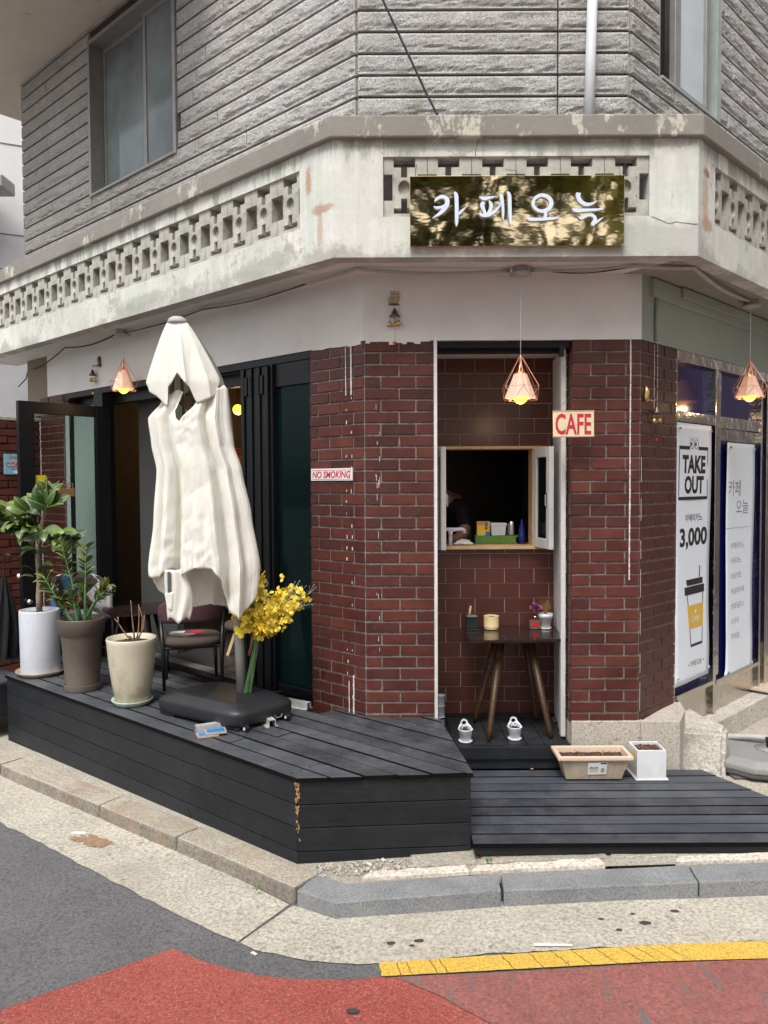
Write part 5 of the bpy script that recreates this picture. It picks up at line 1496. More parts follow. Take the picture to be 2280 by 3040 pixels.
for Lx in (L1, L2, L3, L4):
    obj('letter', lambda bm: [brush(bm, s, 0., .0075 + .0006 * i) for i, s in enumerate(Lx)], 'letter_blue_white', sg)
obj('hanging_wire', lambda bm: (add_tube(bm, [(.17, YB - .004, 3.195), (.172, YB - .004, 3.24), (.18, 4.12, 3.30)], .0015, 5), add_tube(bm, [(.70, YB - .004, 3.19), (.69, YB - .003, 3.23), (.64, 4.08, 3.245)], .0015, 5), add_tube(bm, [(1.228, YB - .004, 3.19), (1.224, YB - .004, 3.24), (1.22, 4.12, 3.30)], .0015, 5)), 'cable_black', sg)

# NO SMOKING
ns = empty('no_smoking_sign', WL(.26, .01, 1.64), 'small white NO SMOKING sign with red letters on the left brick pier', 'sign')
obj('plate', lambda bm: add_fbox(bm, WL, .085, .438, .004, .012, 1.640, 1.712), 'sign_white', ns, bevel=.001)
obj('red_border', lambda bm: (add_fbox(bm, WL, .092, .431, .0121, .0128, 1.700, 1.7025), add_fbox(bm, WL, .092, .431, .0121, .0128, 1.6465, 1.649)), 'sign_red', ns)
fit_text('lettering', 'NO SMOKING', WL(.424, .0135, 1.655), -dL, nL, .325, .041, 'sign_red', ns, bold=.022, slant=.15)
# CAFE
cf = empty('cafe_sign', (1.06, 4.34, 1.87), 'cream wooden CAFE sign with red letters hanging beside the serving recess', 'sign')
mxc = Matrix.Translation((1.06, 4.335, 1.949)) @ Matrix.Rotation(R(-.6), 4, 'Y')
obj('plate', lambda bm: add_box(bm, -.114, .114, 0, .012, -.072, .072, mxc), 'sign_cream', cf, bevel=.002)
for a_ in (.0675, -.074): obj('rim', lambda bm: add_box(bm, -.116, .116, -.0015, .0135, a_, a_ + .0065, mxc), 'tile_edge', cf)
t_ = fit_text('lettering', 'CAFE', Vector((.958, 4.3335, 1.888)), dF, nF, .200, .118, 'sign_red', cf, bold=.02)
obj('string', lambda bm: (add_tube(bm, [(.955, 4.34, 2.012), (1.045, 4.36, 2.10), (1.07, 4.44, 2.11)], .0012, 5), add_tube(bm, [(1.165, 4.34, 2.014), (1.09, 4.41, 2.10), (1.08, 4.44, 2.11)], .0012, 5)), 'cable_black', cf)
# blue coffee tin sign on the yard wall
cs = empty('coffee_sign', WL(4.2, .28, 1.7), 'light blue tin sign reading COFFEE on the brick yard wall', 'sign')
CO = lambda o, z: WL(4.207, o, z)
obj('plate', lambda bm: add_fbox(bm, WL, 4.163, 4.172, .118, .347, 1.722, 1.905), 'sky_tin', cs, bevel=.001)
obj('white_ground', lambda bm: (add_fbox(bm, WL, 4.1985, 4.1995, .15, .30, 1.745, 1.860),), 'sign_white', cs) if False else None
rt = -nL      # reading direction on this wall, seen from the deck
for body, o, z_, w_, h_, mt, bo in (('Delicious', .300, 1.863, .14, .030, 'sign_red', .01), ('FRESH BREWED', .285, 1.845, .12, .010, 'sign_white', .01), ('COFFEE', .330, 1.786, .19, .048, 'sign_red', .03), ('Have a Cup', .285, 1.758, .13, .018, 'navy_plastic', .01)):
    fit_text('lettering', body, WL(4.1612, o, z_), rt, -dL, w_, h_, mt, cs, bold=bo)
fit_text('lettering', 'COFFEE', WL(4.1618, .3275, 1.7885), rt, -dL, .19, .048, 'sign_white', cs, bold=.05)
obj('cup', lambda bm: add_lathe(bm, [(0, -.001), (.062, -.001), (.062, 0), (0, 0)], WL(4.1620, .205, 1.745), 20, Matrix.Rotation(aFL, 3, 'Z') @ Matrix.Rotation(R(90), 3, 'Y') @ Matrix.Diagonal((.30, 1, 1))), 'sign_white', cs)
# wooden OPEN sign hung in the glass door, seen from behind
op = empty('open_sign', WL(2.925, .38, 1.53), 'brown wooden OPEN sign hanging on the glass door, seen from behind', 'sign')
obj('board', lambda bm: add_fbox(bm, WL, 2.918, 2.926, .297, .462, 1.530, 1.595), 'open_wood', op, bevel=.003)
obj('bar', lambda bm: (add_fbox(bm, WL, 2.918, 2.925, .31, .445, 1.632, 1.638), add_fbox(bm, WL, 2.918, 2.925, .31, .316, 1.595, 1.632), add_fbox(bm, WL, 2.918, 2.925, .439, .445, 1.595, 1.632)), 'open_wood', op)
mt_ = fit_text('lettering', 'OPEN', WL(2.920, .325, 1.597), nL, -dL, .105, .030, 'open_wood', op, bold=.03)
obj('hook', lambda bm: add_tube(bm, [WL(2.922, .378 + math.cos(a) * .012, 1.642 + math.sin(a) * .012) for a in [i * math.pi / 6 for i in range(7)]], .0018, 5), 'open_wood', op)

# pendant lamps --------------------------------------------------------
def pendant(loc, ztop_cage, label, rz=0.):
    """copper wire cage over a pleated shade; loc is the ceiling point"""
    L = empty('pendant_lamp', loc, label, 'lamp', 'copper wire cage pendant lamps under the ledge')
    x, y, z0 = loc
    obj('ceiling_box', lambda bm: add_lathe(bm, [(0, 0), (.045, 0), (.045, -.035), (0, -.035)], (x, y, z0), 20), 'mast_grey', L)
    obj('ceiling_rose', lambda bm: add_lathe(bm, [(0, -.0355), (.060, -.0355), (.062, -.044), (.03, -.052), (0, -.054)], (x, y, z0), 28), 'conduit_grey', L, smooth=True)
    zt_ = ztop_cage
    obj('cord', lambda bm: add_tube(bm, [(x, y, z0 - .05), (x + .001, y, (z0 + zt_) / 2), (x, y, zt_)], .0023, 6), 'white_plastic', L, smooth=True)
    obj('lamp_holder', lambda bm: add_lathe(bm, [(0, .012), (.006, .01), (.007, 0), (.007, -.045), (.010, -.05), (.010, -.085), (0, -.085)], (x, y, zt_), 12), 'copper', L, smooth=True)
    def cage(bm):
        r0_, r1, r2 = .008, .106, .092; h1, h2 = .165, .235
        n = 6
        A = [Vector((x + math.cos(rz + k * math.pi / 3) * r1, y + math.sin(rz + k * math.pi / 3) * r1, zt_ - h1)) for k in range(n)]
        Bq = [Vector((x + math.cos(rz + (k + .5) * math.pi / 3) * r2, y + math.sin(rz + (k + .5) * math.pi / 3) * r2, zt_ - h2)) for k in range(n)]
        for k in range(n):
            a = rz + k * math.pi / 3
            top = Vector((x + math.cos(a) * r0_, y + math.sin(a) * r0_, zt_))
            for p, q, rr in ((top, A[k], .0021), (A[k], A[(k + 1) % n], .0013), (A[k], Bq[k], .0013), (A[k], Bq[k - 1], .0013), (Bq[k], Bq[(k + 1) % n], .0013)):
                add_tube(bm, [p, q], rr, 6)
            t2 = Vector((x + math.cos(a + .5) * .008, y + math.sin(a + .5) * .008, zt_ - .045))
            add_tube(bm, [t2, Vector((x + math.cos(a + .52) * .085, y + math.sin(a + .52) * .085, zt_ - h2))], .0009, 5)
    obj('wire_cage', cage, 'copper', L)
    def shade(bm):
        n = 6; lo, hi = [], []
        for k in range(n):
            a = rz + (k + .5) * math.pi / 3
            lo.append(bm.verts.new((x + math.cos(a) * .088, y + math.sin(a) * .088, zt_ - .226))); hi.append(bm.verts.new((x + math.cos(a) * .036, y + math.sin(a) * .036, zt_ - .092)))
        for k in range(n): bm.faces.new((lo[k], lo[(k + 1) % n], hi[(k + 1) % n], hi[k]))
    sh = obj('lamp_shade', shade, 'shade_cloth', L)
    md = sh.modifiers.new('thick', 'SOLIDIFY'); md.thickness = .0012
    bl = obj('bulb', lambda bm: add_lathe(bm, [(0, -.085), (.016, -.09), (.020, -.13), (.034, -.185), (.040, -.215), (.034, -.240), (.018, -.254), (0, -.258)], (x, y, zt_), 20), 'bulb_glow', L, smooth=True)
    ld = bpy.data.lights.new('glow', 'POINT'); ld.energy = .7; ld.color = (1, .70, .42); ld.shadow_soft_size = .03
    lo_ = bpy.data.objects.new('glow', ld); col.objects.link(lo_); lo_.location = (x, y, zt_ - .275)
    lo_.parent = L; lo_.matrix_parent_inverse = wloc(L).inverted()
    return L
pendant((.756, 4.293, ZS), 2.313, 'copper cage pendant lamp hanging in front of the serving recess', .52)
pendant((-1.99, 5.967, ZS), 2.578, 'copper cage pendant lamp hanging left of the parasol', .2)
pendant((2.400, 5.102, ZS), 2.403, 'copper cage pendant lamp at the right edge, before the banners', .35)

# conduit along the soffit ---------------------------------------------
def sag(a, b_, n=8, s=.03):
    a, b_ = Vector(a), Vector(b_); return [a.lerp(b_, k / n) - Vector((0, 0, s * math.sin(math.pi * k / n))) for k in range(n + 1)]
zc_ = ZS - .014
con = sag((-1.95, 5.94, zc_), (-1.16, 5.16, zc_), 8, .012)[:-1] + sag((-1.16, 5.16, zc_), (-.139, 4.27, zc_), 8, .014)[:-1] + sag((-.139, 4.27, zc_), (.70, 4.32, zc_), 8, .02)
tag(obj('conduit', lambda bm: add_tube(bm, con, .010, 8), 'conduit_grey', smooth=True), 'grey flexible conduit along the soffit between the left and middle lamps', 'conduit')
con2 = sag((.81, 4.31, zc_), (1.36, 4.24, zc_), 7, .012)[:-1] + sag((1.36, 4.24, zc_), (1.70, 4.28, zc_), 4, .005)[:-1] + sag((1.70, 4.28, zc_), (2.36, 5.05, zc_), 8, .03)
tag(obj('conduit', lambda bm: add_tube(bm, con2, .011, 8), 'conduit_grey', smooth=True), 'grey flexible conduit along the soffit from the middle lamp to the right lamp', 'conduit')
blk_ = sag((-3.7, 7.9, 2.62), (-3.42, 7.55, 2.70), 3, .0)[:-1] + sag((-3.42, 7.5, 2.72), (-2.707, 6.64, zc_), 7, .03)[:-1] + sag((-2.707, 6.64, zc_), (-2.03, 6.0, zc_), 6, .035)
tag(obj('cable', lambda bm: add_tube(bm, blk_, .006, 6), 'cable_black', smooth=True), 'black cable sagging under the soffit left of the left lamp', 'cable')
b3 = sag((-1.93, 5.92, zc_ - .012), (-1.20, 5.19, zc_ - .010), 8, .014)[:-1] + sag((-1.20, 5.19, zc_ - .010), (-.45, 4.52, zc_ - .018), 8, .02)
tag(obj('cable', lambda bm: add_tube(bm, b3, .0035, 6), 'cable_black', smooth=True), 'thin black cable tied beneath the left conduit above the parasol', 'cable')
tag(obj('cable', lambda bm: add_tube(bm, sag((.86, 4.30, zc_ - .004), (1.32, 4.24, zc_ - .01), 8, .022), .003, 6), 'cable_black', smooth=True), 'thin black cable hanging beneath the conduit right of the middle lamp', 'cable')
tag(obj('cable', lambda bm: add_tube(bm, [(-.165, 4.33, 4.65), (-.085, 4.335, 4.47), (-.01, 4.335, 4.30), (.075, 4.335, 4.12), (.155, 4.335, 3.95), (.235, 4.335, 3.78), (.315, 4.33, 3.62), (.36, 4.30, 3.50)], .0065, 8), 'cable_black', smooth=True), 'black cable dropping diagonally across the granite upper wall', 'cable')

# wind chimes -----------------------------------------------------------
def chime(name, w, s, ztop, out, label, kind, droop):
    T = empty(name, w(s, out, ztop), label, 'wind chime', 'bronze wind chimes on the walls')
    rg = (w(1, 0, 0) - w(0, 0, 0)).normalized(); og = (w(0, 1, 0) - w(0, 0, 0)).normalized()
    def Q(a, o, z): v = w(s, out, 0) + rg * a + og * o; return Vector((v.x, v.y, ztop + z))
    if kind == 'owl':
        def body(bm):
            for (a, z, rx, rz_) in ((.005, -.035, .025, .036), (-.020, -.052, .014, .024)):
                m3 = Matrix.Diagonal((rx, .010, rz_))
                bmesh.ops.create_uvsphere(bm, u_segments=16, v_segments=10, radius=1, matrix=Matrix.Translation(Q(a, 0, z)) @ Matrix.Rotation(math.atan2(rg.y, rg.x), 4, 'Z') @ Matrix.Diagonal((rx, .012, rz_, 1)))
            for a in (-.014, .024): add_tube(bm, [Q(a, .004, -.010), Q(a + (.006 if a > 0 else -.006), .004, .004)], [.005, .001], 6)
        bd = obj('owl', body, 'owl_stone', T, smooth=True)
        def eyes(bm, r_, d_):
            for (a, z, k) in ((-.003, -.020, 1), (.017, -.019, 1), (-.026, -.042, .5), (-.015, -.040, .5)):
                add_tube(bm, [Q(a, .008, z), Q(a, .010 + d_, z)], r_ * k, 12)
        obj('eye_ring', lambda bm: eyes(bm, .009, .003), 'sign_cream', bd); obj('pupil', lambda bm: eyes(bm, .005, .0045), 'ink_black', bd)
        obj('perch', lambda bm: add_tube(bm, [Q(-.032, .006, -.073), Q(.030, .006, -.073)], .004, 8), 'cast_bronze', T)
        zb = -.095; ax = .003; o0 = .012
    else:
        def body(bm):
            add_tube(bm, [Q(0, .006, .0), Q(.006, .008, -.03), Q(-.002, .008, -.06), Q(.004, .008, -.085)], [.008, .016, .013, .018], 8)
            add_tube(bm, [Q(.004, .008, -.075), Q(.03 * droop, .03, -.082), Q(.06 * droop, .03, -.070), Q(.075 * droop, .03, -.085)], .004, 6)
        obj('bracket', body, 'brass_bell' if kind == 'gold' else 'cast_bronze', T, smooth=True)
        zb = -.105; ax = .075 * droop; o0 = .03
    obj('bell', lambda bm: add_lathe(bm, [(0, 0), (.006, -.002), (.013, -.016), (.018, -.030), (.031, -.046), (.029, -.049), (.012, -.025), (0, -.01)], Q(ax, o0, zb), 20), 'cast_bronze', T, smooth=True)
    for (a, o, z) in ((-.030, 0, -.085), (.006, -.012, -.082), (.022, .006, -.080)):
        lb = obj('small_bell', lambda bm: add_lathe(bm, [(0, .012), (.006, .010), (.013, -.002), (.014, -.018), (.012, -.018), (0, -.008)], Q(ax + a, o0 + o, zb + z), 14), 'brass_bell', T, smooth=True)
        obj('string', lambda bm: add_tube(bm, [Q(ax + a, o0 + o, zb + z + .012), Q(ax + a * .85, o0 + o, zb - .044)], .0006, 4), 'cable_black', lb)
    obj('string', lambda bm: add_tube(bm, [Q(ax, o0, zb), Q(ax, o0, -.07 if kind == 'owl' else -.08)], .0008, 4), 'cable_black', T)
    obj('string', lambda bm: add_tube(bm, [Q(ax, o0, zb - .03), Q(ax + .001, o0, zb - .19)], .0007, 4), 'cable_black', T)
    obj('charm', lambda bm: [add_tube(bm, [Q(ax + a, o0, zb - .19 + z), Q(ax + a, o0 + .003, zb - .19 + z)], .006, 8) for a, z in ((-.006, -.004), (.006, -.004), (0, -.012))], 'carton_yellow' if kind == 'plain' else 'red_print', T)
    return T
chime('wind_chime', WF, .063, 2.708, .004, 'owl wind chime with small brass bells above the left brick pier', 'owl', 0)
chime('wind_chime', WL, 3.03, 2.69, .004, 'small bronze wind chime on the plaster left of the left lamp', 'plain', 1.)
chime('wind_chime', WR, .040, 2.17, .004, 'gilded wind chime on the angled face of the right brick pier', 'gold', 1.1)

# banners on the right windows -----------------------------------------
BANN = {}
def drape(s0, s1, z0, z1, curl, u, v):
    return -.012 + .004 * math.sin(v * 7 + u * 2) + .002 * math.sin(u * 5 + v * 3) + curl * max(0, .10 - v) * math.sin(u * 5 + 1) * .5
def banner(s0, s1, z0, z1, label, curl):
    T = empty('banner', WR((s0 + s1) / 2, .02, z0), label, 'banner')
    def f(bm):
        nx, nz = 10, 44; g = []
        for i in range(nx + 1):
            row = []
            for j in range(nz + 1):
                u, v = i / nx, j / nz
                o = drape(s0, s1, z0, z1, curl, u, v)
                s = s0 + (s1 - s0) * u + .010 * math.exp(-((v - .12) / .10) ** 2) * (1 if u < .5 else 1) - (.018 if v < .03 and u < .2 else 0)
                row.append(bm.verts.new(WR(s, o, z0 + (z1 - z0) * v)))
            g.append(row)
        for i in range(nx):
            for j in range(nz): bm.faces.new((g[i][j], g[i + 1][j], g[i + 1][j + 1], g[i][j + 1]))
    BANN[T.name] = (T, s0, s1, z0, z1, curl)
    sh = obj('sheet', f, 'banner_white', T, smooth=True)
    md = sh.modifiers.new('thick', 'SOLIDIFY'); md.thickness = .0008; md.offset = -1
    for s, z_ in ((s0 + .03, z1 - .035), (s1 - .03, z1 - .035), (s0 + .035, z0 + .055), (s1 - .035, z0 + .055)):
        obj('pin', lambda bm: add_tube(bm, [WR(s, .0, z_), WR(s, .009, z_)], .010, 12), 'chrome', T)
    return T
BO = .0365
BO = .0015
b1_ = banner(.470, .990, .340, 1.990, 'white TAKE OUT banner with a coffee cup on the shop window', .10)
def quadp(name, T, pts, mat, o=BO, label=None):
    def f(bm):
        a = [bm.verts.new(WR(p[0], o, p[1])) for p in pts]; b_ = [bm.verts.new(WR(p[0], o - .0008, p[1])) for p in pts]; n = len(pts)
        bm.faces.new(a); bm.faces.new(b_[::-1])
        for i in range(n): bm.faces.new((a[i], a[(i + 1) % n], b_[(i + 1) % n], b_[i]))
    return obj(name, f, mat, T, label=label)
def qrect(name, T, s0, s1, z0, z1, mat): return quadp(name, T, [(s0, z0), (s1, z0), (s1, z1), (s0, z1)], mat)
for a, b_, c, d in ((.518, .529, 1.530, 1.824), (.928, .938, 1.530, 1.824), (.518, .672, 1.826, 1.848), (.796, .938, 1.826, 1.848), (.518, .938, 1.508, 1.528)):
    qrect('print_frame', b1_, a, b_, c, d, 'ink_black')
def eye(bm, s, z_):
    n = 22; A = []; Bq = []
    for k in range(n):
        c, t = math.cos(k * 2 * math.pi / n), math.sin(k * 2 * math.pi / n)
        A.append(bm.verts.new(WR(s + c * .031, BO, z_ + t * .031))); Bq.append(bm.verts.new(WR(s + c * .026, BO, z_ + t * .027)))
    for k in range(n): bm.faces.new((A[k], A[(k + 1) % n], Bq[(k + 1) % n], Bq[k]))
    bm.faces.new([bm.verts.new(WR(s - .009 + math.cos(k * 2 * math.pi / 14) * .012, BO, z_ + math.sin(k * 2 * math.pi / 14) * .013)) for k in range(14)])
    for d in (-.020, -.007, .007, .020):
        bm.faces.new([bm.verts.new(WR(s + d * q, BO, z_ + h_)) for q, h_ in ((.9, .032), (1.05, .032), (1.5, .046), (1.4, .046))])
for s_ in (.702, .765): obj('print_eye', lambda bm: eye(bm, s_, 1.862), 'ink_black', b1_)
fit_text('lettering', 'TAKE', WR(.570, BO, 1.676), dR, nR, .330, .116, 'ink_black', b1_, bold=.045)
fit_text('lettering', 'OUT', WR(.606, BO, 1.545), dR, nR, .274, .116, 'ink_black', b1_, bold=.045)
fit_text('lettering', '아메리카노', WR(.628, BO, 1.368), dR, nR, .245, .050, 'ink_black', b1_, bold=.012)
fit_text('lettering', '3,000', WR(.545, BO, 1.190), dR, nR, .405, .140, 'ink_black', b1_, bold=.035)
quadp('print_straw', b1_, [(.838, 1.0), (.852, 1.0), (.858, 1.077), (.844, 1.077)], 'ink_black')
quadp('print_lid', b1_, [(.648, .959), (.897, .959), (.897, .998), (.634, .998)], 'ink_black')
quadp('print_lid', b1_, [(.614, .900), (.921, .900), (.921, .9525), (.608, .9525)], 'ink_black')
quadp('print_sleeve', b1_, [(.677, .677), (.898, .677), (.906, .830), (.652, .830)], 'sleeve_ochre')
for p, q in (((.650, .899), (.666, .831)), ((.689, .676), (.705, .560)), ((.899, .899), (.897, .831)), ((.889, .676), (.881, .560))):
    quadp('print_side', b1_, [(q[0] - .0055, q[1]), (q[0] + .0055, q[1]), (p[0] + .0055, p[1]), (p[0] - .0055, p[1])], 'ink_black')
quadp('print_foot', b1_, [(.7105, .560), (.8755, .560), (.8755, .578), (.7105, .578)], 'ink_black')
fit_text('lettering', 'COFFEE', WR(.716, BO + .0008, .719), dR, nR, .124, .036, 'sign_white', b1_, bold=.01)
obj('print_bean', lambda bm: bm.faces.new([bm.verts.new(WR(.778 + math.cos(k * math.pi / 7) * .014, BO + .0008, .785 + math.sin(k * math.pi / 7) * .013)) for k in range(14)]), 'sign_white', b1_)
fit_text('lettering', '카페오늘', WR(.696, BO, .430), dR, nR, .185, .040, 'ink_black', b1_, bold=.004)
for s_ in (.668, .912): obj('print_dot', lambda bm: bm.faces.new([bm.verts.new(WR(s_ + math.cos(k * math.pi / 5) * .006, BO, .449 + math.sin(k * math.pi / 5) * .006)) for k in range(10)]), 'ink_black', b1_)

b2_ = banner(1.262, 1.760, .240, 1.892, 'white menu banner with grey Korean drink names on the far shop window', .08)
fit_text('lettering', '카페', WR(1.304, BO, 1.519), dR, nR, .208, .112, 'ink_grey', b2_)
fit_text('lettering', '오늘', WR(1.440, BO, 1.394), dR, nR, .215, .098, 'ink_grey', b2_)
qrect('print_rule', b2_, 1.262, 1.707, 1.2955, 1.2985, 'ink_grey')
for i, tx in enumerate(('아메리카노', '카푸치노', '아포카토', '바닐라라떼', '생과일쥬스', '스무디', '칵테일')):
    wd_ = (.245, .198, .200, .252, .255, .145, .155)[i]
    fit_text('lettering', tx, WR(1.354, BO, 1.149 - i * .1065), dR, nR, wd_, .045, 'ink_grey', b2_)

for T, s0, s1, z0, z1, curl in BANN.values():
    for ch_ in T.children:
        if ch_.name.startswith(('lettering', 'print')):
            white = ch_.data.materials[0].name == 'sign_white'
            n_ = ch_.matrix_world; mwi = wloc(ch_).inverted(); mw_ = wloc(ch_)
            for v_ in ch_.data.vertices:
                w_ = mw_ @ v_.co; s_ = (w_ - KR).dot(dR)
                o_ = drape(s0, s1, z0, z1, curl, (s_ - s0) / (s1 - s0), (w_.z - z0) / (z1 - z0)) + (.0024 if white else .0014)
                v_.co = mwi @ WR(s_, o_, w_.z)

# ================================================================== SERVING RECESS: TABLE AND SMALL POTS
bt = empty('bar_table', (.80, 4.75, .101), 'tall dark walnut bar table with glossy square top in the tiled recess', 'table')
obj('table_top', lambda bm: add_prism(bm, [(.503, 4.50), (1.098, 4.545), (1.095, 4.97), (.495, 4.965)], .683, .700), 'table_gloss', bt, bevel=.003)
obj('apron', lambda bm: add_box(bm, .66, .93, 4.63, 4.88, .655, .6825), 'black_wood', bt)
for f0, f1 in (((.609, 4.515), (.705, 4.68)), ((.985, 4.545), (.885, 4.68)), ((.565, 4.86), (.700, 4.80)), ((.965, 4.875), (.880, 4.80))):
    obj('leg', lambda bm: add_tube(bm, [(f0[0], f0[1], .102), (f0[0] * .9 + f1[0] * .1, f0[1] * .9 + f1[1] * .1, .16), (f1[0], f1[1], .655)], [.012, .016, .026], 16), 'walnut', bt, smooth=True)
ZT = .7005
t = empty('square_pot', (.545, 4.86, ZT), 'black square pot with a cactus and stones on the bar table', 'pot')
obj('saucer', lambda bm: add_box(bm, .505, .590, 4.80, 4.885, ZT, ZT + .010), 'green_ceramic', t, bevel=.003)
obj('pot', lambda bm: (add_box(bm, .513, .582, 4.808, 4.877, ZT + .0105, ZT + .075), add_box(bm, .509, .586, 4.804, 4.881, ZT + .0755, ZT + .086)), 'green_ceramic', t, bevel=.003)
obj('soil', lambda bm: add_box(bm, .517, .578, 4.812, 4.873, ZT + .084, ZT + .089), 'mid_grey_plastic', t)
obj('cactus', lambda bm: (add_tube(bm, [(.533, 4.84, ZT + .085), (.537, 4.84, ZT + .12), (.543, 4.84, ZT + .150)], [.008, .008, .004], 8),), 'cactus_tan', t, smooth=True)
obj('cactus', lambda bm: (add_tube(bm, [(.535, 4.85, ZT + .085), (.530, 4.85, ZT + .13), (.533, 4.85, ZT + .165)], [.003, .002, .001], 6),), 'stem_green', t)
t = empty('round_pot', (.672, 4.85, ZT), 'cream ribbed round pot with dry soil on the bar table', 'pot')
obj('pot', lambda bm: add_lathe(bm, [(0, .004), (.044, .004), (.047, .020), (.0465, .021), (.0485, .086), (.045, .087), (.043, .076), (0, .076)], (.672, 4.85, ZT), 30), 'cream_pot', t, smooth=True)
smooth_by_angle(bpy.data.objects[t.children[0].name] if t.children else bpy.data.objects['pot'], 35) if t.children else None
obj('soil', lambda bm: add_lathe(bm, [(.0425, .074), (.02, .082), (0, .080)], (.672, 4.85, ZT), 16), 'soil', t)
t = empty('diffuser_bottle', (.945, 4.855, ZT), 'glass diffuser bottle with a purple carnation and orange label on the bar table', 'bottle')
obj('bottle', lambda bm: (add_box(bm, .915, .983, 4.835, 4.88, ZT, ZT + .055), add_tube(bm, [(.949, 4.857, ZT + .0551), (.949, 4.857, ZT + .066)], .010, 12)), 'vial_glass', t, bevel=.005)
obj('label_sticker', lambda bm: add_box(bm, .925, .973, 4.8335, 4.8345, ZT + .018, ZT + .045), 'red_print', t)
obj('collar', lambda bm: add_tube(bm, [(.949, 4.857, ZT + .0665), (.949, 4.857, ZT + .082)], .011, 14), 'chrome', t, smooth=True)
def petals(bm, c, r_, n, seed, sz):
    rnd = random.Random(seed)
    for i in range(n):
        d = Vector((rnd.gauss(0, 1), rnd.gauss(0, 1) , abs(rnd.gauss(0, .7)))).normalized()
        u = d.cross(Vector((rnd.gauss(0, 1), rnd.gauss(0, 1), rnd.gauss(0, 1)))).normalized() * sz
        p = Vector(c) + d * r_ * rnd.uniform(.2, 1)
        bm.faces.new([bm.verts.new(q) for q in (p - u * .6, p + d * sz * 1.1 - u * .8, p + d * sz * 1.4 + u * .1, p + d * sz * 1.1 + u * .9, p + u * .6)])
obj('carnation', lambda bm: petals(bm, (.952, 4.85, ZT + .125), .028, 60, 3, .014), 'carnation', t, recalc=False)
obj('reed', lambda bm: [add_tube(bm, [(.949, 4.857, ZT + .07), (.949 + a, 4.857, ZT + .175)], .0012, 5) for a in (-.045, -.035, .045)], 'black_wood', t)
t = empty('white_pot', (1.015, 4.86, ZT), 'small white pot of dried brown flowers in the corner of the bar table', 'pot')
obj('saucer', lambda bm: add_lathe(bm, [(0, 0), (.034, 0), (.040, .010), (.036, .010), (0, .004)], (1.015, 4.86, ZT), 24), 'white_ceramic', t, smooth=True)
obj('pot', lambda bm: add_lathe(bm, [(0, .005), (.030, .005), (.040, .070), (.044, .071), (.047, .098), (.042, .098), (.038, .080), (0, .080)], (1.015, 4.86, ZT), 28), 'white_ceramic', t, smooth=True)
def dried(bm):
    rnd = random.Random(8)
    for i in range(46):
        d = Vector((rnd.gauss(0, .35), rnd.gauss(0, .3), 1)).normalized(); L = rnd.uniform(.06, .125); p = Vector((1.015, 4.86, ZT + .08))
        add_tube(bm, [p, p + d * L], .0006, 3, False)
        for k in range(5):
            q = p + d * L * rnd.uniform(.6, 1.) + Vector((rnd.gauss(0, .006), rnd.gauss(0, .006), rnd.gauss(0, .006))); s_ = rnd.uniform(.002, .005)
            bm.faces.new([bm.verts.new(q + Vector((rnd.uniform(-s_, s_), rnd.uniform(-s_, s_), rnd.uniform(-s_, s_)))) for _ in range(3)])
obj('dried_flowers', dried, 'dried_flower', t, recalc=False)
def handle_pot(x, y, label, green, rz):
    t = empty('hanging_pot', (x, y, .101), label, 'pot', 'small white hooked plant pots on the step')
    obj('saucer', lambda bm: add_lathe(bm, [(0, 0), (.034, 0), (.042, .011), (.038, .011), (0, .004)], (x, y, .1015), 26), 'white_plastic', t, smooth=True)
    def pot(bm):
        mx = Matrix.Rotation(rz, 3, 'Z')
        add_lathe(bm, [(0, .006), (.030, .006), (.041, .072), (.045, .078), (.042, .080), (.038, .074), (.034, .060), (0, .060)], (x, y, .1015), 28)
    obj('pot', pot, 'white_plastic', t, smooth=True)
    def hook(bm):                       # raised back with a round hole
        mx = Matrix.Translation((x, y, .1015)) @ Matrix.Rotation(rz, 4, 'Z')
        def Pt(a_, z_, d): return mx @ Vector((a_, math.sqrt(max(0, .0425 ** 2 - a_ * a_)) * .9 + d - .004, z_))
        outer = [(-.0415, .070), (-.0415, .080), (-.036, .088), (-.028, .096), (-.0225, .106), (-.019, .116), (-.011, .1235), (0, .126), (.011, .1235), (.019, .116), (.0225, .106), (.028, .096), (.036, .088), (.0415, .080), (.0415, .070), (.028, .070), (.014, .070), (0, .070), (-.014, .070), (-.028, .070)]
        n = len(outer); inner = []
        for p in outer:
            a = math.atan2(p[1] - .104, p[0]); inner.append((math.cos(a) * .013, .104 + math.sin(a) * .0115))
        for d, sgn in ((0, 1), (.004, -1)):
            vo = [bm.verts.new(Pt(*p, d)) for p in outer]; vi = [bm.verts.new(Pt(*p, d)) for p in inner]
            for k in range(n): bm.faces.new((vo[k], vo[(k + 1) % n], vi[(k + 1) % n], vi[k]))
            if d == 0: f_o, f_i = vo, vi
            else:
                for k in range(n):
                    bm.faces.new((f_o[k], f_o[(k + 1) % n], vo[(k + 1) % n], vo[k])); bm.faces.new((f_i[k], f_i[(k + 1) % n], vi[(k + 1) % n], vi[k]))
    obj('hook_plate', hook, 'white_plastic', t)
    obj('soil', lambda bm: (add_lathe(bm, [(.037, .066), (.02, .074), (0, .078)], (x, y, .1015), 16), petals(bm, (x, y, .17), .024, 26, int(x * 100), .006)), 'soil', t)
    if green: obj('sprout', lambda bm: petals(bm, (x, y, .178), .004, 6, 2, .010), 'weed_green', t, recalc=False)
handle_pot(.472, 4.50, 'small white hooked pot with a green sprout, left one on the step', True, R(8))
handle_pot(.768, 4.54, 'small white hooked pot with bare soil, right one on the step', False, R(4))
t = empty('stacked_cans', (.335, 4.86, .101), 'stack of grey white cylinders behind the left jamb of the recess', 'cans')
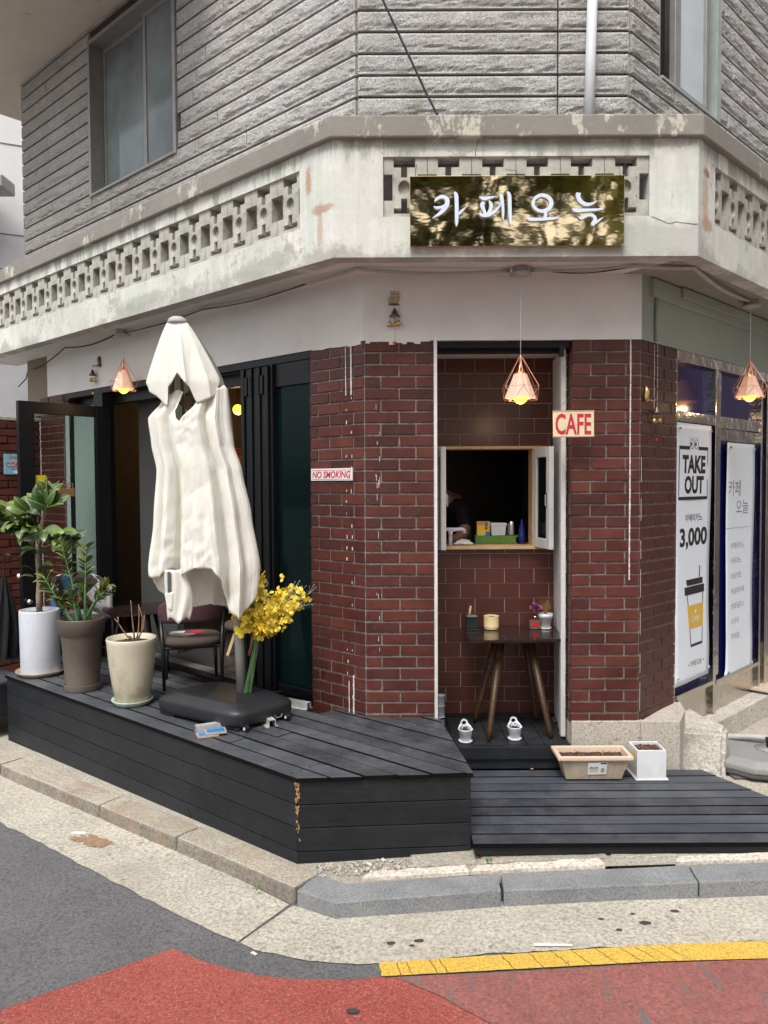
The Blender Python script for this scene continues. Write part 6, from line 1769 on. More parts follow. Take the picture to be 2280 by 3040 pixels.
for k, (z0, z1) in enumerate(((.102, .165), (.1655, .235), (.2355, .30))):
    obj('can', lambda bm: add_lathe(bm, [(0, z0), (.0265, z0), (.028, z0 + .003), (.0275, z1 - .006), (.030, z1 - .005), (.030, z1), (0, z1)], (.345, 4.80, 0), 24), 'pot_white_speck' if k != 0 else 'white_plastic', t, smooth=True)
obj('band', lambda bm: add_lathe(bm, [(.0285, .15), (.0285, .162)], (.345, 4.80, 0), 24), 'ink_black', t)

# things on the ramp
t = empty('planter_box', (1.15, 4.22, -.03), 'long beige plastic planter box with soil and a paper label', 'planter')
px0, px1, py0, py1 = .955, 1.355, 4.195, 4.375
def trough(bm):
    zb, zt_ = -.022, .118
    lo = [(px0 + .045, py0 + .035), (px1 - .045, py0 + .035), (px1 - .045, py1 - .035), (px0 + .045, py1 - .035)]
    hi = [(px0, py0), (px1, py0), (px1, py1), (px0, py1)]
    add_hex(bm, [(*p, zb) for p in lo] + [(p[0] + (.012 if p[0] < 1.1 else -.012), p[1] + (.010 if p[1] < 4.25 else -.010), zt_ - .012) for p in hi])
    for f in list(bm.faces):
        if f.normal.z > .5 or all(abs(v.co.z - (zt_ - .012)) < 1e-4 for v in f.verts): bm.faces.remove(f)
obj('body', trough, 'beige_plastic', t, bevel=.006)
def ribs(bm):
    for k in range(26):
        u = (k + .5) / 26; xa = px0 + .050 + (px1 - px0 - .10) * u; xb = px0 + .016 + (px1 - px0 - .032) * u
        a = Vector((xa, py0 + .0345, -.018)); b_ = Vector((xb, py0 + .0125, .083)); w_ = .0035
        add_hex(bm, [a + Vector((-w_, 0, 0)), a + Vector((w_, 0, 0)), a + Vector((w_, .004, 0)), a + Vector((-w_, .004, 0)), b_ + Vector((-w_, -.003, 0)), b_ + Vector((w_, -.003, 0)), b_ + Vector((w_, .002, 0)), b_ + Vector((-w_, .002, 0))])
obj('ribs', ribs, 'beige_plastic', t, kind='stuff')
def rim(bm):
    def ring(o, z): return [bm.verts.new(p) for p in ((px0 - o, py0 - o, z), (px1 + o, py0 - o, z), (px1 + o, py1 + o, z), (px0 - o, py1 + o, z))]
    r = [ring(.003, .096), ring(.008, .098), ring(.008, .118), ring(-.014, .119), ring(-.016, .085)]
    for a, b_ in zip(r[:-1], r[1:]):
        for k in range(4): bm.faces.new((a[k], a[(k + 1) % 4], b_[(k + 1) % 4], b_[k]))
obj('rim', rim, 'beige_rim', t, bevel=.004)
def soilbed(x0, x1, y0, y1, z, seed, amp=.012, n=26, m_=10):
    def f(bm):
        g = [[bm.verts.new((x0 + (x1 - x0) * i / n, y0 + (y1 - y0) * j / m_, z + noise.noise(Vector((i * .5, j * .5, seed))) * amp + noise.noise(Vector((i * 1.7, j * 1.9, seed))) * amp * .5)) for j in range(m_ + 1)] for i in range(n + 1)]
        for i in range(n):
            for j in range(m_): bm.faces.new((g[i][j], g[i + 1][j], g[i + 1][j + 1], g[i][j + 1]))
    return f
simple('soil_chips', (.30, .17, .085), .95, var=.6, scale=60)
obj('soil', soilbed(px0 + .014, px1 - .014, py0 + .014, py1 - .014, .086, 3.), 'soil', t)
def chips(x0, x1, y0, y1, z, n, sz, seed):
    def f(bm):
        rnd = random.Random(seed)
        for i in range(n):
            p = Vector((rnd.uniform(x0, x1), rnd.uniform(y0, y1), z + rnd.uniform(-.002, .008)))
            bm.faces.new([bm.verts.new(p + Vector((rnd.uniform(-1, 1), rnd.uniform(-1, 1), rnd.uniform(-.5, .5))) * sz) for _ in range(3)])
    return f
obj('wood_chips', chips(px0 + .02, px1 - .02, py0 + .02, py1 - .02, .092, 420, .006, 4), 'soil_chips', t, recalc=False, kind='stuff')
obj('paper_label', lambda bm: add_hex(bm, [Vector(p) for p in ((1.115, 4.2165, .010), (1.218, 4.2165, .013), (1.218, 4.2175, .013), (1.115, 4.2175, .010), (1.113, 4.197, .083), (1.220, 4.197, .086), (1.220, 4.198, .086), (1.113, 4.198, .083))]), 'paper', t)
def lp(x, z): return Vector((x, 4.1965 + (.083 - z) * .267 - .0004, z))
obj('label_picture', lambda bm: (bm.faces.new([bm.verts.new(lp(*p)) for p in ((1.125, .030), (1.168, .031), (1.172, .050), (1.122, .049))]),), 'beige_rim', t)
obj('label_picture', lambda bm: (bm.faces.new([bm.verts.new(lp(*p)) for p in ((1.121, .0495), (1.173, .0505), (1.165, .060), (1.148, .054), (1.130, .060))]),), 'ink_grey', t)
obj('label_band', lambda bm: (bm.faces.new([bm.verts.new(lp(*p)) for p in ((1.183, .076), (1.216, .077), (1.216, .084), (1.183, .083))]),), 'green_ceramic', t)
for k in range(5): obj('label_line', lambda bm: (bm.faces.new([bm.verts.new(lp(*p)) for p in ((1.186, .028 + k * .005), (1.205 + .002 * (k % 3), .028 + k * .005), (1.205, .0305 + k * .005), (1.186, .0305 + k * .005))]),), 'ink_grey', t)
t = empty('cube_planter', (1.475, 4.30, -.03), 'white square planter with bark soil beside the long beige planter', 'planter')
obj('saucer', lambda bm: add_box(bm, 1.383, 1.568, 4.222, 4.40, -.0295, -.018), 'white_ceramic', t, bevel=.005)
def cube(bm):
    x0, x1, y0, y1, z0, z1, w_ = 1.394, 1.556, 4.234, 4.390, -.0175, .138, .010
    o = [(x0, y0), (x1, y0), (x1, y1), (x0, y1)]; i_ = [(x0 + w_, y0 + w_), (x1 - w_, y0 + w_), (x1 - w_, y1 - w_), (x0 + w_, y1 - w_)]
    R_ = [[bm.verts.new((*p, z)) for p in q] for q, z in ((o, z0), (o, z1), (i_, z1), (i_, z1 - .03))]
    for a, b_ in zip(R_[:-1], R_[1:]):
        for k in range(4): bm.faces.new((a[k], a[(k + 1) % 4], b_[(k + 1) % 4], b_[k]))
    bm.faces.new(R_[0][::-1])
obj('pot', cube, 'white_ceramic', t, bevel=.002)
obj('soil', soilbed(1.405, 1.545, 4.245, 4.379, .122, 6., .012, 12, 12), 'soil', t)
obj('bark_chips', chips(1.41, 1.54, 4.25, 4.375, .128, 170, .006, 9), 'soil_chips', t, recalc=False, kind='stuff')
obj('sticker', lambda bm: add_box(bm, 1.3925, 1.3935, 4.27, 4.30, .075, .125), 'sticker_yellow', t)

# grey parasol foot and hose at the right edge
t = empty('parasol_stand', (2.2, 4.5, zp(2)), 'light grey plastic parasol foot at the right edge of the pavement', 'parasol stand')
zq = zp(2)
def footr(bm):
    lo = [(1.985, 4.47), (2.10, 4.36), (2.50, 4.26), (2.75, 4.62), (2.30, 4.90), (2.06, 4.74)]
    add_prism(bm, lo, zq + .015, zq + .075)
ft = obj('body', footr, 'dark_grey_plastic', t, bevel=.012)
def footr2(bm):
    lo = [(1.980, 4.47), (2.10, 4.35), (2.52, 4.25), (2.78, 4.62), (2.30, 4.92), (2.055, 4.75)]; c = Vector((2.35, 4.6))
    hi = [tuple(Vector(p).lerp(c, .14)) for p in lo]
    a = [bm.verts.new((*p, zq + .045)) for p in lo]; b_ = [bm.verts.new((*p, zq + .083)) for p in lo]; d = [bm.verts.new((*p, zq + .112)) for p in hi]; n = len(lo)
    bm.faces.new(a[::-1]); bm.faces.new(d)
    for i in range(n): bm.faces.new((a[i], a[(i + 1) % n], b_[(i + 1) % n], b_[i])); bm.faces.new((b_[i], b_[(i + 1) % n], d[(i + 1) % n], d[i]))
obj('cover', footr2, 'mid_grey_plastic', t, bevel=.012, seg=3)
for x, y in ((2.05, 4.44), (2.42, 4.33)): obj('foot_pad', lambda bm: add_box(bm, x - .04, x + .04, y - .03, y + .05, zq - .005, zq + .014), 'dark_grey_plastic', t, bevel=.006)
obj('socket', lambda bm: add_lathe(bm, [(0, 0), (.075, 0), (.075, .004), (.03, .012), (.022, .028), (0, .028)], (2.30, 4.60, zq + .112), 24), 'mid_grey_plastic', t, smooth=True)
obj('clamp_screw', lambda bm: (add_tube(bm, [(2.29, 4.58, zq + .13), (2.275, 4.565, zq + .19)], .010, 8), add_tube(bm, [(2.29, 4.58, zq + .14), (2.32, 4.57, zq + .145)], .012, 8)), 'black_plastic', t)
def hose(bm):
    P_ = [Vector((2.02, 4.83, zq + .10)), Vector((2.10, 4.80, zq + .12)), Vector((2.25, 4.72, zq + .145)), Vector((2.50, 4.62, zq + .15)), Vector((2.9, 4.5, zq + .16))]
    pts, rad = [], []
    L = 180
    for i in range(L):
        u = i / (L - 1) * (len(P_) - 1); k = min(int(u), len(P_) - 2); f = u - k
        pts.append(P_[k].lerp(P_[k + 1], f)); rad.append(.020 if i % 2 else .0165)
    add_tube(bm, pts, rad, 14)
tag(obj('corrugated_hose', hose, 'conduit_grey', smooth=True), 'grey corrugated hose leaning over the light grey parasol foot', 'hose')

# ================================================================== INSIDE THE HATCH
ZC = 1.2167
t = empty('tap', (.50, 5.05, ZC), 'white plastic pipe tap standing on the hatch counter', 'tap')
obj('pipe', lambda bm: (add_tube(bm, [(.435, 5.08, ZC - .02), (.436, 5.08, ZC + .085)], .0125, 14), add_tube(bm, [(.436, 5.08, ZC + .062), (.436, 5.08, ZC + .09)], .0155, 14)), 'white_plastic', t, smooth=True)
obj('spout', lambda bm: add_tube(bm, [(.36, 5.08, ZC + .098), (.40, 5.08, ZC + .102), (.45, 5.08, ZC + .100), (.515, 5.08, ZC + .102), (.527, 5.08, ZC + .095), (.528, 5.08, ZC + .075)], [.009, .012, .014, .013, .012, .012], 12), 'white_plastic', t, smooth=True)
obj('valve', lambda bm: add_lathe(bm, [(0, 0), (.02, 0), (.024, .01), (.02, .03), (.012, .04), (.010, .06), (0, .06)], (.365, 5.06, ZC), 16), 'white_plastic', t, smooth=True)
def cloth(bm):
    n, m_ = 22, 14
    g = [[bm.verts.new((.455 + .125 * i / n + .004 * math.sin(j), 5.02 + .07 * j / m_, ZC + .003 + .030 * max(0, math.sin(i / n * math.pi)) * math.sin(j / m_ * math.pi) + .010 * noise.noise(Vector((i * .5, j * .6, 2))) + .006)) for j in range(m_ + 1)] for i in range(n + 1)]
    for i in range(n):
        for j in range(m_): bm.faces.new((g[i][j], g[i + 1][j], g[i + 1][j + 1], g[i][j + 1]))
o = obj('dish_cloth', cloth, 'cloth_white', smooth=True); tag(o, 'crumpled white dish cloth beside the white tap', 'cloth')
t = empty('green_tray', (.74, 5.09, ZC), 'green wooden tray holding boxes inside the serving hatch', 'tray')
obj('side', lambda bm: (add_box(bm, .603, .620, 5.10, 5.16, ZC, ZC + .058), add_box(bm, .6201, .875, 5.125, 5.135, ZC, ZC + .050), add_box(bm, .62, .90, 5.1351, 5.28, ZC + .045, ZC + .053)), 'green_tray', t, bevel=.002)
t = empty('bag_box', (.665, 5.16, ZC + .055), 'yellow cardboard box of cling bags on the green tray', 'box')
obj('carton', lambda bm: add_box(bm, .620, .705, 5.155, 5.21, ZC + .054, ZC + .148), 'carton_yellow', t, bevel=.001)
obj('print', lambda bm: add_box(bm, .670, .692, 5.1535, 5.1545, ZC + .115, ZC + .146), 'blue_print', t)
obj('print', lambda bm: add_box(bm, .676, .704, 5.1535, 5.1545, ZC + .056, ZC + .080), 'blue_print', t)
obj('print', lambda bm: add_lathe(bm, [(0, 0), (.010, 0)], (.680, 5.1532, ZC + .103), 14, Matrix.Rotation(R(90), 3, 'X')), 'red_print', t)
obj('print', lambda bm: add_box(bm, .627, .655, 5.1535, 5.1545, ZC + .057, ZC + .068), 'paper', t)
obj('print', lambda bm: add_box(bm, .624, .662, 5.1535, 5.1545, ZC + .126, ZC + .143), 'red_print', t)
fit_text('lettering', 'GLAD', Vector((.627, 5.1530, ZC + .129)), dF, nF, .032, .011, 'sign_white', t, bold=.03)
fit_text('lettering', '140', Vector((.631, 5.1530, ZC + .0585)), dF, nF, .016, .008, 'ink_black', t, bold=.03)
t = empty('white_box', (.76, 5.17, ZC + .055), 'white lidded plastic box on the green tray', 'box')
obj('body', lambda bm: add_hex(bm, [Vector(p) for p in ((.717, 5.155, ZC + .054), (.808, 5.155, ZC + .054), (.808, 5.24, ZC + .054), (.717, 5.24, ZC + .054), (.712, 5.15, ZC + .118), (.813, 5.15, ZC + .118), (.813, 5.245, ZC + .118), (.712, 5.245, ZC + .118))]), 'white_plastic', t, bevel=.003)
obj('lid', lambda bm: add_box(bm, .708, .817, 5.146, 5.249, ZC + .1185, ZC + .138), 'white_plastic', t, bevel=.003)
t = tag(obj('steel_jug', lambda bm: add_lathe(bm, [(0, 0), (.028, 0), (.030, .01), (.026, .07), (.027, .098), (.025, .098), (.023, .07), (.024, .01), (0, .008)], (.852, 5.18, ZC + .054), 26), 'chrome', smooth=True), 'polished steel milk jug beside the white box in the hatch', 'jug')
tag(obj('blue_bottle', lambda bm: add_lathe(bm, [(0, 0), (.024, 0), (.025, .05), (.017, .11), (.008, .14), (.007, .165), (0, .165)], (.915, 5.14, ZC), 22), 'blue_glass', smooth=True), 'dark blue glass bottle in the right corner of the hatch', 'bottle')
tag(obj('coffee_grinder', lambda bm: (add_prism(bm, [(.50, 5.30), (.60, 5.30), (.60, 5.42), (.50, 5.42)], ZC - .02, lambda p: ZC + (.17 if p[0] < .55 else .06)),), 'black_plastic', bevel=.004), 'dark sloping machine housing behind the white tap', 'machine')

# person bending over the counter behind the hatch
def skin_body():
    V = [(.74, 5.66, .98), (.66, 5.60, 1.20), (.52, 5.52, 1.40), (.44, 5.48, 1.48), (.37, 5.43, 1.55), (.33, 5.40, 1.62),    # 0 pelvis .. 3 shoulders base, 4 neck, 5 head
         (.52, 5.36, 1.44), (.56, 5.27, 1.28), (.47, 5.20, 1.245), (.43, 5.18, 1.235),                                          # right arm 6..9
         (.44, 5.62, 1.46), (.42, 5.56, 1.30), (.40, 5.40, 1.24),                                                             # left arm 10..12
         (.70, 5.58, .90), (.70, 5.56, .52), (.71, 5.60, .14), (.70, 5.50, .12), (.82, 5.72, .90), (.83, 5.72, .52), (.84, 5.76, .14), (.83, 5.66, .12)]
    Ed = [(0, 1), (1, 2), (2, 3), (3, 4), (4, 5), (3, 6), (6, 7), (7, 8), (8, 9), (3, 10), (10, 11), (11, 12), (0, 13), (13, 14), (14, 15), (15, 16), (0, 17), (17, 18), (18, 19), (19, 20)]
    Rd = [.145, .135, .15, .12, .055, .10, .062, .046, .030, .034, .062, .046, .034, .085, .058, .042, .035, .085, .058, .042, .035]
    # fingers of the near hand closed towards the tap
    b0 = len(V)
    for k in range(4):
        V += [(.415 + .002 * k, 5.165 + .014 * (k - 1.5), 1.232), (.398, 5.150 + .014 * (k - 1.5), 1.222 - .004 * k)]; Ed += [(9, b0 + 2 * k), (b0 + 2 * k, b0 + 2 * k + 1)]; Rd += [.009, .008]
    V += [(.44, 5.150, 1.240), (.425, 5.135, 1.238)]; Ed += [(9, b0 + 8), (b0 + 8, b0 + 9)]; Rd += [.010, .009]
    me = bpy.data.meshes.new('body'); me.from_pydata(V, Ed, [])
    o = bpy.data.objects.new('body', me); col.objects.link(o)
    sk = o.modifiers.new('skin', 'SKIN'); sk.use_smooth_shade = True
    for i, r_ in enumerate(Rd): me.skin_vertices[0].data[i].radius = (r_, r_)
    me.skin_vertices[0].data[0].use_root = True
    ss = o.modifiers.new('sub', 'SUBSURF'); ss.levels = 1; ss.render_levels = 1
    bpy.context.view_layer.update()
    m2 = bpy.data.meshes.new_from_object(o.evaluated_get(bpy.context.evaluated_depsgraph_get()))
    bpy.data.objects.remove(o)
    m2.materials.clear(); m2.materials.append(M('black_fabric')); m2.materials.append(M('skin'))
    for p in m2.polygons:
        c = p.center; p.use_smooth = True
        if c.z > 1.52 or (c.z < 1.33 and c.y < 5.30 and c.z > 1.1): p.material_index = 1
    return m2
pe = empty('person', (.72, 5.62, .10), 'person in a black top leaning over the tap behind the serving hatch', 'person')
link('body', skin_body(), None, pe)
obj('hair', lambda bm: bmesh.ops.create_uvsphere(bm, u_segments=18, v_segments=12, radius=1, matrix=Matrix.Translation((.335, 5.42, 1.66)) @ Matrix.Diagonal((.105, .115, .095, 1))), 'black_fabric', pe, smooth=True)

# ================================================================== ON THE DECK
# big potted plants
def arc_leaf(L, Wd, curl, mat, nm='leaf', fold=.25):
    bm = bmesh.new(); n = 7; rows = []
    for i in range(n + 1):
        u = i / n; w_ = Wd * .5 * math.sin(math.pi * u ** .8) ** .85 if 0 < i < n else .0
        x = L * u; z = curl * L * (math.sin(u * math.pi * .7) - u * .55)
        rows.append((x, w_, z))
    prev = None
    for x, w_, z in rows:
        cur = [bm.verts.new((x, -w_, z + fold * w_)), bm.verts.new((x, 0, z)), bm.verts.new((x, w_, z + fold * w_))] if w_ > 0 else [bm.verts.new((x, 0, z))]
        if prev:
            if len(prev) == 1 and len(cur) == 3: bm.faces.new((prev[0], cur[0], cur[1])); bm.faces.new((prev[0], cur[1], cur[2]))
            elif len(prev) == 3 and len(cur) == 3:
                bm.faces.new((prev[0], cur[0], cur[1], prev[1])); bm.faces.new((prev[1], cur[1], cur[2], prev[2]))
            elif len(prev) == 3: bm.faces.new((prev[0], cur[0], prev[1])); bm.faces.new((prev[1], cur[0], prev[2]))
        prev = cur
    me = from_bm(nm, bm, False); me.materials.append(M(mat))
    for p in me.polygons: p.use_smooth = True
    return me
def orient(d, up=Vector((0, 0, 1)), roll=0.):
    x = d.normalized(); y = up.cross(x)
    if y.length < .05: y = Vector((0, 1, 0))
    y.normalize(); z = x.cross(y)
    m = Matrix((( x.x, y.x, z.x), (x.y, y.y, z.y), (x.z, y.z, z.z)))
    return (m @ Matrix.Rotation(roll, 3, 'X')).to_euler()
simple('spot_white_glaze', (.56, .58, .63), .5, var=.05)
m_ = M('spot_white_glaze'); nt = m_.node_tree; b = nt.nodes['Principled BSDF']
src = b.inputs['Base Color'].links[0].from_socket
spk = ramp(nt, noisetex(nt, 130, 2, .6), [(.28, .9), (.33, 0.)]).outputs[0]
nt.links.new(mix(nt, spk, src, (.20, .20, .21)), b.inputs['Base Color'])
# 1: rubber plant
c1 = Vector((-2.462, 5.50, ZD))
rp1 = empty('potted_rubber_plant', c1, 'rubber plant with large green leaves in a tall white speckled pot on the deck', 'potted plant')
obj('saucer', lambda bm: add_lathe(bm, [(0, 0), (.135, 0), (.165, .028), (.168, .036), (.160, .034), (.13, .008), (0, .008)], c1, 40), 'cream_glaze', rp1, smooth=True)
obj('pot', lambda bm: add_lathe(bm, [(0, .010), (.128, .010), (.131, .02), (.136, .455), (.134, .464), (.124, .464), (.120, .43), (0, .43)], c1, 44), 'spot_white_glaze', rp1, smooth=True)
obj('soil', lambda bm: add_lathe(bm, [(.12, .435), (.06, .444), (0, .446)], c1, 20), 'soil', rp1)
obj('trunk', lambda bm: add_tube(bm, [c1 + Vector(p) for p in ((.0, 0, .44), (-.004, 0, .55), (.004, 0, .68), (-.004, 0, .82), (.0, 0, .95), (.01, 0, 1.05))], [.021, .019, .0185, .018, .016, .010], 12), 'trunk_bark', rp1, smooth=True)
rl = [arc_leaf(.160, .098, .30, 'rubber_leaf', fold=.12), arc_leaf(.175, .092, .12, 'rubber_leaf', fold=.15), arc_leaf(.130, .088, .4, 'rubber_leaf', fold=.1)]
rnd = random.Random(21)
cc = c1 + Vector((-.02, -.02, 1.10))
nleaf = 0
def twig_to(p, q, parent, r0_=.006):
    mid = p.lerp(q, .5) + Vector((0, 0, .02)); obj('branch', lambda bm: add_tube(bm, [p, mid, q], [r0_, r0_ * .7, r0_ * .4], 6), 'trunk_bark', parent, smooth=True)
for k in range(19):
    a = k * 2.399; el = -.6 + 2.0 * ((k * .618) % 1)
    d = Vector((math.cos(a) * math.cos(el), math.sin(a) * math.cos(el) * .8, math.sin(el)))
    tip = cc + Vector((d.x * .27 + .03, d.y * .20, d.z * .22 - .03))
    twig_to(c1 + Vector((0, 0, rnd.uniform(.86, 1.04))), tip, rp1, .0045)
    for j in range(7):
        d2 = (d * .75 + Vector((rnd.gauss(0, .6), rnd.gauss(0, .5) - .25, rnd.gauss(0, .45)))).normalized()
        upv = Vector((rnd.gauss(0, .3), -1.0 + rnd.gauss(0, .3), .8)).normalized()
        place('leaf', rnd.choice(rl), rp1, tip - d * rnd.uniform(0, .09), rot=orient(d2, up=upv, roll=rnd.uniform(-.5, .5)), scale=rnd.uniform(.72, 1.05))
for (x, z, dx, dz) in ((-.02, .74, -1, .15), (-.02, .70, -1, -.25), (.02, .78, .9, -.1), (.015, .62, .9, -.05), (.02, .72, .5, .3), (.0, .86, -.9, .25), (.01, .86, .9, .1), (.0, .90, -.4, -.3)):
    place('leaf', rl[2], rp1, c1 + Vector((x, -.02, z)), rot=orient(Vector((dx, -.3, dz)), roll=rnd.uniform(-.4, .4)), scale=rnd.uniform(.7, .95))
# 2: zz plant in the brown pot
c2 = Vector((-2.000, 5.085, ZD))
rp2 = empty('potted_zz_plant', c2, 'zz plant with browning leaflets in a tapered brown plastic pot on the deck', 'potted plant')
obj('saucer', lambda bm: add_lathe(bm, [(0, 0), (.112, 0), (.118, .01), (.120, .045), (.114, .045), (.110, .01), (0, .01)], c2, 40), 'brown_plastic', rp2, smooth=True)
obj('pot', lambda bm: add_lathe(bm, [(0, .012), (.104, .012), (.106, .03), (.130, .37), (.131, .372), (.142, .375), (.150, .470), (.149, .476), (.139, .476), (.135, .44), (0, .44)], c2, 44), 'brown_plastic', rp2, smooth=True)
smooth_by_angle(rp2.children[1], 30) if len(rp2.children) > 1 else None
obj('soil', lambda bm: add_lathe(bm, [(.136, .445), (.06, .455), (0, .458)], c2, 20), 'soil', rp2)
zl = [arc_leaf(.082, .036, .3, 'zz_leaf'), arc_leaf(.068, .034, .1, 'zz_leaf')]
stems = [((-.05, -.02), (-.155, -.05, .60), (-.28, -.04, .76), 1), ((-.01, .02), (-.06, .0, .72), (-.16, .0, .985), 1), ((.03, -.02), (.05, -.04, .66), (.06, -.02, .95), 1),
         ((.04, .0), (.09, -.02, .58), (.22, -.05, .66), 0), ((-.03, -.03), (-.10, -.05, .50), (-.13, -.05, .62), 0), ((.0, -.05), (-.015, -.07, .52), (-.03, -.08, .66), 0), ((.05, .03), (.02, .02, .55), (.0, .02, .72), 0), ((.02, -.01), (.13, -.03, .63), (.25, -.04, .70), 0)]
for (bx, by), mid, tip, tight in stems:
    p0 = c2 + Vector((bx, by, .44)); p1 = c2 + Vector((mid[0] * .85, mid[1], mid[2])); p2 = c2 + Vector((tip[0] * .82, tip[1], tip[2]))
    pts = [p0 * (1 - u) ** 2 + p1 * 2 * u * (1 - u) + p2 * u * u for u in [i / 12 for i in range(13)]]
    obj('stem', lambda bm: add_tube(bm, pts, [.012 - .009 * i / 12 for i in range(13)], 8), 'stem_green', rp2, smooth=True)
    nlf = 26 if tight else 18
    for i in range(nlf):
        u = .42 + .58 * i / nlf if tight else .5 + .5 * i / nlf
        k = min(11, int(u * 12)); f = u * 12 - k
        p = pts[k].lerp(pts[k + 1], f); tn = (pts[k + 1] - pts[k]).normalized()
        side = tn.cross(Vector((0, -1, .2))).normalized() * (1 if i % 2 else -1)
        d = (side * (1. if tight else .8) + tn * .7 + Vector((rnd.gauss(0, .2), rnd.gauss(0, .25), rnd.gauss(0, .2)))).normalized()
        place('leaf', rnd.choice(zl), rp2, p, rot=orient(d, roll=rnd.uniform(-.5, .5)), scale=rnd.uniform(.8, 1.15) * (1 if tight else .95))
# 3: cream pot with dry twigs
c3 = Vector((-1.558, 4.735, ZD))
rp3 = empty('potted_dry_twigs', c3, 'cream glazed pot with bare dry twigs on a mint saucer, nearest of the large pots', 'potted plant')
obj('saucer', lambda bm: add_lathe(bm, [(0, 0), (.095, 0), (.105, .006), (.122, .028), (.124, .036), (.116, .034), (.09, .010), (0, .010)], c3, 40), 'mint_plastic', rp3, smooth=True)
obj('pot', lambda bm: add_lathe(bm, [(0, .012), (.092, .012), (.102, .03), (.120, .13), (.136, .25), (.147, .38), (.150, .405), (.146, .413), (.137, .410), (.130, .375), (0, .375)], c3, 48), 'cream_glaze', rp3, smooth=True)
obj('soil', lambda bm: add_lathe(bm, [(.132, .378), (.07, .392), (0, .398)], c3, 24), 'soil', rp3)
obj('soil_chips', chips(c3.x - .09, c3.x + .09, c3.y - .09, c3.y + .09, c3.z + .392, 160, .006, 14), 'soil_chips', rp3, recalc=False, kind='stuff')
tw_ = [[(.02, .0, .385), (.012, 0, .48), (.005, 0, .56), (.0, 0, .64)], [(.03, .0, .385), (.045, 0, .46), (.05, .0, .54), (.048, 0, .615)], [(.035, 0, .385), (.065, 0, .45), (.070, 0, .53), (.052, .0, .60)],
       [(.01, 0, .385), (-.03, -.01, .43), (-.075, -.01, .50), (-.10, -.01, .53)], [(-.075, -.01, .50), (-.078, -.01, .54)], [(.04, 0, .40), (.075, 0, .47), (.083, 0, .55)], [(.02, 0, .39), (-.01, 0, .42), (-.03, 0, .41)]]
for q in tw_: obj('twig', lambda bm: add_tube(bm, [c3 + Vector(p) for p in q], [.0055 - .0012 * i for i in range(len(q))], 6), 'dry_twig', rp3, smooth=True)

# closed cantilever parasol ---------------------------------------------
ps = empty('closed_parasol', (-.83, 4.46, .41), 'tall closed off white parasol with grey curved mast rising from the black base', 'parasol')
mast = [(-.832, 4.46, .405), (-.842, 4.46, .70), (-.868, 4.47, 1.30), (-.897, 4.48, 1.95), (-.915, 4.485, 2.12), (-.945, 4.47, 2.22), (-.99, 4.43, 2.33), (-1.05, 4.38, 2.44), (-1.115, 4.33, 2.505)]
obj('mast', lambda bm: add_tube(bm, mast, [.0285, .0285, .0285, .0285, .026, .024, .022, .018, .016], 18), 'mast_grey', ps, smooth=True)
obj('cap', lambda bm: add_lathe(bm, [(0, .035), (.03, .034), (.048, .022), (.056, .004), (.052, -.004), (0, -.004)], (-1.135, 4.31, 2.510), 26), 'conduit_grey', ps, smooth=True)
def interp(tab, x):
    for (x0, *a), (x1, *b_) in zip(tab[:-1], tab[1:]):
        if x <= x1 or (x1, *b_) == tab[-1]:
            t_ = max(0, min(1, (x - x0) / (x1 - x0))); t_ = t_ * t_ * (3 - 2 * t_) * .5 + t_ * .5
            return [p + (q - p) * t_ for p, q in zip(a, b_)]
def hem(deg):
    tab = [(0, 1.175), (14, 1.00), (30, .93), (46, .885), (58, .93), (66, 1.10), (76, 1.165), (92, 1.17), (104, 1.135), (112, 1.12), (122, 1.16), (133, 1.12), (150, 1.105), (160, 1.125), (172, 1.145), (182, 1.14), (200, 1.02), (225, .95), (250, .905), (270, .93), (290, .91), (315, .90), (335, .97), (350, 1.10), (360, 1.175)]
    d_ = deg % 360
    for (x0, a), (x1, b_) in zip(tab[:-1], tab[1:]):
        if d_ <= x1: return a + (b_ - a) * (d_ - x0) / (x1 - x0)
    return tab[-1][1]
FOLDS = [(8, 20, .20), (33, 11, -.24), (47, 9, .26), (60, 6, -.60), (72, 10, .10), (88, 14, .05), (104, 8, .12), (117, 6, -.60), (128, 9, .16), (143, 5, -.42), (156, 10, .12), (170, 7, -.22), (184, 12, .12), (215, 12, -.3), (245, 12, .2), (275, 12, -.3), (300, 14, .2), (330, 12, -.28), (348, 8, -.15)]
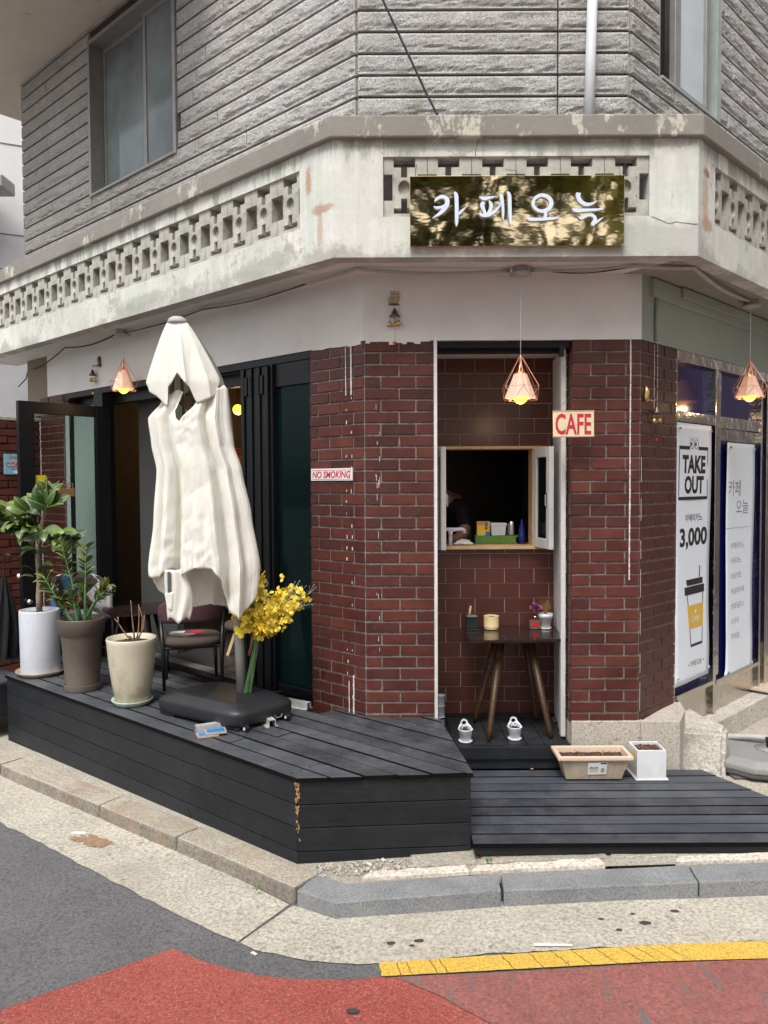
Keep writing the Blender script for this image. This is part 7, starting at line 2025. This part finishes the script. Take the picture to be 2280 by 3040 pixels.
def canopy_fn(bm):
    NT, NZ = 420, 84; g = []
    for i in range(NT):
        deg = i * 360 / NT; h_ = hem(deg); row = []
        th = R(deg)
        tab = [(0, 2.150), (18, 2.170), (40, 2.15), (62, 2.165), (74, 2.14), (84, 2.03), (96, 1.965), (106, 2.02), (116, 2.13), (126, 2.14), (150, 2.12), (168, 2.06), (180, 2.02), (195, 2.06), (230, 2.08), (270, 2.02), (310, 2.07), (340, 2.13), (360, 2.150)]
        for j in range(NZ + 1):
            v = j / NZ; top = interp(tab, deg)[0]
            z = top + (h_ - top) * v
            xl, xr = interp([(.85, -1.29, -.72), (1.16, -1.318, -.700), (1.45, -1.285, -.745), (1.70, -1.268, -.795), (1.84, -1.295, -.838), (1.985, -1.310, -.862), (2.08, -1.235, -.872), (2.20, -1.19, -.90)], z) if False else interp([(-2.20, -1.165, -.90), (-2.15, -1.19, -.868), (-2.08, -1.235, -.862), (-1.985, -1.312, -.856), (-1.84, -1.295, -.838), (-1.70, -1.268, -.795), (-1.45, -1.285, -.745), (-1.16, -1.318, -.700), (-.85, -1.29, -.72)], -z)
            cx_, rx = (xl + xr) / 2, (xr - xl) / 2; ry = rx * .55
            f = 1.; k = .35 + .65 * min(1, max(0, (2.2 - z) / .8))
            for c, w_, a in FOLDS:
                # folds drift as they hang
                cc_ = c + 1.6 * math.sin(z * 1.3 + c)
                d_ = ((deg - cc_ + 180) % 360 - 180) / w_
                f += a * 1.15 * k * math.exp(-abs(d_) ** (1.15 if a > 0 else 1.6))
            f += .03 * noise.noise(Vector((math.cos(th) * 2.5, math.sin(th) * 2.5, z * 2.5))) + .016 * noise.noise(Vector((math.cos(th) * 8, math.sin(th) * 8, z * 7))) + .030 * abs(noise.noise(Vector((math.cos(th) * 5 + z * 3, math.sin(th) * 5, z * 5 + 4)))) - .030 * (1 - abs(noise.noise(Vector((math.cos(th) * 9 + z * .8, math.sin(th) * 9 - z * .6, z * .9 + 7))))) ** 6
            # keep the measured silhouette: folds act mostly in depth
            fx = 1 + (f - 1) * .45 * abs(math.sin(th)) ** .7
            fx = min(1.05, max(.90, fx))
            p = Vector((cx_ + rx * math.cos(th) * fx, 4.36 - ry * math.sin(th) * f - .02, z))
            # diagonal drape creases on the front
            if math.sin(th) > .2:
                    q_ = p.x * 11 + z * 6 + 1.6 * noise.noise(Vector((p.x * 3, z * 2, 1)))
                    q2_ = p.x * 9 - z * 8 + 2.2 * noise.noise(Vector((p.x * 2, z * 2, 5)))
                    p.y -= (.010 * (abs(math.sin(q_)) ** .6 - .6) + .007 * (abs(math.sin(q2_)) ** .5 - .6)) * math.sin(th) * k
            ed = max(0, 1 - (z - h_) / .35) + .6 * max(0, 1 - (top - z) / .25) + .25
            cr = abs(noise.noise(Vector((p.x * 9 + z * 5, z * 7 - p.x * 4, 2.)))) + .5 * abs(noise.noise(Vector((p.x * 17 - z * 12, z * 15, 8.))))
            p.y -= (.22 - cr) * .017 * ed * math.sin(th)
            row.append(bm.verts.new(p))
        g.append(row)
    for i in range(NT):
        for j in range(NZ): bm.faces.new((g[i][j], g[(i + 1) % NT][j], g[(i + 1) % NT][j + 1], g[i][j + 1]))
o = obj('canopy', canopy_fn, 'canopy_cloth', ps, smooth=True); smooth_by_angle(o, 17)
md = o.modifiers.new('thick', 'SOLIDIFY'); md.thickness = .001; md.offset = 0
def hood_fn(bm):
    NT, NZ = 180, 30; g = []
    for i in range(NT):
        deg = i * 360 / NT; th = R(deg); row = []
        hz, hr = interp([(0, 2.215, .205), (25, 2.10, .20), (52, 2.060, .165), (68, 2.15, .15), (92, 2.225, .135), (114, 2.15, .14), (128, 2.045, .145), (146, 2.11, .175), (180, 2.200, .190), (215, 2.12, .17), (240, 2.07, .15), (275, 2.16, .14), (305, 2.08, .15), (335, 2.17, .18), (360, 2.215, .205)], deg)
        for j in range(NZ + 1):
            v = j / NZ; z = 2.512 + (hz - 2.512) * v
            vz = (2.512 - z) / .30
            r_ = .054 + (hr - .054) * min(1.1, vz) ** .85
            f = 1 + (.12 * (1 - 2 * abs(math.sin(2 * th + .3)) ** .6) + .09 * (1 - 2 * abs(math.sin(4.5 * th + .5)) ** .6)) * min(1, vz * 1.5)
            cx_ = -1.135 + .022 * vz
            row.append(bm.verts.new((cx_ + r_ * math.cos(th) * (1 + (f - 1) * abs(math.sin(th))), 4.31 - r_ * .72 * math.sin(th) * f, z)))
        g.append(row)
    for i in range(NT):
        for j in range(NZ): bm.faces.new((g[i][j], g[(i + 1) % NT][j], g[(i + 1) % NT][j + 1], g[i][j + 1]))
o = obj('vent_hood', hood_fn, 'canopy_cloth', ps, smooth=True); smooth_by_angle(o, 22)
md = o.modifiers.new('thick', 'SOLIDIFY'); md.thickness = .002; md.offset = 0
for dx, y_ in ((-.045, 4.31), (.01, 4.33), (.05, 4.36), (-.07, 4.37)):
    obj('rib', lambda bm: add_tube(bm, [(-1.13 + dx * .4, 4.30, 2.44), (-1.125 + dx, y_, 2.10), (-1.11 + dx * 1.3, y_, 1.6), (-1.13 + dx * 1.5, y_ + .02, 1.15)], .009, 6), 'rib_grey', ps)
obj('rib', lambda bm: add_box(bm, -1.172, -1.156, 4.168, 4.180, 1.03, 1.150), 'rib_grey', ps, bevel=.002)
obj('pocket', lambda bm: (lambda: add_hex(bm, [Vector(p) for p in ((-1.175, 4.166, .945), (-1.148, 4.166, .942), (-1.148, 4.180, .942), (-1.175, 4.180, .945), (-1.190, 4.164, 1.035), (-1.138, 4.164, 1.040), (-1.138, 4.182, 1.040), (-1.190, 4.182, 1.035))]))(), 'canopy_cloth', ps, bevel=.008)
def drop(bm):          # the corner of cloth hanging below the pocket
    n, m_ = 16, 14; g = []
    for i in range(n + 1):
        u = i / n; row = []
        for j in range(m_ + 1):
            v = j / m_; wL, wR = -1.20 + .015 * v, -1.085 + .04 * math.sin(v * 2.6)
            x = wL + (wR - wL) * u; z = 1.16 - v * (.27 - .02 * math.sin(u * 9) + .03 * abs(u - .45))
            row.append(bm.verts.new((x, 4.205 - .028 * math.sin(u * math.pi) - .008 * math.sin(u * 14 + v * 5), z)))
        g.append(row)
    for i in range(n):
        for j in range(m_): bm.faces.new((g[i][j], g[i + 1][j], g[i + 1][j + 1], g[i][j + 1]))
o = obj('cloth_corner', drop, 'canopy_cloth', ps, smooth=True)
md = o.modifiers.new('thick', 'SOLIDIFY'); md.thickness = .002

# black parasol base ------------------------------------------------------
pb = empty('parasol_stand', (-.93, 4.45, ZD), 'wide black plastic parasol base with small castors on the deck', 'parasol stand')
bF, bR = Vector((-.800, 4.135)), Vector((-.505, 4.445)); ax = (Vector((-1.355, 4.51)) - bF)
bL = bF + ax; bB = bR + ax * 1.02
def superel(k, off, z, bm, n=64, sq=5.0):
    c = (bF + bB) / 2; ux = (bR - bF) / 2; uy = (bL - bF) / 2; out = []
    for i in range(n):
        a = i * 2 * math.pi / n; ca, sa = math.cos(a), math.sin(a)
        r_ = (abs(ca) ** sq + abs(sa) ** sq) ** (-1 / sq)
        x, y = ca * r_, sa * r_
        out.append(bm.verts.new((*(c + ux * (x * k + off / ux.length * (1 if x > 0 else -1) * 0) + uy * (y * k)), z)))
    return out
def basebody(bm):
    R_ = []
    for k, z in ((.93, .018), (.985, .026), (1.0, .045), (1.0, .082), (.992, .095), (.965, .104), (.90, .118), (.80, .134), (.775, .139), (.74, .141), (.2, .141)):
        R_.append(superel(k, 0, ZD + z, bm, sq=9. if k > .85 else 7.))
    n = len(R_[0])
    for a, b_ in zip(R_[:-1], R_[1:]):
        for i in range(n): bm.faces.new((a[i], a[(i + 1) % n], b_[(i + 1) % n], b_[i]))
    bm.faces.new(R_[-1]); bm.faces.new(R_[0][::-1])
simple('base_plastic', (.017, .018, .021), .42, var=.2, scale=6, bmp=.12, bscale=260)
obj('body', basebody, 'base_plastic', pb, smooth=True)
for c in ((bF + ax * .12 + (bR - bF) * .12), (bR + ax * .12 - (bR - bF) * .12), (bF + ax * .88 + (bR - bF) * .12)):
    obj('foot', lambda bm: add_prism(bm, [tuple(c + (bR - bF).normalized() * a + ax.normalized() * b_) for a, b_ in ((-.03, -.06), (.03, -.06), (.03, .06), (-.03, .06))], ZD + .001, ZD + .022), 'base_plastic', pb)
for f in (.13, .80):
    p = bF + (bR - bF) * f - ax.normalized() * .004
    wl_ = obj('castor', lambda bm: add_tube(bm, [(*(p - (bR - bF).normalized() * .011), ZD + .020), (*(p + (bR - bF).normalized() * .011), ZD + .020)], .0195, 18), 'black_plastic', pb)
    obj('hub', lambda bm: add_tube(bm, [(*(p - (bR - bF).normalized() * .013), ZD + .020), (*(p + (bR - bF).normalized() * .013), ZD + .020)], .009, 12), 'sign_white', wl_)
    obj('bracket', lambda bm: add_prism(bm, [tuple(p + (bR - bF).normalized() * a + ax.normalized() * b_) for a, b_ in ((-.020, 0), (.020, 0), (.020, .03), (-.020, .03))], ZD + .030, ZD + .062), 'black_plastic', wl_)
obj('handle', lambda bm: add_tube(bm, [(*(bF + (bR - bF) * .58 - ax.normalized() * .012), ZD + .05), (*(bF + (bR - bF) * .60 - ax.normalized() * .014), ZD + .035), (*(bF + (bR - bF) * .68 - ax.normalized() * .014), ZD + .035), (*(bF + (bR - bF) * .70 - ax.normalized() * .012), ZD + .05)], .003, 6), 'mast_grey', pb)
obj('slot', lambda bm: add_prism(bm, [(-.66, 4.44), (-.60, 4.475), (-.612, 4.487), (-.672, 4.452)], ZD + .1412, ZD + .1422), 'ink_black', pb)
obj('mast_socket', lambda bm: add_lathe(bm, [(.028, 0), (.040, 0), (.040, .0015), (.028, .0015)], (-.825, 4.455, ZD + .1412), 24), 'ink_black', pb)
# steel channels pushed under the base, and loose tiles
def channel(name, a, b_, label, z=ZD):
    a, b_ = Vector(a), Vector(b_); t_ = (b_ - a).normalized(); n = Vector((-t_.y, t_.x))
    def f(bm):
        for o0, o1, z0, z1 in ((-.036, -.0165, 0, .0025), (-.019, -.0165, .0026, .040), (-.0164, .0164, .0375, .040), (.0165, .019, .0026, .040), (.0165, .036, 0, .0025)):
            add_prism(bm, [tuple(a + n * o0), tuple(b_ + n * o0), tuple(b_ + n * o1), tuple(a + n * o1)], z + z0, z + z1)
    o = obj(name, f, 'steel_grey'); return tag(o, label, 'steel channel')
simple('channel_zinc', (.50, .51, .48), .5, .3, var=.15, scale=20)
for nm_, a, b_, lb in (('steel_channel', (-1.03, 4.165), (-.80, 4.28), 'pale steel channel sticking out from under the left front of the parasol base'),
                       ('steel_channel', (-.625, 4.255), (-.72, 4.45), 'short steel channel end between the two castors of the parasol base'),
                       ('steel_channel', (-.455, 4.60), (-.62, 4.70), 'steel channel end sticking out behind the parasol base near the brick pier')):
    o = channel(nm_, a, b_, lb); o.data.materials.clear(); o.data.materials.append(M('channel_zinc'))
for k, (cx_, cy_, rz, lb) in enumerate(((-.955, 4.115, .42, 'lower blue faced tile of the two beside the steel channel'), (-.915, 4.135, .34, 'upper blue faced tile of the two beside the steel channel'))):
    mt_ = Matrix.Translation((cx_, cy_, ZD + .001 + k * .0115)) @ Matrix.Rotation(rz, 4, 'Z')
    t = empty('loose_tile', (cx_, cy_, ZD), lb, 'tile', 'loose blue tiles on the deck')
    obj('body', lambda bm: add_box(bm, -.055, .055, -.040, .040, 0, .0105, mt_), 'tile_edge', t, bevel=.001)
    obj('face', lambda bm: add_box(bm, -.047, .047, -.033, .033, .0106, .0112, mt_), 'blue_print', t)

# yellow flower bunch ------------------------------------------------------
yf = empty('flower_bunch', (-.80, 4.44, ZD + .142), 'big bunch of yellow artificial orchids tied to the foot of the parasol mast', 'flowers')
rnd = random.Random(31)
stem_pts = []
tips = []
def flower_mesh(seed):
    r2 = random.Random(seed); bm = bmesh.new()
    for k in range(3):
        a = k * 2.1 + r2.uniform(-.3, .3); s_ = r2.uniform(.010, .018)
        d = Vector((math.cos(a), math.sin(a), r2.uniform(-.1, .5))).normalized(); sd2 = Vector((-math.sin(a), math.cos(a), 0)) * s_ * .8
        c = Vector((0, 0, 0)); up = Vector((0, 0, s_ * .4))
        v0, v1, v2, v3, v4 = [bm.verts.new(q) for q in (c, c + d * s_ * .8 - sd2, c + d * s_ * 1.6 - sd2 * .5 - up, c + d * s_ * 1.6 + sd2 * .6 - up * .6, c + d * s_ * .8 + sd2)]
        bm.faces.new((v0, v1, v2)); bm.faces.new((v0, v2, v3)); bm.faces.new((v0, v3, v4))
    me = from_bm('blossom', bm, False); me.materials.append(M('yellow_petal')); return me
fm = [flower_mesh(i) for i in range(7)]
base = Vector((-.795, 4.435, ZD + .145)); knot = Vector((-.728, 4.41, .76))
allb = []
sprigs = bmesh.new()
for i in range(30):
    a = rnd.uniform(-1.05, 1.0); b2 = rnd.uniform(-.9, .9)
    b0 = base + Vector((rnd.uniform(-.022, .022), rnd.uniform(-.012, .012), 0)); k0 = knot + Vector((rnd.uniform(-.014, .014), rnd.uniform(-.012, .012), 0))
    L = rnd.uniform(.16, .42)
    # fan: mostly up and to the right
    dirv = Vector((math.sin(a * .66 + .24), math.sin(b2 * .5) * .7, math.cos(a * .66 + .24))).normalized()
    droop = Vector((dirv.x * .03, dirv.y * .06, -.06 * abs(dirv.x)))
    p1 = k0 + dirv * L * .5 + Vector((0, 0, .02)); p2 = k0 + dirv * L + droop
    pts = [b0, k0] + [k0 * (1 - u) ** 2 + p1 * 2 * u * (1 - u) + p2 * u * u for u in (.25, .5, .75, 1.)]
    obj('stem', lambda bm: add_tube(bm, pts[:4], [.0019, .0018, .0016, .0012], 5), 'stem_green', yf)
    add_tube(sprigs, pts[3:], [.0014, .001, .0006], 4)
    far = rnd.random()
    for j in range(24):
        u = rnd.uniform(.22, 1.); q = k0 * (1 - u) ** 2 + p1 * 2 * u * (1 - u) + p2 * u * u + Vector((rnd.gauss(0, .028), rnd.gauss(0, .03), rnd.gauss(0, .028)))
        allb.append((q, rnd.uniform(.85, 1.5) * (1.15 - .40 * u)))
    for j in range(7):        # bare sprig tips
        u = rnd.uniform(.75, 1.05); q = k0 * (1 - u) ** 2 + p1 * 2 * u * (1 - u) + p2 * u * u
        d = (dirv + Vector((rnd.gauss(0, .5), rnd.gauss(0, .4), rnd.gauss(0, .4)))).normalized() * rnd.uniform(.02, .06)
        add_tube(sprigs, [q, q + d], [.0009, .0006], 3, False)
        q2 = q + d; add_tube(sprigs, [q2, q2 + (d.normalized() + Vector((rnd.gauss(0, .6), 0, rnd.gauss(0, .6)))).normalized() * .012], [.0016, .0012], 4)
link('sprigs', from_bm('sprigs', sprigs, False), 'stem_pale', yf, kind='stuff')
allb.sort(key=lambda q: q[0].y)
extra = bmesh.new()
for i, (q, s_) in enumerate(allb):
    rt_ = (rnd.uniform(.6, 2.2), rnd.uniform(-.6, .6), rnd.uniform(0, 6.28))
    if i < 290: place('blossom', rnd.choice(fm), yf, q, rot=rt_, scale=s_)
    else:
        tmp = rnd.choice(fm).copy(); tmp.transform(Matrix.LocRotScale(q, __import__('mathutils').Euler(rt_), Vector((s_,) * 3))); extra.from_mesh(tmp); bpy.data.meshes.remove(tmp)
link('blossoms', from_bm('blossoms', extra, False), 'yellow_petal', yf, kind='stuff')
tag(obj('wooden_stick', lambda bm: add_tube(bm, [(-.795, 4.50, .62), (-.742, 4.53, .86)], .008, 8), 'raw_wood', smooth=True), 'brown wooden stick leaning between mast and flower stems', 'stick')

# table and chairs ---------------------------------------------------------
def seat_shape(bm, c, w_, d_, z0, z1, ang, sq=2.6, n=32):
    mx = Matrix.Translation(c) @ Matrix.Rotation(ang, 4, 'Z'); R_ = []
    for k, z in ((.90, z0), (1.0, z0 + (z1 - z0) * .35), (1.0, z0 + (z1 - z0) * .65), (.90, z1), (.5, z1 + .006), (.1, z1 + .008)):
        row = []
        for i in range(n):
            a = i * 2 * math.pi / n; ca, sa = math.cos(a), math.sin(a); r_ = (abs(ca) ** sq + abs(sa) ** sq) ** (-1 / sq)
            row.append(bm.verts.new(mx @ Vector((ca * r_ * w_ / 2 * k, sa * r_ * d_ / 2 * k, z))))
        R_.append(row)
    for a, b_ in zip(R_[:-1], R_[1:]):
        for i in range(n): bm.faces.new((a[i], a[(i + 1) % n], b_[(i + 1) % n], b_[i]))
    bm.faces.new(R_[0][::-1]); bm.faces.new(R_[-1])
def chair(c, ang, label, backmat, seatmat, S=1., zf=ZD, hb=(.44, .60)):
    """low lounge chair; ang turns its front (-y) side"""
    T = empty('lounge_chair', Vector((c[0], c[1], zf)), label, 'chair', 'low padded lounge chairs around the dark table')
    C = Vector((c[0], c[1], zf)); mx = Matrix.Translation(C) @ Matrix.Rotation(ang, 4, 'Z')
    w_ = .40 * S
    st_ = obj('seat', lambda bm: seat_shape(bm, C, w_, .38 * S, .275 * S, .335 * S, ang), seatmat, T, smooth=True)
    def back(bm):
        n, m_ = 26, 6; g = []
        for d in (0, 1):
            gg = []
            for i in range(n + 1):
                a = R(-18 + 216 * i / n); row = []
                for j in range(m_ + 1):
                    v = j / m_; u = abs(i / n - .5) * 2
                    top = hb[1] * S - .11 * S * u ** 2.2; bot = hb[0] * S - .02 * S * u ** 2
                    r_ = (.205 if d == 0 else .180) * S
                    bulge = .006 * math.sin(v * math.pi) * (1 if d == 0 else -1)
                    row.append(bm.verts.new(mx @ Vector(((r_ + bulge) * math.cos(a) * 1.05, (r_ + bulge) * math.sin(a) * .95, bot + (top - bot) * v))))
                gg.append(row)
            g.append(gg)
        for d in (0, 1):
            for i in range(n):
                for j in range(m_): bm.faces.new((g[d][i][j], g[d][i + 1][j], g[d][i + 1][j + 1], g[d][i][j + 1]))
        for i in range(n):
            bm.faces.new((g[0][i][0], g[0][i + 1][0], g[1][i + 1][0], g[1][i][0])); bm.faces.new((g[0][i][m_], g[0][i + 1][m_], g[1][i + 1][m_], g[1][i][m_]))
        for i in (0, n):
            for j in range(m_): bm.faces.new((g[0][i][j], g[0][i][j + 1], g[1][i][j + 1], g[1][i][j]))
    obj('backrest', back, backmat, T, smooth=True)
    for sx in (-1, 1):
        obj('leg', lambda bm: add_tube(bm, [mx @ Vector((sx * .17 * S, -.15 * S, .0)), mx @ Vector((sx * .16 * S, -.13 * S, .28 * S))], [.010, .015], 8), 'black_wood', T, smooth=True)
        obj('leg', lambda bm: add_tube(bm, [mx @ Vector((sx * .185 * S, .17 * S, .0)), mx @ Vector((sx * .19 * S, .13 * S, .28 * S)), mx @ Vector((sx * .205 * S, .06 * S, .48 * S))], [.010, .014, .013], 8), 'black_wood', T, smooth=True)
    obj('seat_rail', lambda bm: add_tube(bm, [mx @ Vector(p) for p in ((-.16 * S, -.13 * S, .27 * S), (.16 * S, -.13 * S, .27 * S), (.18 * S, .13 * S, .27 * S), (-.18 * S, .13 * S, .27 * S), (-.16 * S, -.13 * S, .27 * S))], .011, 6), 'black_wood', T)
    return T
simple('cushion_patch', (.42, .40, .40), .95, bmp=.3, bscale=300)
simple('cushion_white', (.60, .58, .57), .95); simple('cushion_red', (.42, .02, .03), .95)
ch = chair((-1.31, 5.23), R(196), 'lounge chair with maroon backrest and patchwork seat behind the parasol base', 'maroon_fabric', 'brown_fabric', 1.0)
def patch(pts, mat, lb):
    def f(bm):
        vs = [bm.verts.new((p[0], p[1], ZD + .3435)) for p in pts]; vb = [bm.verts.new((p[0], p[1], ZD + .335)) for p in pts]; n = len(pts)
        bm.faces.new(vs); bm.faces.new(vb[::-1])
        for i in range(n): bm.faces.new((vs[i], vs[(i + 1) % n], vb[(i + 1) % n], vb[i]))
    obj('patch', f, mat, ch, label=lb)
patch([(-1.44, 5.16), (-1.31, 5.12), (-1.27, 5.20), (-1.36, 5.22)], 'cushion_patch', 'pale grey patch of the seat')
patch([(-1.46, 5.20), (-1.365, 5.225), (-1.37, 5.30), (-1.46, 5.27)], 'cushion_white', 'white patch of the seat')
patch([(-1.355, 5.225), (-1.27, 5.205), (-1.22, 5.29), (-1.32, 5.32)], 'cushion_red', 'red patch of the seat')
chair((-2.36, 6.02), R(50), 'lounge chair with patchwork backrest and red edged seat behind the zz plant', 'patchwork', 'patchwork', 1.05, hb=(.34, .62))
chair((-.98, 5.72), R(-30), 'dark lounge chair half hidden behind the parasol canopy', 'brown_fabric', 'brown_fabric', 1.0)
tb = empty('lounge_table', (-1.78, 5.60, ZD), 'low dark square table with rounded corners on the deck', 'table')
obj('table_top', lambda bm: seat_shape(bm, Vector((-1.79, 5.60, ZD)), .56, .52, .435, .452, R(35), 8.), 'table_gloss', tb)
for a in (0, 1, 2, 3):
    an = R(35 + 45 + a * 90); obj('leg', lambda bm: add_tube(bm, [(-1.79 + math.cos(an) * .23, 5.60 + math.sin(an) * .22, ZD), (-1.79 + math.cos(an) * .13, 5.60 + math.sin(an) * .13, ZD + .434)], [.011, .020], 8), 'black_wood', tb, smooth=True)
# wooden easel like stand inside
t = empty('wooden_stand', (-.95, 6.35, .262), 'light pine stand frame in the dark room behind the parasol mast', 'stand')
for p, q in (((-1.25, 6.1, .262), (-1.15, 6.3, .62)), ((-.80, 6.2, .262), (-.92, 6.4, .75)), ((-1.2, 6.2, .35), (-.82, 6.25, .35)), ((-.70, 6.5, .262), (-.90, 6.4, .70))):
    obj('bar', lambda bm: add_tube(bm, [p, q], .014, 4), 'pine', t)
# painting and lights in the room
t = empty('wall_painting', WL(3.6, -1.9, 1.5), 'orange and brown landscape painting deep inside the seating room', 'painting')
obj('canvas', lambda bm: add_fbox(bm, WL, 3.58, 3.615, -2.5, -1.3, 1.2, 2.0), 'painting', t)
def ball_lamp(s, o, z, r_, label, e=5.):
    p = WL(s, o, z); T = empty('ball_lamp', p + Vector((0, 0, .3)), label, 'lamp', 'glowing ball lamps inside the cafe')
    obj('globe', lambda bm: bmesh.ops.create_uvsphere(bm, u_segments=16, v_segments=10, radius=r_, matrix=Matrix.Translation(p)), 'ball_glow', T, smooth=True)
    obj('cord', lambda bm: add_tube(bm, [p + Vector((0, 0, r_)), Vector((p.x, p.y, 2.62))], .003, 5), 'cable_black', T)
    ld = bpy.data.lights.new('glow', 'POINT'); ld.energy = e; ld.color = (1, .60, .25); ld.shadow_soft_size = r_
    lo_ = bpy.data.objects.new('glow', ld); col.objects.link(lo_); lo_.location = p - Vector((0, 0, r_ + .05)); lo_.parent = T; lo_.matrix_parent_inverse = wloc(T).inverted()
ball_lamp(1.60, -.80, 2.248, .045, 'round yellow lamp glowing behind the tinted glass bay', 2.5)
ball_lamp(1.40, -.80, 2.245, .030, 'second yellow lamp glowing beside the brick pier behind glass', 1.)
ball_lamp(3.10, -1.45, 2.35, .05, 'yellow lamp in the dark seating room behind the parasol', 6.)  # added lamp, out of sight behind the canopy, to tint the wall brown
t = empty('led_string', WL(.72, -.16, 1.2), 'vertical string of pale green fairy lights behind the tinted glass', 'fairy lights')
for k in range(17): obj('bulb', lambda bm: add_lathe(bm, [(0, .004), (.004, 0), (0, -.004)], WL(.826, -.14, 1.38 + k * .0138), 6), 'led_glow', t)
for k in range(3):
    for j in range(4): obj('bulb', lambda bm: add_lathe(bm, [(0, .002), (.0025, 0), (0, -.002)], WL(.775 - j * .028, -.14, 1.40 + k * .09), 6), 'led_glow', t)

# umbrella, small dark pot and pipe at the far left
t = empty('black_umbrella', WL(3.05, .72, ZD), 'black umbrella with hooked handle leaning at the left end of the deck', 'umbrella')
u0, u1 = Vector((-2.93, 5.90, ZD + .03)), Vector((-2.945, 5.98, 1.02))
obj('shaft', lambda bm: add_tube(bm, [u0, u0.lerp(u1, .9)] + [u1 + Vector((.028 - .028 * math.cos(a), 0, .028 * math.sin(a) + .04)) for a in [i * math.pi / 8 for i in range(9)]], .007, 8), 'black_wood', t, smooth=True)
def folded(bm):
    n, m_ = 36, 14; g = []
    for i in range(n):
        a = i * 2 * math.pi / n; row = []
        for j in range(m_ + 1):
            v = j / m_; r_ = (.012 + .085 * math.sin(v * math.pi * .62)) * (1 + .35 * math.sin(8 * a + v * 3)); p = u1.lerp(u0, .15 + v * .85)
            row.append(bm.verts.new(p + Vector((math.cos(a) * r_, math.sin(a) * r_, 0))))
        g.append(row)
    for i in range(n):
        for j in range(m_): bm.faces.new((g[i][j], g[(i + 1) % n][j], g[(i + 1) % n][j + 1], g[i][j + 1]))
obj('canopy', folded, 'black_fabric', t, smooth=True)
t = tag(obj('planter', lambda bm: add_hex(bm, [WL(*p) for p in ((3.10, .82, ZD), (2.98, .70, ZD), (3.08, .60, ZD), (3.20, .72, ZD), (3.12, .84, ZD + .16), (2.96, .70, ZD + .16), (3.08, .58, ZD + .16), (3.22, .72, ZD + .16))]), 'navy_plastic', bevel=.008), 'dark navy square pot standing under the black umbrella', 'pot')
tag(obj('water_pipe', lambda bm: add_tube(bm, [WL(3.5, .46, ZD - .1), WL(3.5, .46, .84), WL(3.5, .46, .86), WL(3.5, .52, .87)], .018, 10), 'white_plastic', smooth=True), 'white plastic water pipe rising beside the black umbrella', 'pipe')
